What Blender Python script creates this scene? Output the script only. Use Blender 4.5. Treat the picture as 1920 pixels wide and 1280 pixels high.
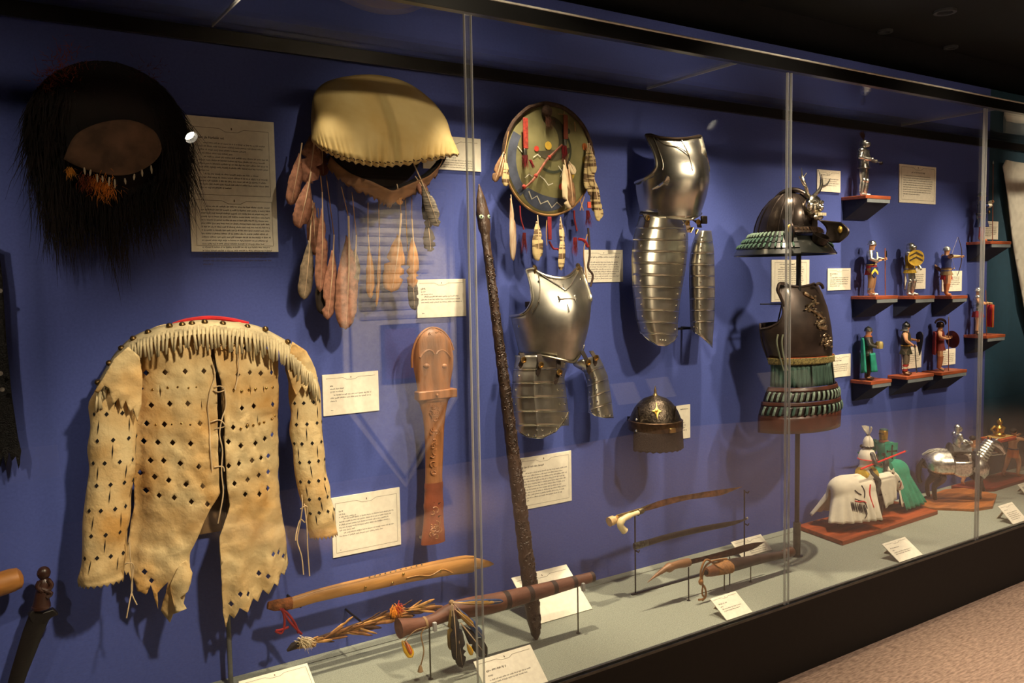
import bpy, bmesh, math, random
from mathutils import Vector as V, Matrix, noise, Quaternion
PI = math.pi
random.seed(7)
S = bpy.context.scene
COL = S.collection
for o in list(bpy.data.objects): bpy.data.objects.remove(o)

# ---------------------------------------------------------------- camera
CAM = V((0, -2.8273, 1.6)); FPX = 1601.68
RIGHT = V((0.8337137, -0.5519174, -0.0175678)); DOWN = V((-0.0544344, -0.0504846, -0.9972403)); FWD = V((0.5495073, 0.8323692, -0.0721330))
cd = bpy.data.cameras.new('camera'); cam = bpy.data.objects.new('camera', cd); COL.objects.link(cam)
cd.sensor_width = 36; cd.lens = FPX/1920*36; cd.clip_start = .05
cam.matrix_world = Matrix(((RIGHT.x, -DOWN.x, -FWD.x, CAM.x), (RIGHT.y, -DOWN.y, -FWD.y, CAM.y), (RIGHT.z, -DOWN.z, -FWD.z, CAM.z), (0, 0, 0, 1)))
S.camera = cam
# ---------------------------------------------------------------- exposure, world
vs = S.view_settings
vs.view_transform = 'Standard'; vs.look = 'None'; vs.gamma = 1; vs.use_curve_mapping = False; vs.exposure = 0.0
wd = bpy.data.worlds.new('gallery_dark'); S.world = wd; wd.use_nodes = True
wd.node_tree.nodes['Background'].inputs[0].default_value = (.55, .6, .8, 1); wd.node_tree.nodes['Background'].inputs[1].default_value = .012
WARM = (1.0, .83, .58)
def spot(name, loc, aim, watts, deg, blend=.6, size=.03, col=WARM):
    l = bpy.data.lights.new(name, 'SPOT'); l.energy = watts; l.spot_size = math.radians(deg); l.spot_blend = blend; l.shadow_soft_size = size; l.color = col
    o = bpy.data.objects.new(name, l); COL.objects.link(o); o.location = loc
    o.rotation_euler = (V(aim)-V(loc)).to_track_quat('-Z', 'Y').to_euler()
    return o
# track spots lighting the case, and fill spots added to brighten single exhibits
CASE_LIGHTS = [  # x, y, z, aim x, aim y, aim z, watts, cone, radius
    (-.95, -2.25, 2.9, -.50, -.02, 1.45, 150, 42, .07),
    (1.10, -2.30, 2.9, .80, -.10, .80, 330, 34, .07),
    (1.90, -2.25, 2.9, 1.85, -.05, 1.22, 175, 41, .07),
    (2.70, -2.25, 2.9, 2.60, -.05, 1.48, 205, 42, .07),
    (3.80, -2.25, 2.9, 3.65, -.05, 1.36, 215, 42, .07),
    (4.70, -2.25, 2.9, 4.60, -.05, 1.30, 195, 41, .07),
    (6.60, -1.9, 2.9, 6.3, -.05, 1.9, 260, 46, .05),  # added fill to brighten the pale cloth at far right
    (5.00, -2.2, 2.9, 5.25, -.1, 1.45, 120, 26, .05),  # added fill to lift the far-right shelf figures
    (-.35, -1.9, 2.85, .18, -.1, 1.95, 26, 26, .06),  # weak fill added for the dark fur shield
    (1.45, -2.7, 2.9, 1.40, -.1, 1.98, 120, 22, .05),  # narrow fill added for the cream hide shield
    # steep ones straight above the deck
    (.85, -.42, 2.92, .85, -.36, .3, 130, 42, .025),
    (1.75, -.42, 2.92, 1.75, -.30, .3, 230, 52, .025),
    (2.85, -.42, 2.92, 2.85, -.30, .3, 235, 54, .025),
    (3.95, -.42, 2.92, 3.95, -.30, .3, 225, 54, .025),
    (5.05, -.42, 2.92, 4.95, -.30, .3, 140, 48, .025),
]
for (x, y, z, ax, ay, az, w, dg, rr) in CASE_LIGHTS: spot('track_or_fill_spot', (x, y, z), (ax, ay, az), w, dg, .7, rr)
# room downlights on the carpet
for (x, y, w) in ((2.6, -2.3, 80), (4.3, -2.3, 190), (6.3, -2.6, 210), (8.3, -2.4, 150), (5.2, -4.3, 100), (7.6, -4.2, 80), (3.2, -4.2, 50)):
    spot('downlight', (x, y, 2.92), (x, y-.15, 0), w, 95, .8, .06, (1, .84, .68))

spot('track_or_fill_spot', (2.42, -2.5, 2.92), (2.42, -3.45, 1.25), 700, 40, .6, .04)  # unseen fill added to brighten the banner mirrored in the glass
# ---------------------------------------------------------------- helpers: view geometry
def W(x, y, d=0.0):
    "point on the plane d metres in front of the back wall seen at photo pixel x, y"
    v = RIGHT*((x-960)/FPX) + DOWN*((y-640)/FPX) + FWD
    return CAM + v*((-d-CAM.y)/v.y)
DECK = .2965
def Zp(x, y, z=DECK):
    v = RIGHT*((x-960)/FPX) + DOWN*((y-640)/FPX) + FWD
    return CAM + v*((z-CAM.z)/v.z)
def proj(p):
    d = V(p)-CAM; f = d.dot(FWD); return (960+d.dot(RIGHT)/f*FPX, 640+d.dot(DOWN)/f*FPX)
def Xp(x, y, xw):
    v = RIGHT*((x-960)/FPX) + DOWN*((y-640)/FPX) + FWD
    return CAM + v*((xw-CAM.x)/v.x)
# ---------------------------------------------------------------- materials
def lin(c): return tuple(((u/255)/12.92 if u/255 <= .04045 else ((u/255+.055)/1.055)**2.4) for u in c)
MATS = {}
def mat(name, col, rough=.6, metal=0., var=.12, scale=25., bump=0., bscale=None, col2=None, stretch=None, spec=.5, coat=0., sheen=0., detail=4., lo=.35, hi=.65, aniso=0., wave=None):
    if name in MATS: return MATS[name]
    m = bpy.data.materials.new(name); m.use_nodes = True; MATS[name] = m
    nt = m.node_tree; N = nt.nodes; L = nt.links; b = N['Principled BSDF']
    c = lin(col)
    b.inputs['Roughness'].default_value = rough; b.inputs['Metallic'].default_value = metal
    b.inputs['Specular IOR Level'].default_value = spec
    if coat: b.inputs['Coat Weight'].default_value = coat; b.inputs['Coat Roughness'].default_value = .15
    if sheen: b.inputs['Sheen Weight'].default_value = sheen
    tc = N.new('ShaderNodeTexCoord'); mp = N.new('ShaderNodeMapping'); L.new(tc.outputs['Object'], mp.inputs[0])
    if stretch: mp.inputs['Scale'].default_value = stretch
    nz = N.new('ShaderNodeTexNoise'); nz.inputs['Scale'].default_value = scale; nz.inputs['Detail'].default_value = detail; L.new(mp.outputs[0], nz.inputs['Vector'])
    rp = N.new('ShaderNodeValToRGB'); rp.color_ramp.elements[0].position = lo; rp.color_ramp.elements[1].position = hi
    c2 = lin(col2) if col2 else tuple(min(1, u*(1+2*var)) for u in c)
    c1 = c if col2 else tuple(u*(1-var) for u in c)
    rp.color_ramp.elements[0].color = (*c1, 1); rp.color_ramp.elements[1].color = (*c2, 1)
    L.new(nz.outputs['Fac'], rp.inputs[0]); L.new(rp.outputs[0], b.inputs['Base Color'])
    if bump:
        nb = N.new('ShaderNodeTexNoise'); nb.inputs['Scale'].default_value = bscale or scale*3; nb.inputs['Detail'].default_value = 3; L.new(mp.outputs[0], nb.inputs['Vector'])
        bp = N.new('ShaderNodeBump'); bp.inputs['Strength'].default_value = bump; bp.inputs['Distance'].default_value = .004
        L.new(nb.outputs['Fac'], bp.inputs['Height']); L.new(bp.outputs[0], b.inputs['Normal'])
    if aniso: b.inputs['Anisotropic'].default_value = aniso
    return m
def glass_mat(name, f0=.045, tint=(1, 1, 1), haze=0., rough=.0):
    m = bpy.data.materials.new(name); m.use_nodes = True; nt = m.node_tree; N = nt.nodes; L = nt.links
    N.remove(N['Principled BSDF']); out = N['Material Output']
    tr = N.new('ShaderNodeBsdfTransparent'); tr.inputs[0].default_value = (*tint, 1)
    gl = N.new('ShaderNodeBsdfGlossy'); gl.inputs['Roughness'].default_value = rough; gl.inputs[0].default_value = (1, 1, 1, 1)
    ge = N.new('ShaderNodeNewGeometry'); dt = N.new('ShaderNodeVectorMath'); dt.operation = 'DOT_PRODUCT'
    L.new(ge.outputs['Incoming'], dt.inputs[0]); L.new(ge.outputs['Normal'], dt.inputs[1])
    ab = N.new('ShaderNodeMath'); ab.operation = 'ABSOLUTE'; L.new(dt.outputs['Value'], ab.inputs[0])
    om = N.new('ShaderNodeMath'); om.operation = 'SUBTRACT'; om.inputs[0].default_value = 1; L.new(ab.outputs[0], om.inputs[1])
    pw = N.new('ShaderNodeMath'); pw.operation = 'POWER'; L.new(om.outputs[0], pw.inputs[0]); pw.inputs[1].default_value = 5
    ma = N.new('ShaderNodeMath'); ma.operation = 'MULTIPLY_ADD'; L.new(pw.outputs[0], ma.inputs[0]); ma.inputs[1].default_value = 1-f0; ma.inputs[2].default_value = f0
    mx = N.new('ShaderNodeMixShader'); L.new(ma.outputs[0], mx.inputs[0]); L.new(tr.outputs[0], mx.inputs[1]); L.new(gl.outputs[0], mx.inputs[2])
    last = mx
    if haze:
        df = N.new('ShaderNodeBsdfDiffuse'); df.inputs[0].default_value = (.8, .8, .8, 1)
        tl = N.new('ShaderNodeBsdfTranslucent'); tl.inputs[0].default_value = (.8, .8, .8, 1)
        ad = N.new('ShaderNodeMixShader'); ad.inputs[0].default_value = .5; L.new(df.outputs[0], ad.inputs[1]); L.new(tl.outputs[0], ad.inputs[2])
        m2 = N.new('ShaderNodeMixShader'); m2.inputs[0].default_value = haze; L.new(mx.outputs[0], m2.inputs[1]); L.new(ad.outputs[0], m2.inputs[2]); last = m2
    L.new(last.outputs[0], out.inputs['Surface'])
    MATS[name] = m
    return m
# ---------------------------------------------------------------- mesh builder
class MB:
    def __init__(s): s.v = []; s.f = []
    def add(s, vs, fs):
        n = len(s.v); s.v += [V(p) for p in vs]; s.f += [tuple(i+n for i in f) for f in fs]; return n
    def box(s, c, d, rot=None):
        x, y, z = d[0]/2, d[1]/2, d[2]/2; c = V(c)
        ps = [V((i, j, k)) for i in (-x, x) for j in (-y, y) for k in (-z, z)]
        if rot is not None: ps = [rot @ p for p in ps]
        s.add([c+p for p in ps], [(0, 1, 3, 2), (4, 6, 7, 5), (0, 4, 5, 1), (2, 3, 7, 6), (0, 2, 6, 4), (1, 5, 7, 3)]); return s
    def bbox(s, a, b): return s.box([(a[i]+b[i])/2 for i in range(3)], [abs(b[i]-a[i]) for i in range(3)])
    def loft(s, rings, cap=True, closed=True):
        n = len(rings[0]); base = len(s.v)
        for r in rings: s.v += [V(p) for p in r]
        for i in range(len(rings)-1):
            for j in range(n if closed else n-1):
                a = base+i*n+j; b = base+i*n+(j+1) % n
                s.f.append((a, b, b+n, a+n))
        if cap and closed:
            s.f.append(tuple(base+j for j in reversed(range(n)))); s.f.append(tuple(base+(len(rings)-1)*n+j for j in range(n)))
        return s
    def tube(s, pts, r, n=8, cap=True, flat=1.0, up=None):
        pts = [V(p) for p in pts]; m = len(pts); rings = []; pu = V(up) if up else None
        for i, p in enumerate(pts):
            t = (pts[min(i+1, m-1)]-pts[max(i-1, 0)]); t = t.normalized() if t.length > 1e-9 else V((0, 0, 1))
            if pu is None: pu = V((0, 0, 1)) if abs(t.z) < .9 else V((1, 0, 0))
            a = pu - t*pu.dot(t); a = a.normalized() if a.length > 1e-6 else t.orthogonal().normalized(); pu = a; b = t.cross(a)
            rr = r[i] if isinstance(r, (list, tuple)) else r
            rings.append([p + a*(math.sin(2*PI*k/n)*rr*flat) + b*(math.cos(2*PI*k/n)*rr) for k in range(n)])
        return s.loft(rings, cap)
    def lathe(s, prof, n=20, c=(0, 0, 0), axis=(0, 0, 1), sx=1., sy=1., a0=0., a1=2*PI):
        q = V((0, 0, 1)).rotation_difference(V(axis)); c = V(c); full = abs(a1-a0-2*PI) < 1e-6
        k = n if full else n+1
        rings = [[c + q @ V((r*math.cos(a0+(a1-a0)*j/n)*sx, r*math.sin(a0+(a1-a0)*j/n)*sy, z)) for j in range(k)] for r, z in prof]
        return s.loft(rings, cap=full, closed=full)
    def ball(s, c, r, n=10, m=7, rot=None):
        r = V((r, r, r)) if isinstance(r, (int, float)) else V(r); c = V(c)
        rings = []
        for i in range(m+1):
            a = -PI/2+PI*i/m; ca = max(math.cos(a), .02)
            ring = [V((r.x*ca*math.cos(2*PI*j/n), r.y*ca*math.sin(2*PI*j/n), r.z*math.sin(a))) for j in range(n)]
            rings.append([c+(rot @ p if rot is not None else p) for p in ring])
        return s.loft(rings)
    def prism(s, outline, f, b):
        "outline: list of 2D points; f(p)->front 3D, b(p)->back 3D"
        n = len(outline); base = len(s.v)
        s.v += [V(f(p)) for p in outline] + [V(b(p)) for p in outline]
        s.f.append(tuple(base+i for i in range(n))); s.f.append(tuple(base+n+i for i in reversed(range(n))))
        for i in range(n): j = (i+1) % n; s.f.append((base+i, base+n+i, base+n+j, base+j))
        return s
    def grid(s, fn, nu, nv, thick=0., mask=None):
        "fn(u,v)->point; optional thickness along the surface normal"
        P = [[V(fn(i/nu, j/nv)) for j in range(nv+1)] for i in range(nu+1)]
        base = len(s.v); w = nv+1
        for r in P: s.v += r
        fs = [(i, j) for i in range(nu) for j in range(nv) if mask is None or mask((i+.5)/nu, (j+.5)/nv)]
        for i, j in fs: s.f.append((base+i*w+j, base+(i+1)*w+j, base+(i+1)*w+j+1, base+i*w+j+1))
        return s
    def tf(s, M):
        s.v = [M @ p for p in s.v]; return s
def obj(name, mb, m, parent=None, smooth=True, world=None, bevel=0., sub=0, solid=0., label=None, kind=None, angle=40):
    me = bpy.data.meshes.new(name)
    off = V(world) if world is not None else V((0, 0, 0))
    me.from_pydata([tuple(p-off) for p in mb.v], [], mb.f); me.update()
    bm = bmesh.new(); bm.from_mesh(me)
    bmesh.ops.remove_doubles(bm, verts=bm.verts, dist=1e-6)
    loose = [v for v in bm.verts if not v.link_faces]
    if loose: bmesh.ops.delete(bm, geom=loose, context='VERTS')
    bmesh.ops.recalc_face_normals(bm, faces=bm.faces); bm.to_mesh(me); bm.free()
    if m: me.materials.append(m)
    if smooth:
        for p in me.polygons: p.use_smooth = True
        try: me.set_sharp_from_angle(angle=math.radians(angle))
        except Exception: pass
    o = bpy.data.objects.new(name, me); COL.objects.link(o)
    if solid: md = o.modifiers.new('solid', 'SOLIDIFY'); md.thickness = abs(solid); md.offset = 0 if solid > 0 else -1
    if bevel: md = o.modifiers.new('bevel', 'BEVEL'); md.width = bevel; md.segments = 2; md.limit_method = 'ANGLE'
    if sub: md = o.modifiers.new('sub', 'SUBSURF'); md.levels = sub; md.render_levels = sub
    if parent is not None: o.parent = parent
    if label: o['label'] = label
    if kind: o['kind'] = kind
    return o
def thing(name, label, cat, loc=(0, 0, 0), rotz=0., group=None):
    o = bpy.data.objects.new(name, None); COL.objects.link(o); o.empty_display_size = .05
    o.location = loc; o.rotation_euler = (0, 0, rotz); o['label'] = label; o['category'] = cat
    if group: o['group'] = group
    return o
def tag(o, label, cat, group=None):
    o['label'] = label; o['category'] = cat
    if group: o['group'] = group
    return o
def struct(name, mb, m, parent=None, **k):
    o = obj(name, mb, m, parent, smooth=False, **k)
    if parent is None: o['kind'] = 'structure'
    return o
def nz(p, s=1.0): return noise.noise(V(p)*s)
def lerp(a, b, t): return a+(b-a)*t
def interp(tab, t):
    "piecewise linear table [(t, val...)]"
    if t <= tab[0][0]: return tab[0][1]
    for (a, va), (b, vb) in zip(tab, tab[1:]):
        if t <= b: return va+(vb-va)*((t-a)/(b-a))
    return tab[-1][1]
def smoothpath(pts, n=4):
    "catmull-rom through points"
    pts = [V(p) for p in pts]; out = []
    for i in range(len(pts)-1):
        p0 = pts[max(i-1, 0)]; p1 = pts[i]; p2 = pts[i+1]; p3 = pts[min(i+2, len(pts)-1)]
        for k in range(n):
            t = k/n
            out.append(.5*((2*p1)+(p2-p0)*t+(2*p0-5*p1+4*p2-p3)*t*t+(3*p1-p0-3*p2+p3)*t**3))
    out.append(pts[-1]); return out

# ---------------------------------------------------------------- the setting
GLASS_Y = -.6614
M_wall = mat('blue_wall_paint', (70, 84, 157), .75, var=.05, scale=120, bump=.08, bscale=400)
M_deck = mat('grey_deck_carpet', (142, 147, 134), .95, var=.16, scale=260, bump=.25, bscale=600)
M_black = mat('black_plinth', (15, 12, 11), .7, var=.2, scale=40)
M_hdr = mat('black_header_metal', (8, 8, 9), .28, var=.15, scale=30, spec=.6)
M_ceil = mat('black_ceiling', (4, 4, 7), .9, var=.3, scale=6)
M_dark = mat('dark_far_wall', (20, 18, 22), .85)
M_teal = mat('teal_end_wall', (20, 62, 84), .8, var=.05)
def carpet_mat():
    m = mat('beige_carpet', (162, 132, 112), .97, var=.0, scale=70, col2=(220, 186, 162), lo=.32, hi=.66, bump=.8, bscale=110, stretch=(.4, 1.7, 1), detail=6)
    return m
M_carpet = carpet_mat()
M_glass = glass_mat('clear_glass')
M_glass_top = glass_mat('case_top_glass', f0=.05)
M_edge = glass_mat('acrylic_edge', f0=.06, tint=(.94, .96, .95), haze=.04, rough=.05)
M_edge2 = glass_mat('frosted_acrylic_edge', f0=.06, tint=(.9, .9, .88), haze=.42, rough=.3)

XL, XR = -2.2, 9.5
struct('floor', MB().bbox((XL-1, -7.5, -.08), (13, 0, 0)), M_carpet)
struct('wall_back', MB().bbox((XL, 0, 0), (5.43, .12, 2.717)), M_wall)
struct('wall_back_end', MB().bbox((5.43, 0, 0), (XR+3.5, .12, 2.717)), M_teal)
struct('ceiling', MB().bbox((XL-1, -7.5, 2.95), (13, .2, 3.05)), M_ceil)

struct('wall_back_upper', MB().bbox((XL-1, .14, 2.6), (13, .2, 2.95)), M_dark)
struct('wall_left', MB().bbox((XL-.1, -7.5, 0), (XL, -.9, 2.95)), M_dark)
struct('wall_right', MB().bbox((13, -7.5, 0), (13.1, 0, 2.95)), M_dark)
struct('wall_front', MB().bbox((XL-.1, -7.6, 0), (13, -7.5, 2.95)), M_dark)
# plinth with carpeted deck
struct('trim_plinth', MB().bbox((XL, GLASS_Y-.012, 0), (XR, -.001, DECK-.006)), M_black)
mbd = MB().bbox((XL, GLASS_Y+.02, DECK-.006), (XR, -.055, DECK)).bbox((XL, -.05, DECK-.006), (XR, -.001, DECK))
struct('trim_deck', mbd, M_deck)
struct('trim_glass_channel', MB().bbox((XL, GLASS_Y-.012, DECK-.006), (XR, GLASS_Y-.008, DECK+.004)).bbox((XL, GLASS_Y+.009, DECK-.006), (XR, GLASS_Y+.02, DECK+.003)), mat('steel_glass_channel', (96, 96, 92), .4, .8))
# header rails front and back, carrying the glass top
hd = MB().bbox((XL, GLASS_Y-.014, 2.366), (XR, GLASS_Y+.014, 2.4145))
struct('trim_header_front', hd, M_hdr, bevel=.0015)
struct('trim_header_highlight', MB().tube([(XL, GLASS_Y-.0145, 2.4145), (XR, GLASS_Y-.0145, 2.4145)], .0036, 8), mat('edge_highlight_pale', (236, 232, 222), .38, .55))  # pale strip added to imitate the highlight on the header's top edge
struct('trim_header_rear', MB().bbox((XL, -.018, 2.361), (XR, -.001, 2.407)), M_hdr, bevel=.0015)
JOINTS = [-.12, 1.294, 2.708, 4.114, 5.52, 6.93, 8.34]
edges = [XL]+JOINTS+[XR]
k = 0
for a, b in zip(edges, edges[1:]):
    k += 1
    struct('window_%d' % k, MB().bbox((a+.012, GLASS_Y-.006, DECK-.004), (b-.012, GLASS_Y+.006, 2.368)), M_glass)
TOPJ = [.745, 2.575, 4.46, 6.3, 8.1]
edges = [XL]+TOPJ+[XR]
for a, b in zip(edges, edges[1:]):
    k += 1
    struct('window_%d' % k, MB().bbox((a+.003, GLASS_Y+.012, 2.4095), (b-.003, -.003, 2.4185)), M_glass_top)
    if b < XR: struct('trim_seam_%d' % k, MB().bbox((b-.002, GLASS_Y+.014, 2.4090), (b+.002, -.02, 2.4190)), M_edge2)
for i, x in enumerate(JOINTS):
    o = struct('trim_post_%d' % (i+1), MB().bbox((x-.0100, GLASS_Y-.005, DECK+.002), (x+.0100, GLASS_Y+.008, 2.362)), M_edge, bevel=.002)
    for dx in (-.0112, .0112):
        struct('pane_edge', MB().bbox((x+dx-.0012, GLASS_Y-.0062, DECK+.002), (x+dx+.0012, GLASS_Y+.0030, 2.362)), M_edge2, parent=o)
# recessed ceiling fittings
for (px, py, r) in ((1772, 20, .055), (1660, 57, .040), (1783, 87, .040)):
    c = Zp(px, py, 2.95)
    t = thing('recessed_downlight', {1772: 'large unlit recessed ceiling fitting at top right', 1660: 'small recessed ceiling fitting left of the larger one', 1783: 'small recessed ceiling fitting below the larger one'}[px], 'ceiling light', c)
    obj('trim_ring', MB().lathe([(r*.7, 0), (r*.7, -.012), (r, -.012), (r, 0)], 24), mat('dull_grey_ring', (70, 70, 74), .6), t)
    obj('reflector', MB().lathe([(r*.68, -.002), (.001, -.001)], 20), mat('dull_reflector', (26, 26, 30), .5), t)
# ---------------------------------------------------------------- printed cards
M_card = mat('cream_card', (250, 242, 222), .85, var=.03, scale=60)
M_card_edge = mat('card_foam_edge', (206, 190, 160), .9)
M_ink = mat('printed_ink', (74, 62, 46), .9, var=.1)
M_ink_soft = mat('printed_rule', (120, 104, 80), .9, var=.1)
R_ = random.Random(3)
def text_row(mb, x, z, w, h, y, bold=1.0, fill=1.0):
    "a row of print: words made of letter strokes"
    cx = x; end = x+w*fill
    while cx < end-h:
        n = R_.randint(2, 9)
        for k in range(n):
            lw = h*R_.uniform(.34, .62)
            if cx+lw > end: break
            tall = R_.random() < .28; drop = R_.random() < .1
            z0 = z-(h*.32 if drop else 0); z1 = z+(h if tall else h*.66)
            if R_.random() < .45:
                mb.add([(cx, y, z0), (cx+lw*.42, y, z0), (cx+lw*.42, y, z1), (cx, y, z1)], [(0, 1, 2, 3)])
                mb.add([(cx+lw*.42, y, z+h*.44), (cx+lw*.8, y, z+h*.44), (cx+lw*.8, y, z+h*.66), (cx+lw*.42, y, z+h*.66)], [(0, 1, 2, 3)])
            else:
                mb.add([(cx, y, z0), (cx+lw*.78*bold, y, z0), (cx+lw*.78*bold, y, z0+h*.24), (cx, y, z0+h*.24)], [(0, 1, 2, 3)])
                mb.add([(cx+lw*.1, y, z), (cx+lw*.44*bold, y, z), (cx+lw*.44*bold, y, z1), (cx+lw*.1, y, z1)], [(0, 1, 2, 3)])
            cx += lw
        cx += h*.5
def rule_line(mb, pts, y, t):
    for (x0, z0), (x1, z1) in zip(pts, pts[1:]):
        d = V((x1-x0, 0, z1-z0)); n = V((-d.z, 0, d.x)).normalized()*t/2
        a = V((x0, y, z0)); b = V((x1, y, z1)); mb.add([a-n, b-n, b+n, a+n], [(0, 1, 2, 3)])
def header_rule(mb, x0, x1, z, w, y, t, ornament=True):
    c = (x0+x1)/2; dz = w*.035; hw = w*.07
    rule_line(mb, [(x0, z), (c-hw*2, z), (c-hw, z-dz), (c+hw, z-dz), (c+hw*2, z), (x1, z)], y, t)
    if ornament: mb.add([(c-w*.008, y, z-dz*.3), (c+w*.008, y, z-dz*.3), (c+w*.006, y, z+dz*.45), (c-w*.006, y, z+dz*.45)], [(0, 1, 2, 3)])
def card_parts(root, w, h, layout, t=.005):
    "board with top-left at (0,0,0), face at y=-t; layout: list of blocks"
    obj('board', MB().bbox((0, -t, -h), (w, 0, 0)), M_card, root, smooth=False)
    ink = MB(); rl = MB(); y = -t-.0004
    for blk in layout:
        kind = blk[0]
        if kind == 'frame':  # z-top, z-bottom fractions, x inset
            _, zt, zb, ins = blk; x0, x1 = w*ins, w*(1-ins)
            header_rule(rl, x0, x1, -h*zt, w, y, max(.0011, w*.004))
            if zb: rule_line(rl, [(x0, -h*zt), (x0, -h*zb), (x1, -h*zb), (x1, -h*zt)], y, max(.0011, w*.004))
        elif kind == 'rule':
            header_rule(rl, w*blk[2], w*(1-blk[2]), -h*blk[1], w, y, max(.0011, w*.005))
        elif kind == 'base': rule_line(rl, [(w*blk[2], -h*blk[1]), (w*(1-blk[2]), -h*blk[1])], y, max(.001, w*.004))
        elif kind == 'rows':  # x frac, z frac start, width frac, char height, pitch, list of fills (negative = indented)
            _, xf, zf, wf, ch, pitch, fills = blk
            for i, f in enumerate(fills):
                ind = .06*w if f < 0 else 0
                if f: text_row(ink, w*xf+ind, -h*zf-i*pitch-ch, w*wf-ind, ch, y, 1.0, abs(f))
        elif kind == 'head':
            _, xf, zf, wf, ch = blk; text_row(ink, w*xf, -h*zf-ch, w*wf, ch*1.1, y, 1.25)
    obj('printed_text', ink, M_ink, root, smooth=False, kind='stuff')
    if rl.f: obj('printed_rule', rl, M_ink_soft, root, smooth=False)
def wall_card(tl, br, label, layout):
    a = W(*tl, .006); b = W(*br, .006)
    t = thing('text_card', label, 'card', (a.x, -.0015, a.z))
    card_parts(t, b.x-a.x, a.z-b.z, layout); return t
def body(n, last=.6, ind=True):
    l = [R_.uniform(.9, 1) for _ in range(n)]; l[-1] = last
    if ind: l[0] = -l[0]
    return l
STD = lambda rows, zf=.46, ch=.0042, p=.0088, frame=True: [('frame', .1, .9, .05) if frame else ('rule', .14, .06), ('head', .1, .25, .24, ch*1.1), ('rows', .1, .25+.085, .28, ch, p, [.7, 1]), ('rows', .1, zf+.06, .8, ch, p, body(rows))]
big = [('frame', .08, .575, .07), ('head', .12, .145, .32, .0062), ('rows', .12, .185, .8, .0048, .0108, [-.97, .95, .7]),
       ('rows', .12, .262, .8, .0048, .0108, [.5, -1, .95, 1, 1, .14, -.85, .98, .96, 1, .45]),
       ('frame', .617, .955, .06), ('rows', .12, .655, .80, .0048, .0108, [-1, 1, .97, 1, .99, 1, 1, .98, .96, 1, .97, .9, .98, 1, 1, .96, 1, .16])]
wall_card((348, 215), (522, 472), 'large two-frame text card beside the dark shaggy headdress', big)
wall_card((792, 251), (902, 322), 'small card half hidden behind the cream hide shield and glass post', [('rule', .14, .06), ('rows', .2, .4, .72, .0042, .0088, [.55, .5, .5, .5, .94, .96, .9, .93])])
wall_card((781, 524), (874, 592), 'cream card below the feathered shield, left of the glass post', [('rule', .1, .05), ('head', .08, .22, .1, .006), ('rows', .08, .30, .3, .005, .0098, [.4, .8]), ('rows', .08, .43, .84, .005, .0105, [-.94, .95, 1]), ('rows', .09, .87, .06, .004, .01, [1])])
wall_card((604, 703), (711, 769), 'cream card right of the hide shirt, upper of two there', [('rule', .1, .06), ('head', .13, .26, .08, .006), ('rows', .13, .34, .27, .005, .0098, [.97, .95]), ('rows', .13, .49, .74, .005, .0105, [-1, .98, .16]), ('rows', .13, .86, .05, .004, .01, [1])])
wall_card((621, 934), (752, 1020), 'framed text card below the right cuff of the hide shirt', [('frame', .1, .93, .05), ('head', .1, .23, .06, .005), ('rows', .1, .28, .25, .0048, .0098, [.45, .98]), ('rows', .1, .36, .8, .0048, .0102, [-1, .96, .92, .94, .28, -1, .8]), ('rows', .1, .88, .02, .004, .01, [1])])
wall_card((1095, 468), (1168, 528), 'bright card below the right side of the painted feather shield', [('rule', .1, .06), ('head', .1, .2, .8, .0058), ('rows', .1, .27, .05, .005, .01, [.9]), ('rows', .1, .36, .82, .0054, .0098, [.95, .94, .97, 1, .98, .9, .98, .75])])
wall_card((965, 861), (1072, 938), 'framed card behind the carved staff, below the cross-marked breastplate', [('frame', .07, .93, .05), ('head', .12, .17, .42, .0064), ('rows', .12, .24, .08, .005, .01, [.9]), ('rows', .12, .29, .8, .0056, .0113, [-1, .9, 1, .94, .97, .95, .88, .98, .96, .88, .16])])
wall_card((1447, 487), (1517, 563), 'tall card behind the samurai stand pole', [('frame', .06, .95, .08), ('head', .2, .09, .4, .006), ('rows', .16, .16, .7, .0056, .0112, body(12, .8))])
wall_card((1552, 503), (1594.5, 543), 'small card between the samurai cuirass and middle figure shelves', [('rule', .1, .08), ('head', .1, .22, .34, .006), ('rows', .1, .31, .07, .005, .01, [1]), ('rows', .1, .4, .84, .0056, .0108, [.96, .95, .93, .96, .5])])
wall_card((1553, 667), (1594.5, 704), 'small card beside the orange band of the samurai cuirass', [('rule', .12, .08), ('head', .12, .23, .5, .006), ('rows', .12, .34, .08, .005, .01, [1]), ('rows', .1, .42, .84, .0056, .0108, [.97, .9, .92, .9])])
wall_card((1532.5, 317), (1575.5, 361), 'small card left of the silver knight on the top shelf', [('rule', .12, .08), ('head', .1, .2, .45, .006), ('rows', .1, .27, .08, .005, .01, [1]), ('rows', .1, .38, .86, .0056, .0108, [.95, .9, .98, .85, .12])])
wall_card((1687, 307), (1754, 383), 'large square card to the right of the top figure shelf', [('frame', .06, .92, .05), ('head', .32, .17, .38, .0072), ('rows', .1, .27, .84, .0058, .0128, [.9, .9, .98, .95, .95, .94, .94, .9, .55, .03])])
SM = [('head', .1, .14, .5, .006), ('rows', .1, .28, .84, .0056, .011, [.96, .95, .93, .96, .9, .5])]
wall_card((1697, 503), (1735, 541), 'small card behind the yellow-shielded figure', SM)
wall_card((1767, 508), (1803, 545), 'small card behind the archer figure drawing a bow', SM)
wall_card((1692, 652), (1727, 688), 'small card behind the figure with the black kite shield', SM)
wall_card((1760, 656), (1791, 682), 'small card behind the figure with the round maroon shield', SM)
wall_card((1845, 414), (1871, 449), 'narrow card behind the blue pikeman at far right', SM)
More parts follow.
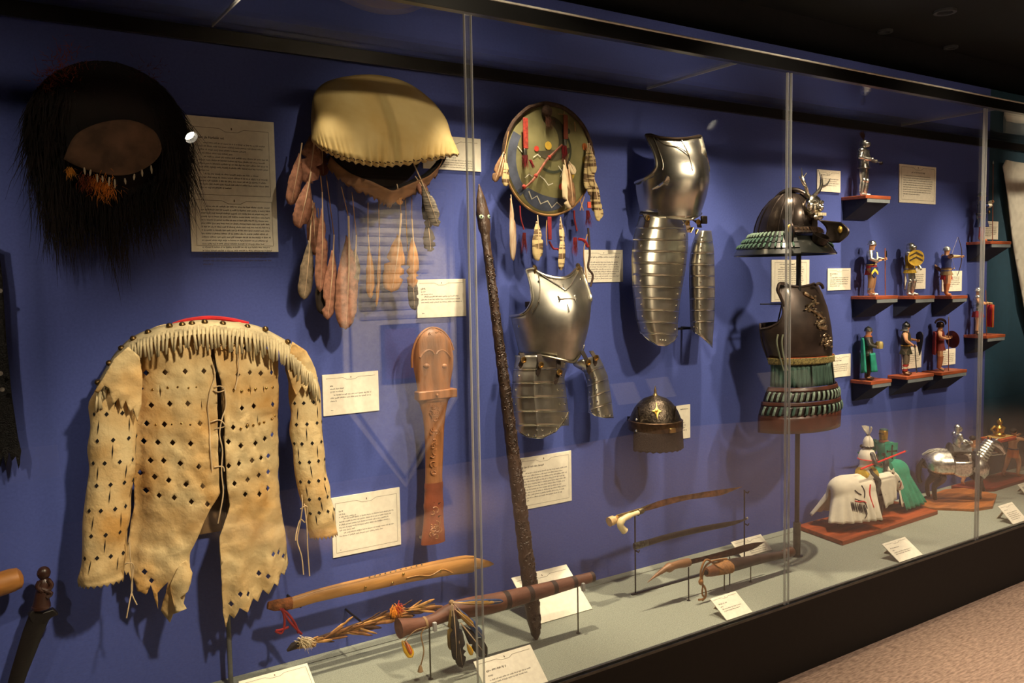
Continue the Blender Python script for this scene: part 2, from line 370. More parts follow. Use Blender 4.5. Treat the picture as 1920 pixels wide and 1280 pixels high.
wall_card((1245, 764), (1294, 820), 'small card behind the domed mail-skirted helmet', [('head', .62, .1, .3, .005), ('rows', .55, .42, .4, .0056, .0118, [.5, .6, .7, .65, .8])])
# cards leaning on the deck
def deck_card(tl, tr, br, bl, label, layout, shrink=0):
    BL = Zp(*bl); BR = Zp(*br)
    y = (BL.y+BR.y)/2; x0, x1 = BL.x, BR.x
    TL = Xp(*tl, x0); TR = Xp(*tr, x1)
    ty = (TL.y+TR.y)/2; tz = (TL.z+TR.z)/2
    h = math.hypot(ty-y, tz-DECK); ang = math.atan2(tz-DECK, ty-y)
    t = thing('deck_card', label, 'card', (x0, y+.004, DECK+.001))
    ch = [MB(), MB(), MB()]
    w = x1-x0
    holder = MB()  # little strut behind
    card_parts(t, w, h, layout, .003)
    M = Matrix.Rotation(ang-PI/2, 4, 'X') @ Matrix.Translation((0, 0, h))
    for c in t.children:
        c.data.transform(M)
    st = MB().add([(w*.4, (ty-y)*.8, (tz-DECK)*.8), (w*.6, (ty-y)*.8, (tz-DECK)*.8), (w*.62, (ty-y)+.03, .001), (w*.38, (ty-y)+.03, .001)], [(0, 1, 2, 3)])
    m2 = MB(); m2.loft([[(w*.4, (ty-y)*.82+.002, (tz-DECK)*.82), (w*.6, (ty-y)*.82+.002, (tz-DECK)*.82), (w*.6, (ty-y)*.82+.005, (tz-DECK)*.82), (w*.4, (ty-y)*.82+.005, (tz-DECK)*.82)], [(w*.36, (ty-y)+.028, .0), (w*.64, (ty-y)+.028, .0), (w*.64, (ty-y)+.031, .0), (w*.36, (ty-y)+.031, .0)]])
    obj('strut', m2, M_card_edge, t, smooth=False)
    return t
DL = [('rule', .1, .05), ('head', .12, .3, .36, .0052), ('rows', .12, .42, .1, .0046, .0095, [1]), ('rows', .12, .53, .74, .0046, .0095, [1, .86])]
deck_card((447, 1280), (577, 1245), (609, 1328), (474, 1366), 'large cream card at the bottom edge, in front of the hide shirt', [('frame', .07, .95, .04), ('head', .1, .3, .3, .006), ('rows', .1, .4, .8, .005, .011, body(7))])
deck_card((890, 1242), (993, 1210), (1028, 1279), (921, 1316), 'bright card on the deck at the foot of the left glass post', DL)
deck_card((957.8, 1085), (1064, 1059), (1113, 1143), (1005, 1172), 'bright card behind the striped wooden trumpet', [('rule', .1, .05), ('head', .3, .3, .36, .0052), ('rows', .3, .42, .6, .0046, .0095, [1, .8, .9])])
deck_card((1333.6, 1124.5), (1378.5, 1109), (1410, 1148), (1365.5, 1165.5), 'small white card in front of the cord-bound scabbard', DL)
deck_card((1370, 1017), (1428, 1002.5), (1452, 1032.5), (1389, 1046), 'white card behind the dagger blade tip', [('rule', .16, .06), ('rows', .34, .4, .6, .0048, .0102, [.7, .9, .9, .95, .85, .9])])
deck_card((1653, 1021), (1698.5, 1007.4), (1732, 1041), (1686.6, 1055), 'small white card in front of the two mounted jousters', DL)
deck_card((1869, 951.5), (1901, 940), (1926, 975), (1901, 984), 'white card before the silver horseman at the right edge', [('rule', .12, .06), ('head', .14, .26, .24, .005), ('rows', .14, .42, .78, .0048, .0098, [.9, .8, .9, .95, .7])])
deck_card((1909, 910), (1937, 900), (1953, 920), (1925, 929), 'card cut by the right edge before the litter bearers', DL)
# ---------------------------------------------------------------- sheets, feathers, hair
from mathutils.geometry import delaunay_2d_cdt
def inside(p, poly):
    x, y = p[0], p[1]; c = False; n = len(poly); j = n-1
    for i in range(n):
        xi, yi = poly[i][0], poly[i][1]; xj, yj = poly[j][0], poly[j][1]
        if (yi > y) != (yj > y) and x < (xj-xi)*(y-yi)/(yj-yi)+xi: c = not c
        j = i
    return c
def sheet(outline, fn, step, holes=()):
    "triangulated sheet over a 2D outline with real holes; fn(x,z) -> 3D"
    vs = []; es = []
    def loop(poly):
        b = len(vs); n = len(poly)
        for p in poly: vs.append(V((p[0], p[1])))
        for i in range(n): es.append((b+i, b+(i+1) % n))
    dense = []
    n = len(outline)
    for i in range(n):
        a = V(outline[i][:2]); b = V(outline[(i+1) % n][:2]); k = max(1, int((b-a).length/step))
        for t in range(k): dense.append(a.lerp(b, t/k))
    loop(dense)
    for h in holes: loop(h)
    x0 = min(p[0] for p in outline); x1 = max(p[0] for p in outline); y0 = min(p[1] for p in outline); y1 = max(p[1] for p in outline)
    j = 0; y = y0+step*.5
    while y < y1:
        x = x0+step*(.5 if j % 2 else 1.)
        while x < x1:
            if inside((x, y), outline) and not any(inside((x, y), h) for h in holes): vs.append(V((x, y)))
            x += step
        y += step*.87; j += 1
    rv, re, rf, *_ = delaunay_2d_cdt(vs, es, [], 0, 1e-6)
    mb = MB(); mb.v = [V(fn(p.x, p.y)) for p in rv]
    for f in rf:
        c = sum((rv[i] for i in f), V((0, 0)))/len(f)
        if inside(c, outline) and not any(inside(c, h) for h in holes): mb.f.append(tuple(f))
    return mb
def xz(px, py, d): p = W(px, py, d); return (p.x, p.z)
def feather_mb(base, tip, w, out=(0, -1, 0), bend=.03, n=18, start=.12, shape=1.0, ragged=.0, rnd=None):
    base = V(base); tip = V(tip); ax = tip-base; L = ax.length; out = V(out); side = ax.cross(out).normalized(); out = side.cross(ax).normalized()
    rnd = rnd or random
    def P(t, s, wj=0):
        tt = max(0, min(1, (t-start)/(1-start)))
        ww = w*.5*shape*(.16+.84*min(1, tt/.45)**.8)*(max(0, 1-max(0, (tt-.72)/.28)**2.2))**.55*(1+wj)
        return base+ax*t+out*(bend*math.sin(PI*t)*L - abs(s)**2*w*.12)+side*(s*ww)
    mb = MB(); rows = []
    for i in range(n+1):
        t = start+(1-start)*i/n
        j = [rnd.uniform(-ragged, ragged) for _ in range(5)]
        rows.append([P(t-abs(s)*.03+j[k]*(.025 if abs(s) > .9 else 0), s, (j[k]*.12-(.5 if rnd.random() < .05*(ragged > 0) else 0)) if abs(s) > .9 else 0) for k, s in enumerate((-1, -.5, 0, .5, 1))])
    for r in rows: mb.v += r
    for i in range(n):
        for k in range(4): a = i*5+k; mb.f.append((a, a+1, a+6, a+5))
    q = MB().tube([P(t, 0)+out*.0009 for t in (0, .25, .5, .75, .95)], [w*.035+.0008, w*.035+.0007, w*.03+.0005, .0007, .0004], 5)
    return mb, q
M_quill = mat('pale_quill', (214, 184, 150), .5)
def feather(parent, base, tip, w, m, world, **k):
    a, q = feather_mb(base, tip, w, **k)
    f = obj('feather', a, m, parent, world=world, solid=.0008); obj('quill', q, M_quill, f, world=world); return f
def strands(mb, root, direc, length, r, rnd, segs=3, curl=.2, grav=.4):
    p = V(root); d = V(direc).normalized(); pts = [p.copy()]
    for i in range(segs):
        d = (d+V((rnd.uniform(-curl, curl), rnd.uniform(-curl, curl), rnd.uniform(-curl, curl)-grav))).normalized()
        p = p+d*(length/segs); pts.append(p.copy())
    a = d.orthogonal().normalized()
    n0 = len(mb.v)
    for i, q in enumerate(pts):
        rr = r*(1-i/segs*.9); t = V((1, 0, 0)) if abs(d.x) < .8 else V((0, 0, 1))
        mb.v += [q+t*rr, q-t*rr*.5+V((0, -1, 0))*rr*.87, q-t*rr*.5+V((0, 1, 0))*rr*.87]
    for i in range(segs):
        for k in range(3): mb.f.append((n0+i*3+k, n0+i*3+(k+1) % 3, n0+i*3+3+(k+1) % 3, n0+i*3+3+k))

# ================================================================ hide shirt
def build_shirt():
    D0 = .10
    O = W(405, 900, D0); O = V((O.x, 0, O.z))
    t = thing('hide_shirt', 'tan fringed hide shirt with punched diamond holes, hanging on the blue wall', 'shirt', O)
    M = mat('tan_hide', (200, 152, 82), .82, var=.0, scale=6, col2=(226, 202, 150), bump=.9, bscale=45, lo=.3, hi=.62, detail=6)
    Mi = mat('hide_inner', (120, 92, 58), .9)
    Mf = mat('pale_fringe', (186, 170, 132), .85, var=.15)
    Mb = mat('dark_brass', (120, 96, 60), .35, .9)
    Mc = mat('hide_cord', (206, 180, 140), .8)
    rnd = random.Random(11)
    # torso silhouettes in photo pixels (left edge, right edge) by y
    tabL = [(605, 330), (640, 262), (690, 262), (800, 262), (900, 264), (960, 266), (1010, 256), (1060, 245), (1100, 243)]
    tabR = [(605, 455), (640, 535), (690, 536), (800, 538), (900, 538), (960, 541), (1010, 550), (1060, 557), (1100, 560)]
    def ext(z_px):
        return xz(interp(tabL, z_px), z_px, D0)[0], xz(interp(tabR, z_px), z_px, D0)[0]
    zt = [(xz(400, y, D0)[1], y) for y in range(1190, 590, -10)]
    def ypx(z): return interp(zt, z)
    def front(x, z):
        y = ypx(z); a, b = ext(min(y, 1090)); c = (a+b)/2; h = (b-a)/2
        s = max(-.999, min(.999, (x-c)/h))
        dep = .115*math.sqrt(1-s*s*.96)
        top = max(0, min(1, (y-600)/60)); dep *= .35+.65*math.sin(top*PI/2)
        fold = .011*nz((x*13, z*5, 1.3))+.009*nz((x*30, z*20, 4.1))+.003*nz((x*80, z*60, 2))
        if y > 960: fold += .018*((y-960)/200)*math.sin(x*62+nz((x*5, z*5, 8))*2.)
        # soft horizontal creases between the rows of holes
        fold += .0016*math.sin(z*105+x*9+3.5*nz((x*7, z*4, 2)))*(.5+nz((x*9, z*7, 5)))
        return (x, -(.055+dep+fold), z)
    def dia(px, py, r=6.2):
        x, z = xz(px, py, D0+.1); k = .00155
        return [(x-r*k*.8, z), (x, z-r*k), (x+r*k*.8, z), (x, z+r*k)]
    def slit(px, py, l):
        x, z = xz(px, py, D0+.1); k = .00155
        return [(x-.0018, z), (x, z-l*k*.5), (x+.0018, z), (x, z+l*k*.5)]
    Q = lambda pts: [(130+a/2.0315, 570+b/2.0315) for a, b in pts]  # crop pixels to photo pixels
    holesL = Q([(288, 296), (319, 272), (382, 265), (454, 260), (523, 258), (300, 335), (335, 397), (400, 388), (465, 385), (320, 470), (380, 468), (508, 460), (310, 540), (358, 540), (410, 538), (474, 538), (332, 612), (378, 610), (437, 616), (503, 625), (300, 668), (345, 674), (394, 683), (456, 695), (518, 700), (285, 730), (318, 733), (361, 745), (414, 749), (476, 761), (534, 768), (308, 1048), (333, 1080)])
    holesR = Q([(630, 178), (685, 170), (730, 168), (780, 170), (655, 272), (703, 264), (748, 268), (795, 266), (668, 400), (718, 394), (800, 390), (635, 474), (690, 470), (618, 530), (665, 545), (726, 538), (765, 522), (798, 508), (617, 622), (658, 614), (710, 603), (750, 596), (782, 590), (640, 690), (693, 677), (740, 662), (782, 652), (683, 733), (740, 733), (778, 715), (741, 1042), (772, 1050), (797, 968), (825, 966), (850, 985), (660, 1113), (693, 1115), (628, 1155)])
    slitL = Q([(350, 268), (432, 385), (490, 255), (375, 400), (515, 390), (333, 545), (428, 690), (490, 640), (310, 690), (365, 340)])
    slitR = Q([(690, 255), (705, 330), (700, 545), (735, 450), (628, 670), (760, 330), (668, 640), (795, 990), (780, 600)])
    # zigzag hems
    def zig(pts, amp, step):
        out = []
        for (x0, y0), (x1, y1) in zip(pts, pts[1:]):
            n = max(1, int(math.hypot(x1-x0, y1-y0)/step))
            for i in range(n):
                t = i/n; out.append((lerp(x0, x1, t), lerp(y0, y1, t)))
                t = (i+.5)/n; out.append((lerp(x0, x1, t), lerp(y0, y1, t)+amp))
        out.append(pts[-1]); return out
    leftP = [(318, 612), (405, 602), (404, 640), (400, 650), (398, 668), (408, 700), (412, 760), (412, 850), (414, 925), (395, 958), (362, 1040), (360, 1072), (352, 1110), (345, 1146), (330, 1158), (326, 1176), (310, 1156), (322, 1098), (303, 1122), (305, 1155), (297, 1130), (291, 1108)] + zig([(291, 1108), (272, 1122), (262, 1100), (243, 1080)], 11, 13)[1:] + [(250, 1050), (258, 1005), (266, 960), (262, 800), (262, 690), (262, 655), (285, 625)]
    rightP = [(405, 602), (470, 606), (520, 628), (536, 652), (538, 800), (538, 900), (541, 960), (550, 1010)] + zig([(558, 1068), (520, 1098), (482, 1128), (452, 1142), (436, 1158)], 15, 17) + [(430, 1182), (425, 1160), (418, 1080), (415, 1010), (424, 985), (436, 950), (430, 920), (426, 860), (424, 760), (420, 720), (410, 690), (405, 660)]
    def wo(pl): return [xz(a, b, D0+.09) for a, b in pl]
    hl = [dia(*p) for p in holesL]+[slit(a, b, rnd.uniform(18, 34)) for a, b in slitL]
    hr = [dia(*p) for p in holesR]+[slit(a, b, rnd.uniform(18, 34)) for a, b in slitR]
    ol, orr = wo(leftP), wo(rightP)
    keep = lambda hs, o: [h for h in hs if all(inside(p, o) for p in h)]
    def sep(hs):
        out = []
        for h in hs:
            c = sum((V(p) for p in h), V((0, 0)))/4
            r = max((V(p)-c).length for p in h)
            if all((c-c2).length > r+r2+.001 for c2, r2 in [(sum((V(p) for p in g), V((0, 0)))/4, max((V(q)-sum((V(p) for p in g), V((0, 0)))/4).length for q in g)) for g in out]): out.append(h)
        return out
    obj('front_panel', sheet(ol, front, .011, keep(sep(hl), ol)), M, t, world=O, solid=-.0022, angle=70)
    obj('front_panel', sheet(orr, lambda x, z: (x, front(x, z)[1]+.002, z), .011, keep(sep(hr), orr)), M, t, world=O, solid=-.0022, angle=70)
    # back sheet
    def back(u, v):
        y = lerp(606, 1010, v); a, b = ext(min(y, 1000)); return (lerp(a+.03, b-.05, u), -.045+.02*math.sin(PI*u), xz(400, y, D0)[1])
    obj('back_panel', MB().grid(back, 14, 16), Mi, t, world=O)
    # folded corner of the left tail
    cr = [xz(a, b, D0+.09) for a, b in [(322, 1098), (338, 1060), (352, 1052), (362, 1075), (352, 1108), (338, 1120), (350, 1140), (330, 1148)]]
    obj('folded_tail', sheet(cr, lambda x, z: (x, front(x, z)[1]-.022-.015*nz((x*30, z*30, 3)), z), .012), M, t, world=O, solid=.002)
    # sleeves
    def sleeve(cpts, name, holes, zigamp):
        "cpts: (x, y, half width px, d)"
        n = 28; rows = []
        pts = smoothpath([(a, b, w) for a, b, w, d in cpts], 5); ds = [c[3] for c in cpts]
        m = len(pts)
        def P(u, v):
            i = min(v*(m-1), m-1.001); k = int(i); f = i-k
            c = pts[k].lerp(pts[min(k+1, m-1)], f); d = interp([(j/(len(ds)-1), dd) for j, dd in enumerate(ds)], v)
            x, z = xz(c.x, c.y, d); r = c.z*.00162
            a = 2*PI*u; wr = 1+.045*math.sin(v*30+2*math.sin(a+v*9))+.07*nz((math.cos(a)*2, math.sin(a)*2, v*9))
            zz = z-(abs(((u*22) % 1)-.5)*.02*zigamp if v > .999 else 0)
            return (x+r*math.cos(a)*wr, -d+r*.8*math.sin(a)*wr, zz)
        def hole(u, v): return False
        nu, nv = 44, 46
        mb = MB(); P_ = [[V(P(i/nu, j/nv)) for j in range(nv+1)] for i in range(nu)]
        for r in P_: mb.v += r
        w = nv+1
        for i in range(nu):
            for j in range(nv): a = i*w+j; b = ((i+1) % nu)*w+j; mb.f.append((a, b, b+1, a+1))
        s = obj('sleeve', mb, M, t, world=O, solid=-.002, angle=70)
        # dark patches painted for the shade inside punched holes
        hb = MB()
        for (u, v, kind) in holes:
            c = V(P(u, v)); e = .002; cu = V(P(u+e, v)); cv = V(P(u, min(1, v+e)))
            tu = (cu-c).normalized(); tv = (cv-c).normalized(); nn = tu.cross(tv); nn = nn if nn.y < 0 else -nn; c = c+nn*.0012
            a, b = (.0062, .0072) if kind == 0 else (.0020, .022)
            hb.add([c-tu*a, c-tv*b, c+tu*a, c+tv*b], [(0, 1, 2, 3)])
        obj('hole_shade_mark', hb, mat('hole_shade_dark', (16, 11, 8), .95), s, world=O, smooth=False, kind='stuff')
        return P
    hs = []
    for r in range(9):
        for k, u in enumerate((.58, .68, .78, .88)):
            hs.append((u+(.05 if r % 2 else 0), .16+r*.083, 0))
            if k % 2 == r % 2: hs.append((u+.05, .2+r*.083, 1))
    sleeve([(246, 680, 16, .09), (232, 700, 30, .11), (217, 750, 41, .125), (212, 830, 40, .135), (208, 900, 38, .14), (200, 980, 37, .145), (194, 1050, 37, .15), (190, 1086, 38, .15)], 'sleeve', hs, 1)
    hs2 = [(u+.03*math.sin(v*9), v, kd) for (u, v, kd) in hs]
    sleeve([(548, 670, 14, .07), (560, 690, 26, .09), (572, 735, 32, .11), (574, 800, 33, .12), (580, 860, 32, .13), (590, 920, 31, .14), (600, 965, 30, .14), (607, 1000, 29, .14)], 'sleeve', hs2, 1)
    # shoulder flaps with jagged lower edges
    for pl, dd in (([(178, 735), (192, 712), (215, 672), (240, 650), (262, 668), (268, 700), (266, 760), (258, 790), (250, 765), (243, 772), (236, 750), (228, 768), (222, 745), (212, 760), (205, 728), (196, 722), (186, 738)], .2), ([(548, 640), (575, 658), (592, 690), (596, 712), (588, 724), (590, 708), (580, 716), (572, 736), (566, 722), (556, 742), (548, 720), (540, 690)], .17)):
        ol2 = [xz(a, b, dd) for a, b in pl]
        cx = sum(p[0] for p in ol2)/len(ol2)
        obj('shoulder_flap', sheet(ol2, lambda x, z: (x, -dd+.9*(x-cx)**2*3+.01*nz((x*25, z*25, 2)), z), .012), M, t, world=O, solid=.002)
    # yoke and fringe along the shoulders
    top = [(182, 722), (196, 696), (216, 664), (244, 636), (280, 618), (330, 606), (385, 600), (430, 603), (480, 610), (520, 628), (552, 648), (578, 672), (594, 696)]
    tw = smoothpath([(a, b, 0) for a, b in top], 6)
    def depth(px): return .075+.035*math.exp(-((px-395)/150)**2)
    def yk(u, v):
        i = u*(len(tw)-1); k = min(int(i), len(tw)-2); c = tw[k].lerp(tw[k+1], i-k); d = depth(c.x)+.085*v
        p = W(c.x, c.y+v*26, d); return (p.x, p.y+.01*(1-v), p.z)
    obj('yoke', MB().grid(yk, 60, 5), Mf, t, world=O, solid=.002)
    fr = MB()
    n = 78
    for i in range(n):
        u = (i+.5)/n; k = u*(len(tw)-1); kk = min(int(k), len(tw)-2); c = tw[kk].lerp(tw[kk+1], k-kk)
        d = depth(c.x)+.088+rnd.uniform(0, .006); L = rnd.uniform(34, 52)
        yo = rnd.uniform(8, 13); a = W(c.x-2.7, c.y+yo, d-.035); b = W(c.x+2.7, c.y+yo, d-.035); m1 = W(c.x-2.6, c.y+24, d+rnd.uniform(0, .006)); m2 = W(c.x+2.5, c.y+23, d+rnd.uniform(-.004, .004))
        dx = rnd.uniform(-5, 5); e1 = W(c.x-2.2+dx, c.y+24+L*.7, d); e2 = W(c.x+1.9+dx, c.y+22+L*.7, d)
        nn = len(fr.v); fr.v += [a, b, m1, m2, e1, e2]; fr.f += [(nn, nn+1, nn+3, nn+2), (nn+2, nn+3, nn+5, nn+4)]
    obj('fringe', fr, Mf, t, world=O, solid=.0009, kind='stuff')
    # red lining showing behind the neck
    rc = smoothpath([W(a, b, .05) for a, b in [(325, 610), (350, 602), (390, 597), (430, 600), (465, 608)]], 5)
    obj('collar_lining', MB().tube(rc, .009, 8), mat('red_wool', (190, 20, 24), .9, sheen=.3), t, world=O)
    # dark buttons along the shoulder edge
    for (a, b) in [(184, 716), (205, 680), (228, 652), (250, 634), (278, 622), (318, 610), (342, 608), (360, 606), (384, 603), (418, 606), (464, 612), (498, 616), (540, 640), (562, 660), (580, 684)]:
        c = W(a, b, depth(a)+.012)
        obj('button', MB().lathe([(.0005, -.003), (.010, -.002), (.0095, .001), (.006, .0045), (.0005, .006)], 10, c, (0, -.8, .6)), Mb, t, world=O)
    # brass studs in two rows
    sb = MB()
    for a, b in Q([(340, 336), (392, 325), (428, 322), (466, 324), (498, 322), (640, 328), (668, 335), (700, 330), (725, 328), (770, 326), (800, 325), (295, 478), (350, 472), (408, 468), (441, 462), (472, 466), (508, 460), (663, 478), (690, 468), (716, 468), (742, 462), (762, 458), (796, 446), (812, 436), (268, 476), (284, 515)]):
        x, z = xz(a, b, D0+.1); p = V(front(x, z)); sb.ball((p.x, p.y-.001, p.z), (.0044, .003, .0044), 8, 5)
    obj('stud', sb, mat('brass_stud', (196, 160, 90), .25, 1), t, world=O, kind='stuff')
    # laces down the front and knots
    def cord(pl, off=.008, r=.0021, nm='lace'):
        pts = []
        for a, b in pl:
            x, z = xz(a, b, D0+.1); p = V(front(x, z)); pts.append(V((p.x, p.y-off, p.z)))
        obj(nm, MB().tube(smoothpath(pts, 4), r, 6), Mc, t, world=O)
    cord(Q([(552, 230), (563, 280), (545, 330), (538, 400), (545, 470), (545, 560), (552, 640)])); cord(Q([(600, 320), (606, 390), (590, 440), (580, 500), (590, 560), (585, 640), (592, 720), (580, 790), (572, 840)]))
    cord(Q([(560, 320), (585, 315), (600, 330), (575, 338), (556, 330)])); cord(Q([(548, 455), (580, 445), (600, 468), (565, 480)])); cord(Q([(560, 625), (590, 622), (596, 640)]))
    cord(Q([(655, 150), (650, 200), (655, 260), (640, 330)])); cord(Q([(540, 150), (600, 160), (650, 140)]), .03)
    def hang(pl, d, r=.0019):
        obj('cuff_tie', MB().tube(smoothpath([W(a, b, d+.008*math.sin(i*1.7)) for i, (a, b) in enumerate(pl)], 4), r, 6), Mc, t, world=O)
    hang(Q([(228, 890), (232, 960), (238, 1020), (240, 1080), (230, 1130), (218, 1195)]), .2); hang(Q([(212, 990), (228, 985), (245, 1000), (236, 1090), (258, 1145)]), .2)
    hang(Q([(885, 725), (888, 770), (878, 840), (868, 900), (885, 960), (892, 1030)]), .19); hang(Q([(895, 760), (905, 850), (908, 930), (915, 1035)]), .19); hang(Q([(880, 780), (905, 770), (900, 830), (880, 820), (865, 870), (862, 900)]), .19)
    # hanger rod going down behind the shirt to the deck
    a = W(416, 900, .05); obj('stand_rod', MB().tube([(a.x, -.055, DECK), (a.x, -.055, xz(416, 640, .05)[1])], .008, 10), mat('grey_acrylic_rod', (96, 96, 92), .25), t, world=O)
build_shirt()
# ================================================================ hide-covered feathered shield
def build_hide_shield():
    D0 = .12; O = W(715, 250, D0); O = V((O.x, 0, O.z))
    t = thing('hide_shield', 'round shield under a gathered cream hide cover with brown feathers hanging below', 'shield', O)
    M = mat('cream_hide', (196, 164, 98), .75, var=0, scale=6, col2=(216, 192, 132), bump=.3, bscale=30, lo=.3, hi=.6, detail=7)
    Md = mat('rawhide_dark', (30, 22, 18), .9, var=.3)
    Mt = mat('torn_hide_strip', (128, 92, 62), .85, var=.2)
    # hide cover: rows from the top edge to the gathered lower lip
    top = smoothpath([(585, 300, 0), (584, 252, 0), (585, 205, 0), (592, 172, 0), (622, 150, 0), (690, 140, 0), (755, 152, 0), (803, 183, 0), (834, 220, 0), (846, 255, 0), (860, 292, 0)], 6)
    low = smoothpath([(584, 262, 0), (600, 278, 0), (622, 290, 0), (650, 301, 0), (685, 309, 0), (720, 312, 0), (760, 309, 0), (800, 302, 0), (830, 296, 0), (862, 291, 0)], 6)
    def at(p, u):
        k = u*(len(p)-1); i = min(int(k), len(p)-2); return p[i].lerp(p[i+1], k-i)
    def cover(u, v):
        tp = at(top, .12+.78*u if True else u); lw = at(low, u)
        c = tp.lerp(lw, v)
        prof = math.sin(PI*min(1, max(0, u)))**.5
        d = .045 + (.05+.115*math.sin(v*PI*.62)*prof) + .06*v*prof
        gat = .011*max(0, (v-.45)/.55)**2.5*math.sin(u*150+5*nz((u*9, 0, 2)))*(.4+.9*abs(nz((u*12, 1, 7))))*max(0, 1)
        fold = .016*nz((u*5, v*3, 1.1))+.02*math.exp(-((u-.55)/.08)**2-((v-.62)/.2)**2)*-1
        if v > .93: d -= .018*(v-.93)/.07
        dd = d+fold*.6
        p = W(c.x, c.y+2.2*math.sin(u*150)*v**6, max(.02, dd))
        return (p.x, -(dd+gat), p.z)
    obj('hide_cover', MB().grid(cover, 170, 26), M, t, world=O, solid=.003, angle=80)
    # stitched running cord along the lip
    cs = MB()
    for i in range(46):
        u = (i+.5)/46; a = V(cover(u-.006, .96)); b = V(cover(u+.006, .96)); cs.tube([a+V((0, -.003, .001)), (a+b)/2+V((0, -.006, 0)), b+V((0, -.003, -.001))], .0016, 5)
    obj('lip_stitch', cs, mat('dark_sinew', (60, 40, 24), .8), t, world=O, kind='stuff')
    # round shield body behind, hanging tilted
    c = W(712, 268, .06); r = W(712, 190, .06).z-W(712, 330, .06).z
    R = .175
    obj('shield_body', MB().lathe([(.001, .03), (R*.6, .028), (R*.95, .016), (R, 0), (R*.95, -.012), (.001, -.014)], 36, (c.x, -.055, c.z+.01), (0, -1, -.12)), Md, t, world=O)
    # torn hide strip hanging under the lip
    pl = smoothpath([(620, 300, .0), (632, 318, 0), (655, 338, 0), (690, 354, 0), (712, 366, 0), (728, 372, 0), (748, 364, 0), (775, 352, 0), (800, 340, 0), (822, 318, 0), (830, 304, 0)], 6)
    rnd = random.Random(5); jag = [rnd.uniform(-5, 8) for _ in range(80)]
    def strip(u, v):
        k = u*(len(pl)-1); i = min(int(k), len(pl)-2); q = pl[i].lerp(pl[i+1], k-i)
        p = W(q.x, q.y+(v-.5)*26*(.5+.5*math.sin(PI*u))+(jag[int(u*79)]*.7 if v > .99 else 0), .13)
        return (p.x, p.y+.03*v-.04*math.sin(PI*u), p.z)
    obj('torn_strip', MB().grid(strip, 70, 5), Mt, t, world=O, solid=.002)
    rim = [W(q.x, q.y-10, .1) for q in pl]
    obj('fur_rim', MB().tube(rim, .02, 8, flat=.6), mat('black_fur', (14, 10, 9), .9), t, world=O)
    Mp = mat('pink_brown_feather', (156, 108, 86), .8, var=.25, scale=60); Mg = mat('grey_feather', (120, 104, 84), .8, var=.35, scale=50)
    Mdk = mat('dark_feather', (46, 36, 30), .8, var=.3, scale=50); Mo = mat('tan_feather', (170, 116, 62), .8, var=.25, scale=50, stretch=(1, 1, .3)); Mw = mat('banded_feather', (150, 140, 124), .8, var=0, scale=60, col2=(50, 44, 40), stretch=(.4, .4, 3))
    fl = [((592, 226), (578, 345), 40, Mp, .09), ((566, 268), (545, 385), 24, Mp, .10), ((583, 322), (560, 428), 30, Mp, .11), ((580, 345), (592, 480), 26, Mp, .09), ((583, 410), (570, 562), 26, Mg, .10), ((604, 360), (600, 548), 22, Mp, .12), ((600, 425), (608, 592), 30, Mdk, .10), ((626, 440), (614, 600), 26, Mp, .12), ((653, 405), (648, 618), 42, Mp, .13), ((668, 440), (660, 540), 26, Mg, .10), ((690, 440), (695, 560), 16, Mo, .12), ((711, 425), (706, 575), 7, Mo, .12), ((752, 400), (734, 548), 42, Mo, .13), ((772, 410), (774, 540), 26, Mo, .14), ((764, 470), (778, 582), 22, Mdk, .11), ((776, 308), (822, 425), 26, Mw, .15), ((790, 350), (806, 428), 20, Mdk, .13), ((798, 400), (808, 472), 26, Mdk, .11), ((744, 345), (751, 384), 16, Mo, .14), ((778, 330), (800, 365), 20, Mp, .15), ((600, 250), (606, 330), 26, mat('maroon_feather', (96, 48, 42), .85), .07)]
    rf = random.Random(9)
    for (b, tp, w, m, d) in fl:
        feather(t, W(*b, d), W(*tp, d+.005), w*.00185, m, O, ragged=.5, rnd=rf, start=.3 if w > 20 and m is not Mp else .2, bend=.04)
    # thongs from the rim to the feathers
    th = MB()
    for a, b in (((590, 215), (592, 230)), ((640, 350), (653, 405)), ((690, 380), (690, 440)), ((710, 378), (711, 430)), ((750, 372), (752, 400)), ((772, 360), (772, 410)), ((600, 320), (604, 360)), ((612, 330), (626, 440)), ((760, 370), (764, 470)), ((790, 360), (798, 400)), ((590, 380), (583, 412)), ((596, 390), (600, 425)), ((660, 360), (668, 440))):
        th.tube([W(*a, .10), W(*b, .12)], .0018, 5)
    obj('feather_thong', th, Mt, t, world=O, kind='stuff')
build_hide_shield()

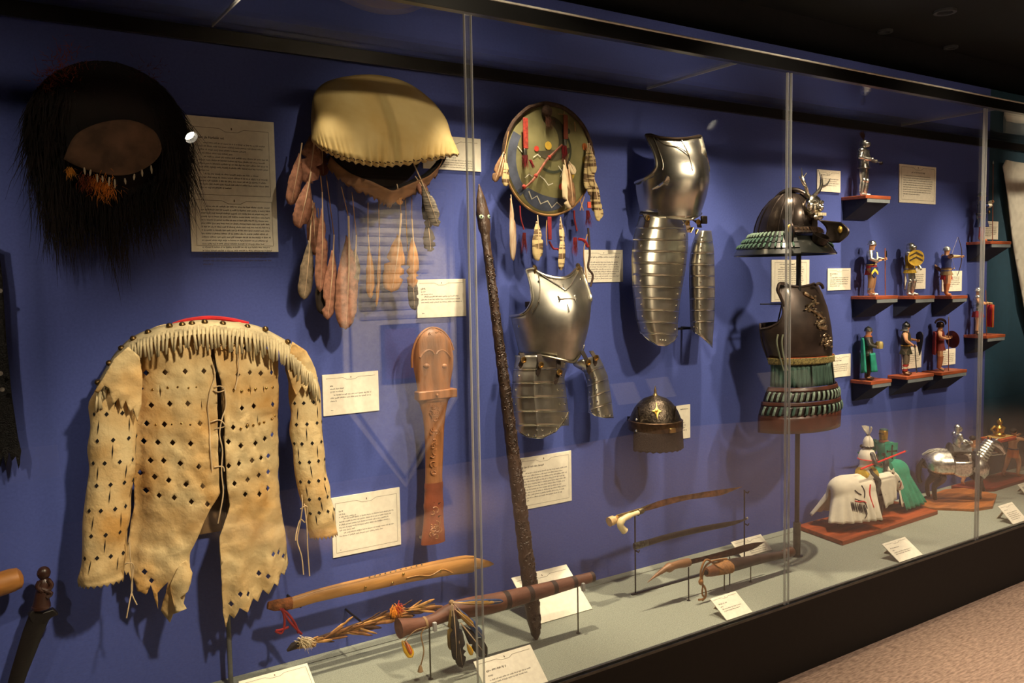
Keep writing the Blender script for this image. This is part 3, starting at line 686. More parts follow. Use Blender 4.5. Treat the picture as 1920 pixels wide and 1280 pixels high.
# ================================================================ shaggy dark headdress
def build_headdress():
    O = W(210, 280, .1); O = V((O.x, 0, O.z))
    t = thing('fur_shield', 'shaggy dark fur shield with orange tufts, in shadow at upper left', 'shield', O)
    Mh = mat('dark_brown_fur', (26, 18, 14), .85, var=.3); Ml = mat('worn_leather', (92, 66, 48), .85, var=.3, scale=14, bump=.3)
    c = W(208, 262, .06); c = V((c.x, -.05, c.z)); R = .225
    obj('hide_disc', MB().lathe([(.001, .05), (R*.5, .046), (R*.85, .026), (R, .0), (R*.9, -.02), (.001, -.022)], 40, c, (0, -1, -.1)), mat('black_hide', (22, 15, 12), .9), t, world=O)
    # leather flap: half moon
    fl = [W(a.x, a.y, .1) for a in smoothpath([V((q[0], q[1], 0)) for q in [(118, 300), (140, 255), (190, 232), (240, 228), (285, 246), (300, 280), (286, 305), (255, 324), (220, 331), (180, 326), (145, 314), (118, 300)]], 4)[:-1]]
    ol = [(p.x, p.z) for p in fl]; cx = sum(p[0] for p in ol)/len(ol); cz = sum(p[1] for p in ol)/len(ol)
    obj('leather_flap', sheet(ol, lambda x, z: (x, -.135+.9*(x-cx)**2+1.0*(z-cz)**2+.006*nz((x*20, z*20, 3)), z), .014), Ml, t, world=O, solid=.003)
    rnd = random.Random(21)
    hair = MB()
    for i in range(2600):
        a = rnd.uniform(0, 2*PI); rr = R*math.sqrt(rnd.uniform(.4, 1.0))
        p = c+V((math.cos(a)*rr, -.03*(1-rr/R)-.015, math.sin(a)*rr*1.02))
        if abs(p.x-cx) < .11 and cz-.04 < p.z < cz+.015: continue
        low = math.sin(a) < -.2; side = abs(math.cos(a)) > .6
        L = rnd.uniform(.09, .22) if low else (rnd.uniform(.06, .17) if side else rnd.uniform(.03, .07))
        strands(hair, p, (math.cos(a)*.25, -.35, math.sin(a)*.3-.45), L*.8, rnd.uniform(.0009, .002), rnd, 3, .3, .45 if side or low else .15)
    for (px, py, n) in ((90, 300, 220), (95, 380, 200), (110, 430, 120), (320, 330, 150), (190, 400, 200), (215, 450, 140), (300, 380, 120), (140, 420, 160)):
        for i in range(n):
            p = W(px+rnd.gauss(0, 16), py+rnd.gauss(0, 26)-30, rnd.uniform(.04, .12))
            strands(hair, p, (rnd.uniform(-.3, .3), -.1, -1), rnd.uniform(.06, .15), rnd.uniform(.0008, .0017), rnd, 3, .22, .5)
    obj('fur', hair, Mh, t, world=O, smooth=False, kind='stuff')
    def tuft(px, py, n, m, L, sp=8, d=.13, dirs=(0, -.5, -.5)):
        tb = MB()
        for i in range(n):
            p = W(px+rnd.gauss(0, sp), py+rnd.gauss(0, sp), d); strands(tb, p, (dirs[0]+rnd.uniform(-.6, .6), dirs[1], dirs[2]+rnd.uniform(-.4, .4)), L*rnd.uniform(.6, 1.2), .0011, rnd, 3, .4, .2)
        obj('orange_tuft', tb, m, t, world=O, smooth=False)
    Mo = mat('orange_fluff', (226, 128, 40), .9, var=.3); Mr = mat('rust_fluff', (120, 52, 26), .9, var=.3)
    tuft(131, 318, 60, mat('yellow_orange_fluff', (232, 160, 60), .9), .022, 4); tuft(165, 338, 90, Mr, .03, 8); tuft(198, 350, 130, Mo, .03, 11); tuft(180, 340, 60, Mo, .03, 6)
    tuft(92, 152, 120, Mr, .03, 12, .09, (-.3, -.5, .3)); tuft(125, 120, 160, Mr, .03, 20, .1, (-.1, -.5, .4)); tuft(280, 135, 60, mat('dark_red_fluff', (70, 22, 18), .9), .03, 14, .09, (.2, -.5, .3))
    for px, py in ((158, 318), (170, 322), (182, 330), (192, 333), (205, 336), (215, 340), (234, 338), (252, 330), (266, 322), (283, 314)):
        a = W(px, py-4, .145); b = W(px+rnd.uniform(-2, 2), py+rnd.uniform(6, 13), .145)
        obj('bone_pendant', MB().tube([a, a.lerp(b, .5), b], [.0017, .0032, .0012], 6), mat('bone', (196, 178, 150), .5), t, world=O)
build_headdress()

# ================================================================ black mail coat cut by the left edge
def build_mail():
    t = thing('mail_coat', 'black ringed mail coat with ragged hem, cut by the left edge', 'mail', W(-30, 700, .05)*1)
    O = t.location.copy(); O.y = 0; t.location = O
    M = mat('black_mail', (20, 19, 20), .45, .5, var=.5, scale=220, bump=1.2, bscale=260)
    rnd = random.Random(2)
    pl = [(-190, 440), (-90, 420), (-5, 450), (4, 520), (12, 640), (22, 740), (34, 820), (40, 846)]
    hem = [(40, 846)]
    x = 40; 
    while x > -190: hem += [(x-5, 868+rnd.uniform(-4, 12)), (x-10, 852+rnd.uniform(-6, 4))]; x -= 12
    ol = [xz(a, b, .06) for a, b in pl[:-1]+hem]
    cx = xz(-80, 700, .06)[0]
    s = obj('mail_sheet', sheet(ol, lambda x, z: (x, -.075+1.6*(x-cx)**2-.012*math.sin(x*70+z*3)-.01*nz((x*12, z*6, 1)), z), .014), M, t, world=O, solid=.006)
    for a, b in ((0, 545), (1, 700), (4, 730)):
        p = W(a, b, .09); obj('ring', MB().lathe([(.004, -.0012), (.0062, -.0012), (.0062, .0012), (.004, .0012)], 12, p, (.2, -1, 0)), mat('steel_ring', (150, 150, 150), .3, 1), t, world=O)
build_mail()

# ================================================================ painted feather shield
def build_painted_shield():
    c0 = W(1029, 301, .10); O = V((c0.x, 0, c0.z))
    t = thing('painted_shield', 'round olive painted hide shield with red tassels and barred feathers', 'shield', O)
    r = (W(1029, 199, .10).z-W(1029, 404, .10).z)/2; c = V((c0.x, -.10, c0.z)); ax = V((.0, -1, -.05)).normalized()
    q = V((0, 0, 1)).rotation_difference(ax)
    ux = V((1, 0, 0)); uz = ax.cross(ux).normalized(); uz = uz if uz.z > 0 else -uz
    def S(a, b, lift=0): # shield coordinates in units of the radius
        rr = min(1, math.hypot(a, b)); return c+ux*(a*r)+uz*(b*r)+ax*(.030*(1-rr*rr)+lift)
    Mo = mat('olive_hide', (104, 100, 62), .8, var=0, scale=9, col2=(134, 128, 84), bump=.25, bscale=40, detail=6)
    def disc(u, v): a = 2*PI*u; return S(v*math.cos(a), v*math.sin(a))
    obj('hide_face', MB().grid(disc, 56, 12), Mo, t, world=O, solid=.006)
    Mh = mat('dark_bark_wrap', (62, 42, 30), .85, var=.3, scale=50, bump=.5)
    hoop = [S(1.02*math.cos(a), 1.02*math.sin(a), .006)+V((0, 0, .004*nz((a*5, 1, 1)))) for a in [math.radians(d) for d in range(-8, 190, 5)]]
    obj('wrapped_hoop', MB().tube(hoop, [.0085+.0025*nz((i*.9, 3, 2)) for i in range(len(hoop))], 8), Mh, t, world=O)
    lowh = [S(1.0*math.cos(a), 1.0*math.sin(a), .003) for a in [math.radians(d) for d in range(188, 354, 5)]]
    obj('sewn_rim', MB().tube(lowh, .005, 7), mat('tan_rim', (140, 104, 60), .8), t, world=O)
    # ---- painted motifs
    def band(fnpts, wf, m, nm='painted_band', lift=.0042):
        mb = MB(); pts = fnpts; n = len(pts)
        for i, (a, b) in enumerate(pts):
            a2, b2 = pts[min(i+1, n-1)]; a1, b1 = pts[max(i-1, 0)]; d = V((a2-a1, b2-b1)); d.normalize(); w = wf(i/(n-1))/2
            mb.v += [S(a-d.y*w, b+d.x*w, lift), S(a+d.y*w, b-d.x*w, lift)]
        for i in range(n-1): k = i*2; mb.f.append((k, k+1, k+3, k+2))
        return obj(nm, mb, m, t, world=O, smooth=False)
    Mbl = mat('blue_grey_paint', (66, 72, 88), .85, var=.2); Mdk = mat('dark_olive_paint', (66, 62, 42), .85, var=.2); Mgn = mat('dark_green_paint', (50, 56, 40), .85)
    My = mat('yellow_paint', (196, 160, 50), .8); Mr = mat('red_paint', (180, 50, 30), .8); Mwp = mat('white_paint', (200, 196, 176), .8)
    arc = lambda r0, d0, d1, cx=0, cy=0, n=24: [(cx+r0*math.cos(math.radians(lerp(d0, d1, i/n))), cy+r0*math.sin(math.radians(lerp(d0, d1, i/n)))) for i in range(n+1)]
    band(arc(.80, 225, 300), lambda u: .25*math.sin(PI*min(1, u*1.0+.06))**.5+.02, Mbl)
    band(arc(.86, 150, 226), lambda u: .16, Mbl)
    zig = [(-.50, -.58), (-.42, -.72), (-.32, -.66), (-.22, -.80), (-.08, -.74), (.04, -.86), (.14, -.76), (.28, -.84)]
    band(zig, lambda u: .022, Mwp, 'painted_zigzag', .0056)
    band(arc(.34, 100, -70, -.12, .40), lambda u: .20*math.sin(PI*u*.9+.2)+.02, Mdk)
    band(arc(.9, 255, 305, -.1, .98), lambda u: .17*math.sin(PI*u*.85+.3)+.02, Mdk)
    band(arc(.42, 60, -120, -.02, .2), lambda u: .05, Mgn)
    def dot(a, b, rr, m): obj('painted_dot', MB().grid(lambda u, v: S(a+rr*v*math.cos(2*PI*u), b+rr*v*math.sin(2*PI*u), .0058), 14, 2), m, t, world=O, smooth=False)
    dot(-.13, .25, .075, My); dot(.42, -.25, .085, My); dot(.20, -.47, .06, Mr); dot(-.38, .18, .05, Mr); dot(.36, .55, .05, Mgn); dot(.78, .30, .07, mat('orange_paint', (170, 90, 30), .8)); dot(.80, .05, .08, My)
    for pts in ([(-.45, .02), (-.36, .08), (-.30, .04)], [(-.3, -.3), (-.2, -.36), (-.1, -.46), (0, -.42)], [(.1, -.1), (.2, -.2), (.16, -.3)], [(-.75, .2), (-.66, .1), (-.6, -.05)], [(-.6, -.35), (-.52, -.28), (-.45, -.32)]):
        band(pts, lambda u: .018, Mwp, 'painted_stroke', .0056)
    # helper: photo pixel of the old crop -> photo pixel
    Q = lambda a, b: (880+a/3.369, 160+b/3.369)
    def wp(a, b, d=.135): return W(*Q(a, b), d)
    Mred = mat('red_wrap', (146, 46, 32), .85, var=.25, scale=90); Mdred = mat('crimson_horsehair', (112, 18, 26), .85, var=.3)
    def tassel(a, b, length, w, d=.14, bend=0):
        tb = MB(); rnd = random.Random(int(a)); p0 = wp(a, b, d)
        for i in range(34):
            strands(tb, p0+V((rnd.uniform(-w, w), rnd.uniform(-w, w)*.6, 0)), (bend+rnd.uniform(-.2, .2), -.05, -1), length*rnd.uniform(.8, 1.1), .0014, rnd, 3, .12, .1)
        obj('tassel', tb, Mdred, t, world=O, smooth=False)
    def drop(a0, b0, a1, b1, w, m, d=.14, nm='wrapped_drop'):
        obj(nm, MB().box(((wp(a0, b0, d)+wp(a1, b1, d))/2), (w, .006, (wp(a0, b0, d)-wp(a1, b1, d)).length)), m, t, world=O, bevel=.002)
    drop(355, 205, 355, 400, .022, Mred); drop(352, 400, 352, 445, .012, mat('tin_cone', (120, 116, 108), .35, .9)); tassel(352, 440, .05, .009); tassel(385, 470, .035, .006, bend=.6)
    drop(608, 185, 608, 340, .02, mat('brown_red_wrap', (128, 62, 42), .85)); drop(604, 340, 604, 385, .012, mat('tin_cone', (120, 116, 108), .35, .9)); tassel(600, 380, .07, .010)
    # medicine bundle at the top
    obj('bundle', MB().ball(wp(490, 165, .13), (.024, .014, .026), 12, 8), Mh, t, world=O)
    tb = MB(); rnd = random.Random(4)
    for i in range(70): strands(tb, wp(500+rnd.gauss(0, 14), 215+rnd.gauss(0, 10), .14), (rnd.uniform(-.5, .5), -.3, -.8), rnd.uniform(.02, .04), .0012, rnd)
    obj('fur_tuft', tb, mat('brown_tuft', (88, 50, 34), .9), t, world=O, smooth=False)
    # stick tied across
    obj('stick', MB().tube(smoothpath([wp(585, 375), wp(530, 430), wp(490, 470), wp(440, 545), (wp(400, 600)), wp(345, 650)], 3), [.004]*3+[.005]*10+[.0035]*3, 7), mat('red_brown_stick', (112, 58, 36), .7, var=.3, scale=60), t, world=O)
    for a, b in ((505, 455), (345, 640), (420, 572)): obj('binding', MB().ball(wp(a, b), (.008, .008, .009), 8, 6), Mred, t, world=O)
    # feathers
    Mw = mat('cream_eagle_feather', (206, 186, 150), .8, var=.1, scale=30); Mb = mat('barred_feather', (206, 184, 132), .8, var=0, scale=24, col2=(104, 80, 52), stretch=(.5, .5, 4.2), lo=.50, hi=.56, detail=1); Mbr = mat('brown_feather', (116, 84, 54), .8, var=.3, scale=40)
    rf = random.Random(8)
    def F(b, tp, w, m, d=.145, **k): feather(t, wp(*b, d), wp(*tp, d+.004), w, m, O, rnd=rf, ragged=.4, **k)
    F((600, 470), (640, 780), .058, Mw); F((630, 480), (668, 560), .03, Mw); F((625, 500), (655, 770), .04, Mbr, .149)
    for k, (b, tp) in enumerate([((745, 365), (745, 660)), ((755, 365), (775, 640)), ((765, 380), (790, 560)), ((760, 480), (770, 700)), ((780, 560), (815, 760)), ((790, 600), (820, 860)), ((770, 640), (800, 800)), ((800, 680), (835, 840))]): F(b, tp, .036, Mb, .13+.006*(k % 3))
    for k, (b, tp) in enumerate([((215, 420), (160, 610)), ((222, 440), (190, 580)), ((225, 430), (232, 640))]): F(b, tp, .034, (Mbr, Mbr, Mb)[k], .12)
    for b, tp in (((248, 290), (222, 430)), ((600, 165), (595, 195)), ((560, 180), (600, 185)), ((665, 230), (670, 290)), ((700, 720), (720, 790)), ((728, 700), (700, 790))):
        obj('thong', MB().tube([wp(*b, .13), wp(*tp, .13)], .002, 5), mat('tan_thong', (170, 132, 84), .8), t, world=O)
    # hanging drops below the rim
    F((262, 690), (278, 1110), .03, mat('brown_white_feather', (150, 110, 78), .8, var=0, scale=20, col2=(206, 186, 160), stretch=(3, 3, .5)), .12, start=.08)
    F((430, 820), (435, 1110), .05, Mb, .13, start=.15); F((575, 830), (590, 1000), .026, Mb, .13); F((590, 900), (580, 1170), .032, Mb, .135)
    def cordp(pts, m, rr=.003): obj('cord', MB().tube(smoothpath([wp(a, b, .13) for a, b in pts], 4), rr, 6), m, t, world=O)
    cordp([(320, 760), (325, 840), (345, 910)], Mdred); tassel(345, 930, .075, .006)
    drop(507, 830, 507, 975, .017, Mdred, .13); cordp([(490, 850), (486, 930), (490, 1010)], mat('tan_thong', (170, 132, 84), .8), .0016); cordp([(505, 985), (530, 1030), (560, 1035), (585, 1070)], Mdred, .004)
    cordp([(662, 790), (665, 850), (680, 920)], Mdred, .004); tassel(668, 960, .07, .006); cordp([(690, 970), (725, 980), (750, 1020)], Mdred, .006)
    drop(757, 735, 757, 775, .017, mat('striped_red_wrap', (200, 80, 60), .8), .13); tassel(750, 790, .065, .007); cordp([(750, 900), (758, 1000), (760, 1080), (750, 1150), (780, 1200), (765, 1270)], mat('dark_fur_strip', (62, 44, 34), .85), .0045); cordp([(745, 940), (722, 1050), (735, 1180), (745, 1240)], mat('tan_thong', (170, 132, 84), .8), .002)
build_painted_shield()

# ================================================================ carved paddle club
def build_paddle():
    d = .10
    pts = [(618, 800, 10), (612, 813, 16)]
    tab = [(614, 6), (624, 23), (640, 33), (665, 39), (690, 38), (715, 33), (728, 31), (736, 35), (745, 36), (752, 28), (775, 22), (810, 18), (850, 17), (890, 16), (915, 17), (930, 18), (960, 18), (985, 20), (1000, 22), (1016, 23)]
    cxs = [(614, 808), (640, 812), (690, 813), (740, 813), (780, 814), (850, 814), (900, 813), (960, 813), (1016, 812)]
    c0 = W(813, 815, d); O = V((c0.x, 0, c0.z))
    t = thing('carved_club', 'carved reddish wooden paddle club with owl-like face, left of the glass post', 'club', O)
    M = mat('red_brown_wood', (146, 96, 58), .45, var=.2, scale=14, bump=.25, bscale=60, stretch=(3, 3, .5), spec=.5)
    rings = []; n = 22; tt = []
    y = 613
    ys = [613, 615, 618, 623, 630, 640, 655, 670, 690, 705, 718, 726, 730, 735, 745, 749, 753, 760, 775, 800, 830, 860, 890, 903, 905, 910, 914, 916, 922, 938, 944, 948, 958, 970, 986, 1000, 1014, 1017]
    for y in ys:
        w = interp(tab, y)*.97; cx = interp(cxs, y); p = W(cx, y, d); a = (W(cx+w, y, d).x-W(cx-w, y, d).x)/2
        if y in (905, 910, 914, 944, 948): a *= 1.06
        b = max(.012, min(.03, a*.55)) if y < 750 else min(a*.85, .022)
        rings.append([V((p.x+a*math.cos(2*PI*k/n), -d+b*math.sin(2*PI*k/n)*(1 if math.sin(2*PI*k/n) < 0 else .7), p.z)) for k in range(n)])
    kc = ys.index(903)+1
    obj('body', MB().loft(rings[:kc]), M, t, world=O); obj('grip', MB().loft(rings[kc-1:]), mat('red_stained_wood', (128, 66, 42), .42, var=.2, scale=14, bump=.4, bscale=50), t, world=O)
    def f(px, py, dd=.026): p = W(px, py, d+dd); return p
    # brow arcs, eyes, nose ridge, chin band
    for sgn in (-1, 1):
        arc = [f(816+sgn*(2+26*s), 664-9*math.sin(PI*min(1, s*.9+.1))+6*s*s+(3 if s == 0 else 0), .028-.007*s) for s in [i/8 for i in range(9)]]
        obj('brow', MB().tube(arc, .0046, 6), M, t, world=O)
        e = f(816+sgn*16.5, 686, .025); obj('eye', MB().ball(e, (.0125, .010, .009), 12, 8), M, t, world=O)
    a = f(783, 742, .0); b = f(845, 738, .0)
    obj('cross_band', MB().bbox((a.x-.012, -d-.034, a.z-.014), (b.x+.010, -d+.005, a.z+.018)), M, t, world=O, bevel=.004)
    obj('nose', MB().ball(f(820, 741, .036), (.006, .006, .007), 8, 6), M, t, world=O)
    rim = [f(813+40*math.cos(a_)-1, 678-64*math.sin(a_)*1.0, .006) for a_ in [math.radians(g) for g in range(20, 200, 10)]]
    obj('rim_ridge', MB().tube(rim, .0045, 6), M, t, world=O)
    # carved relief: scrolls and arcs along the shaft, as raised beads
    rl = MB(); rnd = random.Random(6)
    for k in range(130):
        py = rnd.choice([rnd.uniform(625, 650), rnd.uniform(755, 890), rnd.uniform(755, 890), rnd.uniform(950, 1008), rnd.uniform(710, 725)])
        w = interp(tab, py)*.8; px = 816+rnd.uniform(-.6, .75)*w*.8; rr = rnd.uniform(2, 6); a0 = rnd.uniform(0, 6)
        s = (px-813)/max(w, 1); dd = (.024 if py > 750 else .026)*math.sqrt(max(.15, 1-s*s))-.002
        rl.tube([f(px+rr*math.cos(a0+q*.6), py+rr*math.sin(a0+q*.6), dd) for q in range(7)], .0026, 5)
    obj('carved_relief', rl, M, t, world=O, kind='stuff')
    for py in (944, 968): # dark inlays painted for the shade in carved notches
        obj('notch_shade_inlay', MB().prism([(-9, -3), (0, 4), (9, -3), (0, -1)], lambda q: f(820+q[0]*.8, py+q[1], .0215), lambda q: f(820+q[0]*.8, py+q[1], .01)), mat('notch_shade', (40, 18, 10), .9), t, world=O)
    e = W(812, 1018, d)
    obj('wall_cradle', MB().lathe([(.026, -.004), (.029, -.004), (.029, .006), (.026, .006)], 20, (e.x, -.075, e.z)).bbox((e.x-.006, -.05, e.z-.004), (e.x+.006, 0, e.z+.004)), mat('clear_acrylic_mount', (170, 170, 168), .12, spec=.7), t, world=O)
build_paddle()

# ================================================================ long dark carved staff
def build_staff():
    foot = Zp(1006, 1198, DECK+.004); topx = W(898, 345, .10)
    A = V((foot.x, foot.y, DECK+.004)); B = V((topx.x, topx.y, topx.z)); ax = (B-A).normalized(); L = (B-A).length
    t = thing('carved_staff', 'long dark carved wooden staff leaning behind the left glass post', 'staff', A)
    M = mat('black_brown_wood', (64, 47, 36), .42, var=.3, scale=30, bump=1.0, bscale=90, stretch=(1, 1, .6), spec=.6)
    side = V((1, 0, 0)); side = (side-ax*side.dot(ax)).normalized(); outv = side.cross(ax); outv = outv if outv.y < 0 else -outv
    tab = [(0, .006), (.012, .019), (.05, .028), (.12, .030), (.3, .027), (.5, .023), (.7, .019), (.86, .017), (.885, .018), (.905, .026), (.93, .027), (.955, .022), (.98, .012), (1, .002)]
    rings = []; n = 14; m = 90
    for i in range(m+1):
        u = i/m; r = interp(tab, u)*(1+.05*math.sin(u*190)); fl = .8 if u < .85 else .7
        rings.append([A+ax*(L*u)+side*(r*math.cos(2*PI*k/n))+outv*(r*fl*math.sin(2*PI*k/n)) for k in range(n)])
    obj('shaft', MB().loft(rings), M, t, world=A)
    for s in (-1, 1):
        e = A+ax*(L*.925)+side*(s*.016)+outv*.013
        obj('shell_eye', MB().lathe([(.0005, .004), (.007, .003), (.009, 0), (.009, -.004)], 14, e, (outv+side*s*.5)), mat('pale_shell', (170, 190, 160), .15, spec=.8), t, world=A)
        obj('eye_pupil', MB().ball(e+outv*.0045+side*s*.002, .0028, 8, 5), mat('black_pupil', (8, 8, 8), .3), t, world=A)
    # carved spiral ridges: raised curls along the shaft
    rl = MB(); rnd = random.Random(12)
    for k in range(240):
        u = rnd.uniform(.02, .84); r = interp(tab, u); th = rnd.uniform(.15*PI, .85*PI); rr = rnd.uniform(.004, .010)
        pts = []
        for q in range(8):
            a = q*.8; du = rr*math.sin(a)*(1-q*.08)/L; dth = rr*math.cos(a)*(1-q*.08)/r; T = th+dth
            pts.append(A+ax*(L*(u+du))+side*(r*1.02*math.cos(T))+outv*(r*.83*math.sin(T)))
        rl.tube(pts, .0023, 4)
    obj('carved_curls', rl, M, t, world=A, kind='stuff')
build_staff()

# ================================================================ kris with figure hilt and a wooden club end at lower left
def build_left_pair():
    a = W(-70, 1118, .09); b = W(44, 1080, .09)
    t = thing('wooden_club', 'light wooden club with rounded end, cut by the left edge', 'club', b)
    M = mat('honey_wood', (176, 118, 58), .5, var=.2, scale=12, stretch=(.5, 2, 2), bump=.15)
    ax = (b-a).normalized(); L = (b-a).length
    obj('shaft', MB().tube([a+ax*(L*u) for u in (0, .5, .8, .93, .98, 1)], [.034, .034, .033, .029, .018, .003], 16), M, t, world=b)
    c = W(80, 1100, .08)
    t = thing('kris', 'dagger with dark carved seated-figure hilt beside the wooden club', 'dagger', c)
    Mh = mat('dark_polished_wood', (58, 34, 26), .35, var=.2, scale=30, spec=.6)
    f = lambda px, py, d=.08: W(px, py, d)
    s = .0018
    hb = MB(); hb.tube([f(78, 1134), f(78, 1120), f(80, 1105), f(84, 1090), f(83, 1083)], [.024, .019, .017, .018, .010], 12)
    obj('hilt_figure', hb, Mh, t, world=c)
    obj('figure_head', MB().ball(f(82, 1074), (.018, .017, .020), 12, 8).ball(f(73, 1076, .085), (.006, .006, .005), 8, 5), Mh, t, world=c)
    for pl in ([(90, 1086), (97, 1096), (90, 1106), (78, 1103)], [(74, 1090), (70, 1100), (80, 1108)], [(88, 1120), (96, 1112), (84, 1106)]):
        obj('figure_limb', MB().tube(smoothpath([f(x, y, .095) for x, y in pl], 3), .0062, 8), Mh, t, world=c)
    obj('hilt_ring', MB().lathe([(.016, -.005), (.025, -.004), (.025, .004), (.016, .006)], 16, f(77, 1137)), Mh, t, world=c)
    g = [(52, 1152), (60, 1142), (80, 1146), (100, 1140), (110, 1150), (96, 1156), (84, 1168), (58, 1166)]
    Md = mat('black_guard_and_shade', (20, 15, 14), .5)
    obj('flared_guard', MB().prism([xz(x, y, .08) for x, y in g], lambda p: (p[0], -.09, p[1]), lambda p: (p[0], -.065, p[1])), Md, t, world=c, bevel=.003)
    obj('scabbard', MB().tube([f(74, 1155), f(62, 1185), f(50, 1220), f(36, 1260), f(24, 1300), f(12, 1345)], [.028, .027, .025, .022, .020, .012], 10, flat=.4, up=(0, 1, 0)), Md, t, world=c)  # black length stands in for the shadow running down from the guard
build_left_pair()
# ================================================================ armour
M_steel = mat('polished_steel', (188, 184, 172), .36, 1, var=.12, scale=14, bump=.04, bscale=40)
M_steel2 = mat('bright_steel', (206, 202, 190), .25, 1, var=.10, scale=10, bump=.03, bscale=30)
M_steeld = mat('aged_steel', (150, 142, 126), .38, 1, var=.25, scale=16, bump=.06, bscale=50)
M_tas = mat('tasset_steel', (196, 190, 174), .33, .96, var=.12, scale=12)
M_edge_s = mat('bright_edge_steel', (226, 220, 204), .22, 1)  # paler steel for lame edges and border lines
M_strap = mat('dark_leather_strap', (46, 34, 26), .6, var=.2)
M_brass = mat('buckle_brass', (186, 154, 96), .3, 1)
M_rivet = mat('rivet_steel', (230, 226, 214), .2, 1)
class Half:
    "half-elliptical garment front; rows of (z, xL, xR, b): left silhouette and right contour measured on the plane d0"
    def __init__(s, rows, d0): s.rows = rows; s.d0 = d0
    def par(s, z):
        r = s.rows
        L = interp([(a[0], a[1]) for a in r], z); R = interp([(a[0], a[2]) for a in r], z); b = interp([(a[0], a[3]) for a in r], z)
        t = ((L+R)/2)/2.75; D = R-L; a = (D*D-(t*b)**2)/(2*D)
        return L+a, max(a, .02), b
    def P(s, th, z, lift=0., ridge=.05, flat=1.0):
        xc, a, b = s.par(z); c, sn = math.cos(th), math.sin(th)
        k = 1+ridge*math.exp(-((th-PI/2)/.28)**2)
        x = xc+(a+lift)*math.copysign(abs(c)**flat, c); y = -(s.d0+(b*k+lift)*abs(sn)**flat)
        return V((x, y, z))
    def inv(s, px, py):
        "(theta, z) of the point of the surface seen at a photo pixel (left, visible side)"
        best = None
        for i in range(150):
            th = PI-.02-i*(PI-.5)/149; z = W(px, py, s.d0+.1).z
            for _ in range(6):
                q = proj(s.P(th, z)); q2 = proj(s.P(th, z+.01)); z += (py-q[1])/((q2[1]-q[1])/.01)
            e = abs(proj(s.P(th, z))[0]-px)
            if best is None or e < best[0]: best = (e, th, z)
        return best[1:]
def half_rows(tab, d0):
    out = []
    for (pyL, pxL, pxR, b) in tab:
        p = W(pxL, pyL, d0); q = W(pxR, pyL, d0); out.append((p.z, p.x, q.x, b))
    return sorted(out)
def rivets(mb, pts, r=.003):
    for p in pts: mb.ball(p, (r, r, r), 7, 4)

def breastplate(t, O, H, outline, m, neck, armhole, waist):
    "outline in (theta, z)"
    obj('breastplate', sheet(outline, lambda th, z: H.P(th, z), .035, ()), m, t, world=O, solid=-.003, angle=60)

def lames(t, O, left, right, y0, y1, n, d0, bulge, m, step=.004, last_round=None, ridge=False, nm='lame', skew=0.):
    "curved overlapping plates; left/right edges are (y, x) tables in photo pixels"
    def P(u, y, k):
        a, b = interp(left, y), interp(right, y)
        px = lerp(a, b, u); bl = bulge*math.sin(PI*min(1, max(0, u)))**.8
        if ridge: bl += .012*math.exp(-((u-ridge)/.08)**2)
        return W(px, y+skew*u, d0(y)+bl+k)
    res = []
    for k in range(n):
        ya, yb = lerp(y0, y1, k/n), lerp(y0, y1, (k+1)/n)
        ov = (yb-ya)*.22 if k else 0
        def f(u, v, ya=ya, yb=yb, ov=ov, k=k):
            y = lerp(ya-ov, yb, v); e = yb
            if k == n-1 and last_round: y = lerp(ya-ov, lerp(ya, last_round(u), 1.0), v)
            return P(u, y, step*(v-.15))
        o = obj(nm, MB().grid(f, 22, 6), m, t, world=O, solid=.0022)
        pts = [V(f(i/16, 1))+V((0, -.001, 0)) for i in range(17)]
        obj('lame_edge', MB().tube(pts, .0017 if not (k == n-1) else .0032, 6), M_edge_s, o, world=O)
        res.append((f, o))
    return P, res

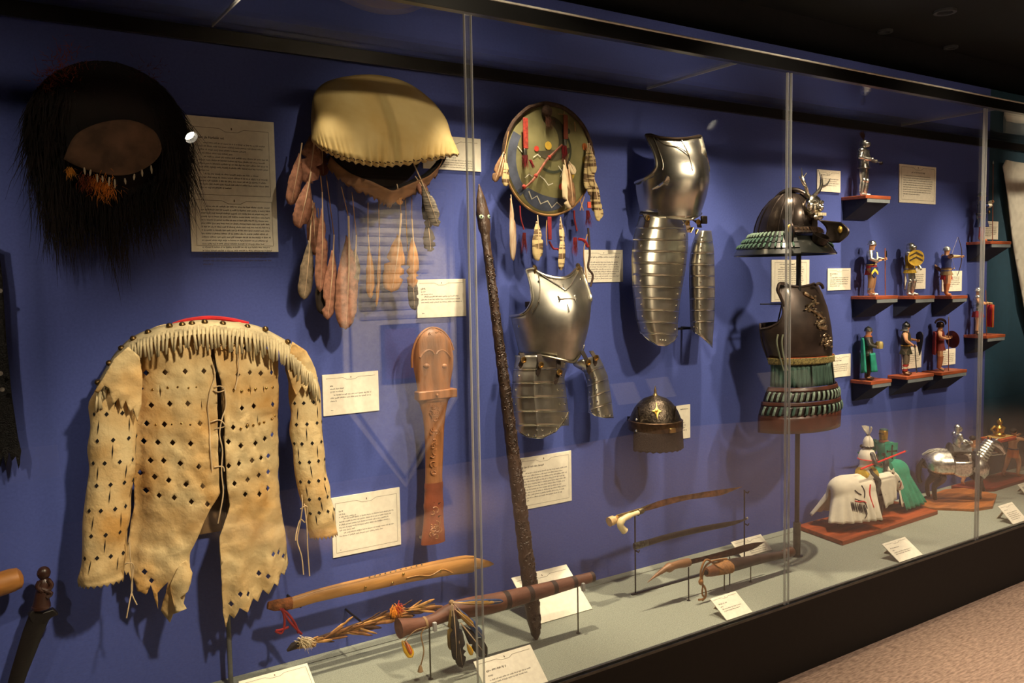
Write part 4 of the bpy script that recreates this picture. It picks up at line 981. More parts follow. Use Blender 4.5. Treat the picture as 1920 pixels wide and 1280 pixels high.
def build_cuirass_a():
    Q = lambda a, b: (900+a/2.612, 470+b/2.612)
    d0 = .06
    tab = []
    for (y, l, r, b) in [(60, 172, 500, .075), (130, 160, 510, .10), (180, 154, 524, .13), (240, 150, 540, .155), (320, 148, 536, .17), (400, 163, 524, .165), (470, 180, 506, .150), (520, 190, 492, .14), (560, 194, 484, .138)]:
        qx, qy = Q(l, y); rx, _ = Q(r, y); tab.append((qy, qx, rx, b))
    H = Half(half_rows(tab, d0), d0)
    c = W(1030, 600, .15); O = V((c.x, 0, c.z))
    t = thing('cuirass', 'steel breastplate with raised cross and riveted thigh tassets, beside the carved staff', 'armour', O)
    zz = lambda py, px=1020, d=.2: W(px, py, d).z
    zt, zn, zw = zz(503), zz(522), zz(668)
    za = zz(590, 957, .08)
    # outline in (theta, z): right side (theta small) to left (theta near pi)
    I = lambda pts: [H.inv(*Q(a, b)) for a, b in pts]
    neck = I([(262, 88), (285, 104), (320, 120), (365, 131), (405, 132), (440, 118), (472, 84)]); armr = I([(492, 84), (506, 122), (522, 168), (537, 215), (541, 240)])
    waist = I([(500, 482), (482, 515), (455, 545), (400, 533), (300, 512), (192, 504)]); arml = I([(150, 322), (195, 314), (226, 294), (246, 262), (255, 228), (250, 185), (240, 135), (226, 96)])
    zr = armr[-1][1]
    ol = neck+armr+[(.35, zr-.02), (.1, zr-.05), (.1, zw+.04), (.4, zw+.03)]+waist+arml
    breastplate(t, O, H, ol, M_steel, None, None, None)
    roll = lambda pts, r, nm, m=M_edge_s: obj(nm, MB().tube(smoothpath([H.P(a, z, .003) for a, z in pts], 4), r, 8), m, t, world=O)
    roll([arml[-1]]+neck+[armr[0]], .006, 'neck_roll', M_steel2); roll(arml, .0055, 'armhole_roll', M_steel2); roll(armr+[(.35, zr-.02)], .0055, 'armhole_roll', M_steel2)
    roll([(.4, zw+.03)]+waist, .005, 'waist_flange', M_steeld)
    roll(I([(285, 112), (292, 160), (292, 210), (280, 260), (255, 300)]), .0018, 'border_line', M_steeld)
    # engraved V border and raised cross
    roll(I([(285, 106), (340, 145), (395, 178), (420, 194)]), .0024, 'border_line'); roll(I([(420, 194), (445, 165), (470, 120), (480, 92)]), .0024, 'border_line')
    thc, zc0 = H.inv(*Q(428, 235))
    zc = zc0
    cr = MB()
    for pts in ([(thc, zc+.055), (thc, zc-.05)], [(thc+.2, zc), (thc-.2, zc)]): cr.tube([H.P(a, z, .002) for a, z in pts], .0034, 6)
    for sx in (-1, 1): cr.tube([H.P(thc+.2*sx, zc+.012, .002), H.P(thc+.17*sx, zc, .002), H.P(thc+.2*sx, zc-.012, .002)], .0026, 6)
    obj('raised_cross', cr, M_steel2, t, world=O)
    rv = MB(); rivets(rv, [H.P(a, z, .002) for a, z in I([(287, 150), (493, 140), (290, 250), (190, 370)])], .004); obj('rivet', rv, M_rivet, t, world=O, kind='stuff')
    for a, zl in I([(268, 84), (474, 76)]): # shoulder loops
        p = H.P(a, zl, .006); obj('shoulder_loop', MB().lathe([(.009, -.003), (.013, 0), (.009, .003), (.007, 0), (.009, -.003)], 14, p, (1, .2, .2)), M_brass, t, world=O); obj('loop_staple', MB().tube([p+V((0, 0, -.022)), p+V((0, -.004, -.008)), p], .004, 7), M_brass, t, world=O)
    # tassets
    Lt = [(Q(0, 540)[1], Q(172, 0)[0]), (Q(0, 620)[1], Q(160, 0)[0]), (Q(0, 720)[1], Q(156, 0)[0]), (Q(0, 820)[1], Q(166, 0)[0]), (Q(0, 925)[1], Q(180, 0)[0])]
    Rt = [(Q(0, 540)[1], Q(432, 0)[0]), (Q(0, 620)[1], Q(412, 0)[0]), (Q(0, 720)[1], Q(424, 0)[0]), (Q(0, 800)[1], Q(434, 0)[0]), (Q(0, 925)[1], Q(434, 0)[0])]
    lr = lambda u: Q(0, interp([(0, 875), (.2, 912), (.5, 916), (.75, 885), (.9, 840), (1, 790)], u))[1]
    P, res = lames(t, O, Lt, Rt, Q(0, 512)[1], Q(0, 925)[1], 6, lambda y: .09+.04*(y-680)/140, .075, M_tas, last_round=lr, ridge=.42)
    for (f, o), us in zip(res, [(.08, .93), (.1, .93), (.06, .85, .94), (.05, .86, .95), (.88, .95), ()]):
        rv = MB(); rivets(rv, [V(f(u, .55))+V((0, -.002, 0)) for u in us], .0048)
        if rv.f: obj('rivet', rv, M_rivet, o, world=O, kind='stuff')
    rv = MB(); f, o = res[-1]; rivets(rv, [V(f(u, .86))+V((0, -.002, 0)) for u in (.22, .36, .52, .66, .78, .88)]+[V(f(u, .45))+V((0, -.002, 0)) for u in (.4, .5)], .0048); obj('rivet', rv, M_rivet, o, world=O, kind='stuff')
    L2 = [(Q(0, 560)[1], Q(455, 0)[0]), (Q(0, 590)[1], Q(508, 0)[0]), (Q(0, 640)[1], Q(526, 0)[0]), (Q(0, 720)[1], Q(527, 0)[0]), (Q(0, 780)[1], Q(530, 0)[0]), (Q(0, 840)[1], Q(548, 0)[0])]
    R2 = [(Q(0, 520)[1], Q(565, 0)[0]), (Q(0, 590)[1], Q(600, 0)[0]), (Q(0, 650)[1], Q(625, 0)[0]), (Q(0, 740)[1], Q(640, 0)[0]), (Q(0, 840)[1], Q(652, 0)[0])]
    lr2 = lambda u: Q(0, interp([(0, 790), (.25, 815), (.6, 838), (1, 852)], u))[1]
    P2, res2 = lames(t, O, L2, R2, Q(0, 545)[1], Q(0, 840)[1], 5, lambda y: .09+.03*(y-690)/100, .05, M_tas, last_round=lr2, skew=-14)
    for f, o in res2:
        rv = MB(); rivets(rv, [V(f(u, .6))+V((0, -.002, 0)) for u in (.1, .38)], .0046); obj('rivet', rv, M_rivet, o, world=O, kind='stuff')
    f, o = res2[-1]; rv = MB(); rivets(rv, [V(f(u, .88))+V((0, -.002, 0)) for u in (.12, .35, .6, .85)], .0046); obj('rivet', rv, M_rivet, o, world=O, kind='stuff')
    # straps and buckles between plate and tassets
    for (a, b, c2, d2) in ((205, 500, 200, 560), (290, 505, 285, 600), (385, 535, 372, 640), (500, 490, 535, 590), (545, 490, 565, 550)):
        p0 = W(*Q(a, b), .18); p1 = W(*Q(c2, d2), .185); w = .010
        obj('strap', MB().loft([[p+V((-w, 0, 0)), p+V((w, 0, 0)), p+V((w, .003, 0)), p+V((-w, .003, 0))] for p in (p0, p0.lerp(p1, .5)+V((0, -.012, 0)), p1)]+[[p1+V((-.002, 0, -.012)), p1+V((.002, 0, -.012)), p1+V((.002, .003, -.012)), p1+V((-.002, .003, -.012))]]), M_strap, t, world=O)
        m = p0.lerp(p1, .55)+V((0, -.016, 0)); obj('buckle', MB().lathe([(.008, -.002), (.0125, -.0015), (.0125, .0015), (.008, .002), (.008, -.002)], 16, m, (0, -1, 0)), M_brass, t, world=O)
    # wall bracket
    obj('wall_bracket', MB().bbox((c.x-.01, -.1, c.z+.05), (c.x+.01, 0, c.z+.07)), M_strap, t, world=O)
build_cuirass_a()

def build_cuirass_b():
    Q = lambda a, b: (1140+a/2.7234, 210+b/2.7234)
    d0 = .06; tab = []
    for (y, l, r, b) in [(100, 150, 474, .10), (160, 146, 486, .13), (220, 142, 498, .165), (290, 138, 510, .185), (350, 137, 510, .19), (420, 141, 498, .18), (480, 151, 482, .16), (525, 163, 468, .15), (560, 167, 464, .148)]:
        qx, qy = Q(l, y); rx, _ = Q(r, y); tab.append((qy, qx, rx, b))
    H = Half(half_rows(tab, d0), d0)
    c = W(1270, 330, .15); O = V((c.x, 0, c.z))
    t = thing('cuirass', 'polished breastplate with lance rest and two long laminated thigh tassets', 'armour', O)
    zz = lambda py, px=1260, d=.2: W(px, py, d).z
    zt, zw = zz(*[Q(0, 118)[1]]), zz(Q(0, 530)[1]); za = W(*Q(150, 355), .08).z
    I = lambda pts: [H.inv(*Q(a, b)) for a, b in pts]
    neck = I([(222, 117), (262, 129), (340, 137), (400, 134), (440, 127), (462, 122)]); armr = I([(471, 126), (482, 165), (493, 210), (506, 262), (510, 300)])
    waist = I([(472, 520), (440, 540), (410, 549), (300, 537), (230, 526), (166, 518)]); arml = I([(139, 362), (162, 352), (192, 338), (224, 312), (241, 285), (246, 258), (239, 225), (227, 195), (209, 152), (192, 118)])
    zr = armr[-1][1]
    ol = neck+armr+[(.35, zr-.02), (.1, zr-.05), (.1, zw+.035), (.4, zw+.025)]+waist+arml
    breastplate(t, O, H, ol, M_steel2, None, None, None)
    roll = lambda pts, r, nm, m=M_edge_s: obj(nm, MB().tube(smoothpath([H.P(a, z, .003) for a, z in pts], 4), r, 8), m, t, world=O)
    roll([arml[-1]]+neck+[armr[0]], .006, 'neck_roll', mat('dark_roped_edge', (58, 46, 36), .4, .8)); roll(arml, .006, 'armhole_roll', M_steel2); roll(armr+[(.35, zr-.02)], .006, 'armhole_roll', M_steel2)
    for pl in ([(232, 124), (250, 170), (268, 215), (282, 262), (278, 295)], [(250, 135), (290, 165), (350, 178), (392, 200), (412, 222)], [(372, 140), (392, 175), (412, 222), (432, 300)]): roll(I(pl), .0018, 'border_line', M_steeld)
    roll([(.4, zw+.025)]+waist, .005, 'waist_flange', M_steeld)
    # lance rest: stem and fluted shell
    p = H.P(*H.inv(*Q(262, 378)), .006); q = H.P(*H.inv(*Q(285, 362)), .02)
    lrm = MB().tube([p+V((-.03, .01, -.014)), p, q], [.004, .006, .006], 8); obj('lance_rest', lrm, M_steel2, t, world=O)
    for k in range(7):
        a = -.9+k*.33; obj('shell_flute', MB().tube([q, q+V((.018*math.cos(a), -.012, .026*math.sin(a+.5)))], [.003, .0055], 7), M_steel2, t, world=O)
    T = lambda rows: [(Q(0, y)[1], Q(x, 0)[0]) for y, x in rows]
    Lt = T([(520, 165), (580, 146), (650, 128), (750, 120), (900, 126), (1050, 142), (1190, 182)]); Rt = T([(520, 385), (600, 408), (680, 408), (800, 394), (930, 370), (1050, 356), (1190, 354)])
    lr = lambda u: Q(0, interp([(0, 1120), (.15, 1158), (.4, 1185), (.65, 1188), (.88, 1165), (1, 1130)], u))[1]
    P, res = lames(t, O, Lt, Rt, Q(0, 530)[1], Q(0, 1190)[1], 11, lambda y: .09+.02*math.sin((y-400)/90), .085, M_tas, last_round=lr, ridge=False, skew=3)
    for k, (f, o) in enumerate(res):
        rv = MB(); rivets(rv, [V(f(u, .6))+V((0, -.002, 0)) for u in ((.15, .93) if k < 10 else (.5, .58, .66))], .0044); obj('rivet', rv, M_rivet, o, world=O, kind='stuff')
    L2 = T([(590, 470), (620, 448), (680, 428), (780, 414), (900, 416), (1060, 420), (1115, 424), (1195, 430)]); R2 = T([(590, 524), (700, 540), (900, 546), (1050, 542), (1195, 532)])
    lr2 = lambda u: Q(0, interp([(0, 1112), (.5, 1150), (1, 1200)], u))[1]
    P2, res2 = lames(t, O, L2, R2, Q(0, 605)[1], Q(0, 1130)[1], 9, lambda y: .10, .055, M_tas, last_round=lr2)
    for k, (f, o) in enumerate(res2):
        rv = MB(); rivets(rv, [V(f(u, .6))+V((0, -.002, 0)) for u in ((.42,) if k < 8 else (.12, .25, .42))], .0046); obj('rivet', rv, M_rivet, o, world=O, kind='stuff')
    for (a, b, c2, d2) in ((190, 520, 195, 590), (385, 545, 415, 615), (440, 550, 470, 590)):
        p0 = W(*Q(a, b), .20); p1 = W(*Q(c2, d2), .20); w = .012
        obj('strap', MB().loft([[pp+V((-w, 0, 0)), pp+V((w, 0, 0)), pp+V((w, .004, 0)), pp+V((-w, .004, 0))] for pp in (p0, p0.lerp(p1, .5)+V((0, -.012, 0)), p1)]), M_steel2 if a == 385 else M_strap, t, world=O)
        m = p0.lerp(p1, .3)+V((0, -.014, 0)); obj('buckle', MB().lathe([(.008, -.002), (.0125, -.0015), (.0125, .0015), (.008, .002), (.008, -.002)], 16, m, (0, -1, 0)), M_brass, t, world=O)
    p = W(*Q(490, 550), .22); obj('buckle_plate', MB().box(p, (.034, .012, .034)), mat('dark_iron', (44, 38, 34), .5, .8), t, world=O, bevel=.004)
    for (a, b) in ((430, 590), (455, 600)): obj('hasp', MB().tube([W(*Q(a, b), .21), W(*Q(a-8, b+25), .215)], [.008, .003], 8, flat=.5), M_brass, t, world=O)
    # rear mount arm seen between the tassets
    a, b = W(*Q(350, 1108), .06), W(*Q(425, 1108), .06); obj('mount_bar', MB().bbox((a.x, -.065, a.z-.004), (b.x, -.055, a.z+.006)).bbox((b.x-.006, -.06, a.z-.004), (b.x+.006, 0, a.z+.006)), mat('black_mount', (16, 16, 18), .5), t, world=O)
build_cuirass_b()

def build_domed_helmet():
    Q = lambda a, b: (1120+a/4, 640+b/4)
    c = W(*Q(435, 600), .17); O = V((c.x, -.17, c.z))
    t = thing('domed_helmet', 'dark domed helmet with gold-inlaid front and mail curtain, below the polished cuirass', 'helmet', O)
    R = (W(*Q(620, 600), .17).x-W(*Q(250, 600), .17).x)/2*.80
    zt = W(*Q(460, 398), .17).z-c.z
    M = mat('engraved_dark_steel', (62, 54, 46), .34, .85, var=.4, scale=60, bump=.6, bscale=120)
    zb = W(*Q(435, 650), .17).z-c.z
    h = zt-zb
    prof = [(R*math.sqrt(max(0, 1-(k/10)**1.9)), zb+h*k/10) for k in range(10)]+[(R*.12, zb+h*.985), (.001, zt+.002)]
    obj('bowl', MB().lathe([(R*.97, zb-.002)]+prof, 32), M, t)
    obj('brow_band', MB().lathe([(R*1.01, zb-.004), (R*1.03, zb), (R*1.025, zb+.035), (R*1.0, zb+.038)], 32), mat('bronze_band', (74, 56, 40), .4, .8, var=.35, scale=50), t)
    obj('top_spike', MB().lathe([(.012, zt-.006), (.009, zt+.004), (.005, zt+.012), (.0065, zt+.018), (.002, zt+.034), (.0003, zt+.04)], 10), M_brass, t)
    # gold front emblem
    gp = []; ang = -2.25
    for k in range(16): rr = .024 if k % 4 == 0 else .010; gp.append((rr*math.cos(k*PI/8), rr*1.35*math.sin(k*PI/8)))
    def on(q, lift): zz = zb+h*.62+q[1]; k = max(0, min(1, (zz-zb)/h)); rad = R*math.sqrt(max(.02, 1-k**1.9))+lift; a = ang+q[0]/R; return V((rad*math.cos(a), rad*math.sin(a), zz))
    em = MB(); em.v = [on((0, 0), .010)]+[on(q, .007) for q in gp]+[on(q, -.002) for q in gp]
    for k in range(16): j = (k+1) % 16; em.f += [(0, 1+k, 1+j), (1+k, 17+k, 17+j, 1+j)]
    obj('gold_emblem', em, mat('gold_inlay', (226, 186, 90), .42, .9), t, smooth=False)
    obj('emblem_boss', MB().ball(on((0, 0), .006), (.008, .006, .008), 10, 6), mat('gold_inlay', (226, 186, 90), .42, .9), t)
    for da in (-.75, .75): a = ang+da; obj('plume_holder', MB().tube([V((R*.93*math.cos(a), R*.93*math.sin(a), zb+h*.35)), V((R*.99*math.cos(a), R*.99*math.sin(a), zb+h*.75))], [.006, .004], 8), M, t)
    obj('nasal_bar', MB().box((R*1.05*math.cos(ang+.55), R*1.05*math.sin(ang+.55), zb+.008), (.034, .012, .02)), M_brass, t, bevel=.003)
    zl = W(*Q(435, 800), .17).z-c.z
    Mm = mat('dark_mail', (40, 31, 27), .5, .6, var=.45, scale=260, bump=1.2, bscale=320)
    def cur(u, v):
        a = PI*(.98+1.06*u); rr = R*(1.02+.03*v+.02*math.sin(u*26)*v); jag = .012*abs(((u*14) % 1)-.5)*(1 if v > .99 else 0)
        return (rr*math.cos(a), rr*math.sin(a)*.95, lerp(zb, zl, v)+jag)
    obj('mail_curtain', MB().grid(cur, 60, 8), Mm, t, solid=.003)
    for px, py in ((265, 585), (265, 670)):
        p = W(*Q(px, py), .17)-O; obj('side_stud', MB().ball((-R*1.02, -.01, p.z), (.006, .006, .006), 8, 5), M_rivet, t)
    obj('wall_mount', MB().bbox((-.008, 0, zb+.01), (.008, .17, zb+.03)), mat('black_mount', (16, 16, 18), .5), t)
build_domed_helmet()

# ================================================================ samurai armour on its stand
SAM = V((3.235, -.30, DECK))
def build_samurai_stand():
    t = thing('armour_stand', 'grey steel pole stand carrying the samurai cuirass and helmet', 'stand', SAM)
    zh = W(1485, 440, .3).z-SAM.z
    M = mat('grey_stand_steel', (92, 90, 84), .4, .7)
    zk = W(1497, 980, .31).z-SAM.z
    obj('pole', MB().lathe([(.011, .004), (.011, zh)], 14), mat('black_mount', (16, 16, 18), .5), t)
    obj('socket', MB().lathe([(.015, 0), (.017, .002), (.017, zk), (.012, zk+.002)], 14), M, t)
    obj('foot', MB().lathe([(.028, 0), (.028, .003), (.018, .005)], 18), M, t)
build_samurai_stand()
def build_samurai():
    Q = lambda a, b: (1360+a/2.369, 320+b/2.369)
    d0 = .22; tab = []
    for (y, l, r, b) in [(490, 178, 400, .07), (550, 168, 426, .10), (620, 158, 448, .125), (700, 154, 462, .145), (770, 166, 468, .15), (840, 192, 467, .135), (870, 200, 467, .13), (960, 196, 476, .135), (990, 180, 484, .145), (1090, 150, 492, .16), (1170, 150, 488, .16)]:
        qx, qy = Q(l, y); rx, _ = Q(r, y); tab.append((qy, qx, rx, b))
    H = Half(half_rows(tab, d0), d0)
    zz = lambda b, d=.34: W(1490, Q(0, b)[1], d).z
    O = V((SAM.x, SAM.y, zz(700)))
    t = thing('samurai_cuirass', 'dark brown embossed samurai cuirass with green-laced skirt on the pole stand', 'armour', O)
    M = mat('dark_lacquered_iron', (56, 44, 38), .40, .4, var=.3, scale=12, bump=.1, bscale=40, coat=.2)
    zt, zw, za = zz(508), zz(838), W(*Q(160, 700), .25).z
    I = lambda pts: [H.inv(*Q(a, b)) for a, b in pts]
    neck = I([(268, 503), (300, 512), (335, 514), (368, 508), (392, 500)]); arml = I([(157, 703), (190, 697), (222, 683), (245, 662), (256, 630), (254, 590), (246, 550), (240, 512)])
    ol = neck+[(.62, zt-.0), (.62, zt-.04), (.7, za+.1), (.6, za+.05), (.25, za+.01), (.06, za-.01), (.06, zw+.004), (.25, zw), (1, zw-.004), (PI/2, zw-.006), (2.3, zw-.002), (PI-.02, zw+.004)]+arml
    obj('breastplate', sheet(ol, lambda th, z: H.P(th, z, 0, .0), .035), M, t, world=O, solid=-.004, angle=60)
    def backp(u, v): th = PI+PI*u; z = lerp(zw, za+.02, v); xc, a, b = H.par(z); return (xc+a*math.cos(th), -(d0+b*.35*math.sin(th)), z)
    obj('backplate', MB().grid(backp, 20, 6), M, t, world=O, solid=.003)
    roll = lambda pts, r, nm, m: obj(nm, MB().tube(smoothpath([H.P(a, z, .003, 0) for a, z in pts], 4), r, 8), m, t, world=O)
    roll(arml, .005, 'armhole_rim', M); roll([arml[-1]]+neck, .005, 'neck_rim', M)
    # shoulder strap toggles
    for pl in ([(236, 512), (232, 530), (245, 560), (262, 600)], [(400, 508), (415, 500), (428, 508), (434, 522)], [(262, 500), (240, 502), (234, 520)]): obj('toggle', MB().tube(smoothpath([W(*Q(a, b), .33) for a, b in pl], 4), .007, 8), M, t, world=O)
    obj('strap_cord', MB().tube([W(*Q(252, 590), .25), W(*Q(234, 668), .22)], .0035, 6), M_strap, t, world=O)
    a_, b_ = W(*Q(140, 592), .22), W(*Q(255, 592), .24); obj('brace_rod', MB().tube([V((a_.x, -.24, a_.z)), b_], .003, 6), mat('black_mount', (16, 16, 18), .5), t, world=O)
    # embossed dragon relief on the chest
    rl = MB(); rnd = random.Random(14); Ms = mat('worn_silver_relief', (150, 132, 108), .3, .9, var=.4, scale=50)
    pth = smoothpath([H.P(1.75, zz(545), .004, 0), H.P(1.45, zz(580), .006, 0), H.P(1.75, zz(610), .006, 0), H.P(1.5, zz(640), .006, 0), H.P(1.35, zz(670), .006, 0), H.P(1.6, zz(690), .006, 0), H.P(1.3, zz(712), .004, 0)], 6)
    rl.tube(pth, [.010*(.7+.3*math.sin(i*.8)) for i in range(len(pth))], 8)
    for k in range(46):
        p = rnd.choice(pth)+V((rnd.gauss(0, .012), rnd.uniform(-.004, .004), rnd.gauss(0, .012))); rl.ball(p, (rnd.uniform(.004, .010), .006, rnd.uniform(.003, .008)), 6, 4)
    obj('dragon_relief', rl, Ms, t, world=O)
    r2 = MB()
    for k in range(22): r2.ball(H.P(1.35+rnd.gauss(0, .14), zz(768+rnd.gauss(0, 12)), .004, 0), (rnd.uniform(.005, .013), .006, rnd.uniform(.004, .009)), 6, 4)
    obj('crest_relief', r2, Ms, t, world=O)
    for k in range(2): obj('side_cord', MB().tube(smoothpath([H.P(2.62-.12*k, zz(725), .008, 0), H.P(2.68-.12*k, zz(760), .012, 0), H.P(2.70-.1*k, zz(820), .010, 0), H.P(2.66-.1*k, zz(890), .010, 0)], 5), .004, 7), mat('pale_green_cord', (128, 134, 112), .85), t, world=O)
    # belt band and laced sections
    def ring(b0, b1, lift, m, nm, th0=.02, th1=PI-.02, par=t, n=40, wav=0):
        return obj(nm, MB().grid(lambda u, v: H.P(lerp(th0, th1, u), lerp(zz(b0), zz(b1), v), lift+wav*math.sin(u*150), 0), n, 4), m, par, world=O, solid=.003)
    ring(836, 866, .010, mat('gold_green_brocade', (128, 116, 70), .7, var=.5, scale=120), 'belt')
    roll([(PI-.03, zz(838)), (2.4, zz(838)), (PI/2, zz(838)), (.6, zz(838)), (.05, zz(838))], .0042, 'belt_cord', mat('orange_cord', (190, 84, 34), .8)); roll([(PI-.03, zz(864)), (2.4, zz(864)), (PI/2, zz(864)), (.6, zz(864)), (.05, zz(864))], .0036, 'belt_cord', mat('orange_cord', (190, 84, 34), .8))
    Mg = mat('green_silk_lacing', (62, 88, 78), .8, var=.3, scale=70, stretch=(3, 3, .2)); Mgl = mat('light_green_lacing', (122, 140, 126), .8, var=.25, scale=90)
    ring(868, 968, .0, Mg, 'laced_curtain', n=120, wav=.0022)
    for th in (1.0, 1.9): roll([(th, zz(870)), (th, zz(965))], .003, 'gap_shade', mat('gap_shade_black', (20, 24, 22), .9))  # black strips painted for the shade in the curtain's open gaps
    Mk = mat('black_brown_lames', (40, 24, 18), .45, var=.3, scale=30, coat=.2); Mbr = mat('red_brown_lacquer', (78, 40, 28), .4, var=.2, scale=20, coat=.3)
    for j, (b0, b1, lf) in enumerate(((968, 985, .012), (985, 1030, .008), (1030, 1046, .016), (1046, 1088, .012), (1088, 1165, .012))):
        m = [Mbr, Mk, Mbr, Mk, Mbr][j]
        o = ring(b0, b1, lf, m, 'skirt_lame')
        if j in (1, 3):
            for k in range(22):
                th = lerp(.12, PI-.1, (k+.5)/22); z0, z1 = zz(b0+3), zz(b1-2)
                lc = MB().grid(lambda u, v: H.P(th+(u-.5)*.058+(v-.5)*.02, lerp(z0, z1, v), lf+.007+.004*math.sin(PI*v), 0), 3, 4)
                obj('lacing_cord', lc, Mgl if k % 2 or j == 1 else Mg, o, world=O, solid=.003)
    # helmet
    ch = W(*Q(262, 300), .30); OH = V((ch.x, -.30, ch.z))
    hl = thing('samurai_helmet', 'dark iron samurai helmet with antlered demon crest and green-laced neck guard', 'helmet', OH)
    R = .115
    Mi = mat('russet_iron_bowl', (62, 54, 50), .26, .8, var=.3, scale=12, bump=.08, bscale=30)
    zt = W(*Q(310, 100), .3).z-OH.z; zb = W(*Q(250, 280), .3).z-OH.z
    h = zt-zb
    rings = []; n = 32
    for k in range(12):
        v = k/11; rr = math.sqrt(max(.0, 1-v**2.1))
        rings.append([V((R*1.05*max(rr, .02)*math.cos(2*PI*j/n), R*1.25*max(rr, .02)*math.sin(2*PI*j/n)-.03*v, zb+h*v)) for j in range(n)])
    obj('bowl', MB().loft(rings), Mi, hl)
    for j in range(16):
        a = 2*PI*j/16; pts = [V((R*1.06*math.sqrt(max(0, 1-v**2.1))*math.cos(a), R*1.26*math.sqrt(max(0, 1-v**2.1))*math.sin(a)-.03*v, zb+h*v)) for v in (0, .2, .4, .6, .8, .93)]
        obj('bowl_rib', MB().tube(pts, .0024, 6), Mi, hl)
    # ridge fin sweeping to the crest
    obj('crest_ridge', MB().tube(smoothpath([V((0, .06, zb+h*.8)), V((0, .0, zb+h*1.0)), V((0, -.07, zb+h*1.02)), V((0, -.13, zb+h*.86))], 4), [.012, .016, .018, .018, .018, .018, .018, .016, .014, .012, .012, .012, .01][:13], 10, flat=.8), Mi, hl)
    # peak / visor and fur brow
    obj('peak', MB().grid(lambda u, v: (lerp(-.10, .10, u)*(1+.06*v), -.10-.030*v-.040*math.sin(PI*u), zb+.028-.03*v), 20, 4), Mi, hl, solid=.004)
    fb = MB(); rnd = random.Random(3)
    for k in range(160):
        u = rnd.random(); p = V((lerp(-.10, .10, u), -.115-.045*math.sin(PI*u), zb+.022)); strands(fb, p, (rnd.uniform(-.4, .4), -.7, -.4), rnd.uniform(.02, .04), .0011, rnd)
    obj('fur_brow', fb, mat('brown_brow_fur', (78, 56, 38), .9), hl, smooth=False, kind='stuff')
    # neck guard: flaring laced lames
    rr0 = [(.128, .006), (.150, -.018), (.172, -.042), (.192, -.066), (.205, -.092)]
    Ml = mat('black_lacquer', (18, 20, 18), .3, coat=.4); Mgn = mat('green_neck_lacing', (48, 76, 62), .8, var=.25, scale=80)
    for j in range(4):
        (ra, z0), (rb, z1) = rr0[j], rr0[j+1]
        o = obj('neck_lame', MB().lathe([(ra, zb+z0), (rb+.004, zb+z1), (rb, zb+z1-.004), (ra-.003, zb+z0-.002)], 40, sy=1.1, a0=-.3*PI, a1=1.3*PI), Ml, hl)
        if j < 3:
            lc = MB()
            for k in range(40):
                a = lerp(-.28*PI, 1.28*PI, (k+.5)/40); p0 = V(((ra+.004)*math.cos(a), (ra+.004)*1.1*math.sin(a), zb+z0-.002)); p1 = V(((rb+.005)*math.cos(a), (rb+.005)*1.1*math.sin(a), zb+z1+.004))
                lc.tube([p0, p0.lerp(p1, .5)*1.0+V((.003*math.cos(a), .003*math.sin(a), .002)), p1], [.0035, .005, .0035], 6)
            obj('neck_lacing', lc, Mgn if j else mat('pale_neck_lacing', (96, 116, 100), .8), o, kind='stuff')
    # front lip: broad dark plate closing the guard at the front
    obj('front_plate', MB().lathe([(.135, zb-.015), (.205, zb-.088), (.2, zb-.092), (.13, zb-.02)], 24, sy=1.1, a0=-.70*PI, a1=-.30*PI), Ml, hl)
    # turned-back wings
    for s in (-1, 1):
        w = MB().grid(lambda u, v: (s*(.112+.045*u+.03*math.sin(PI*v*.9)), -.085-.085*u-.03*math.sin(PI*v), zb-.045+.105*v*(1-.15*u)), 8, 10)
        o = obj('side_wing', w, Mi, hl, solid=.004)
        obj('wing_crest', MB().ball((s*.170, -.165, zb+.012), (.013, .010, .018), 8, 6), mat('gold_inlay', (226, 186, 90), .42, .9), o)
    # crest: silver demon mask with antlers
    KM = 1.4
    Msv = mat('silvered_crest', (196, 190, 176), .22, 1, var=.3, scale=60)
    cy = -.150; cz = zb+h*.60; n0_ = len(hl.children)
    obj('demon_mask', MB().ball((0, cy, cz), (.03, .026, .036), 12, 8).ball((0, cy-.026, cz-.006), (.010, .012, .012), 8, 6).ball((-.014, cy-.02, cz+.012), (.009, .008, .006), 8, 5).ball((.014, cy-.02, cz+.012), (.009, .008, .006), 8, 5).ball((0, cy-.018, cz-.034), (.020, .014, .010), 8, 6).ball((-.026, cy-.006, cz), (.008, .012, .018), 8, 5).ball((.026, cy-.006, cz), (.008, .012, .018), 8, 5), Msv, hl)
    tb = MB()
    for k in range(6): tb.box((-.015+k*.006, cy-.034, cz-.026), (.0042, .004, .009))
    obj('fangs', tb, mat('ivory', (226, 214, 180), .4), hl, smooth=False, kind='stuff')
    for s in (-1, 1):
        ant = MB().tube(smoothpath([V((s*.012, cy+.01, cz+.03)), V((s*.034, cy, cz+.055)), V((s*.045, cy+.004, cz+.085)), V((s*.040, cy+.012, cz+.115))], 4), [.006]*4+[.005]*4+[.004, .003, .002, .001, .001], 7)
        ant.tube(smoothpath([V((s*.036, cy, cz+.06)), V((s*.058, cy-.006, cz+.068)), V((s*.075, cy-.006, cz+.088))], 4), [.004, .004, .004, .0035, .003, .0025, .002, .0015, .001], 7)
        ant.tube(smoothpath([V((s*.044, cy+.002, cz+.085)), V((s*.036, cy-.004, cz+.10))], 3), [.003, .002, .0015, .001], 6)
        obj('antler', ant, Msv, hl)
    for o_ in list(hl.children):
        if o_.name.split('.')[0] in ('demon_mask', 'fangs', 'antler'): o_.data.transform(Matrix.Translation((0, cy, cz)) @ Matrix.Scale(KM, 4) @ Matrix.Translation((0, -cy, -cz)))
    obj('chin_cup', MB().lathe([(.02, -.03), (.034, -.02), (.038, .012), (.034, .012), (.03, -.018)], 18, (0, -.19, zb-.028), (0, -.5, .86), a0=PI*.0, a1=2*PI), Mi, hl)
build_samurai()
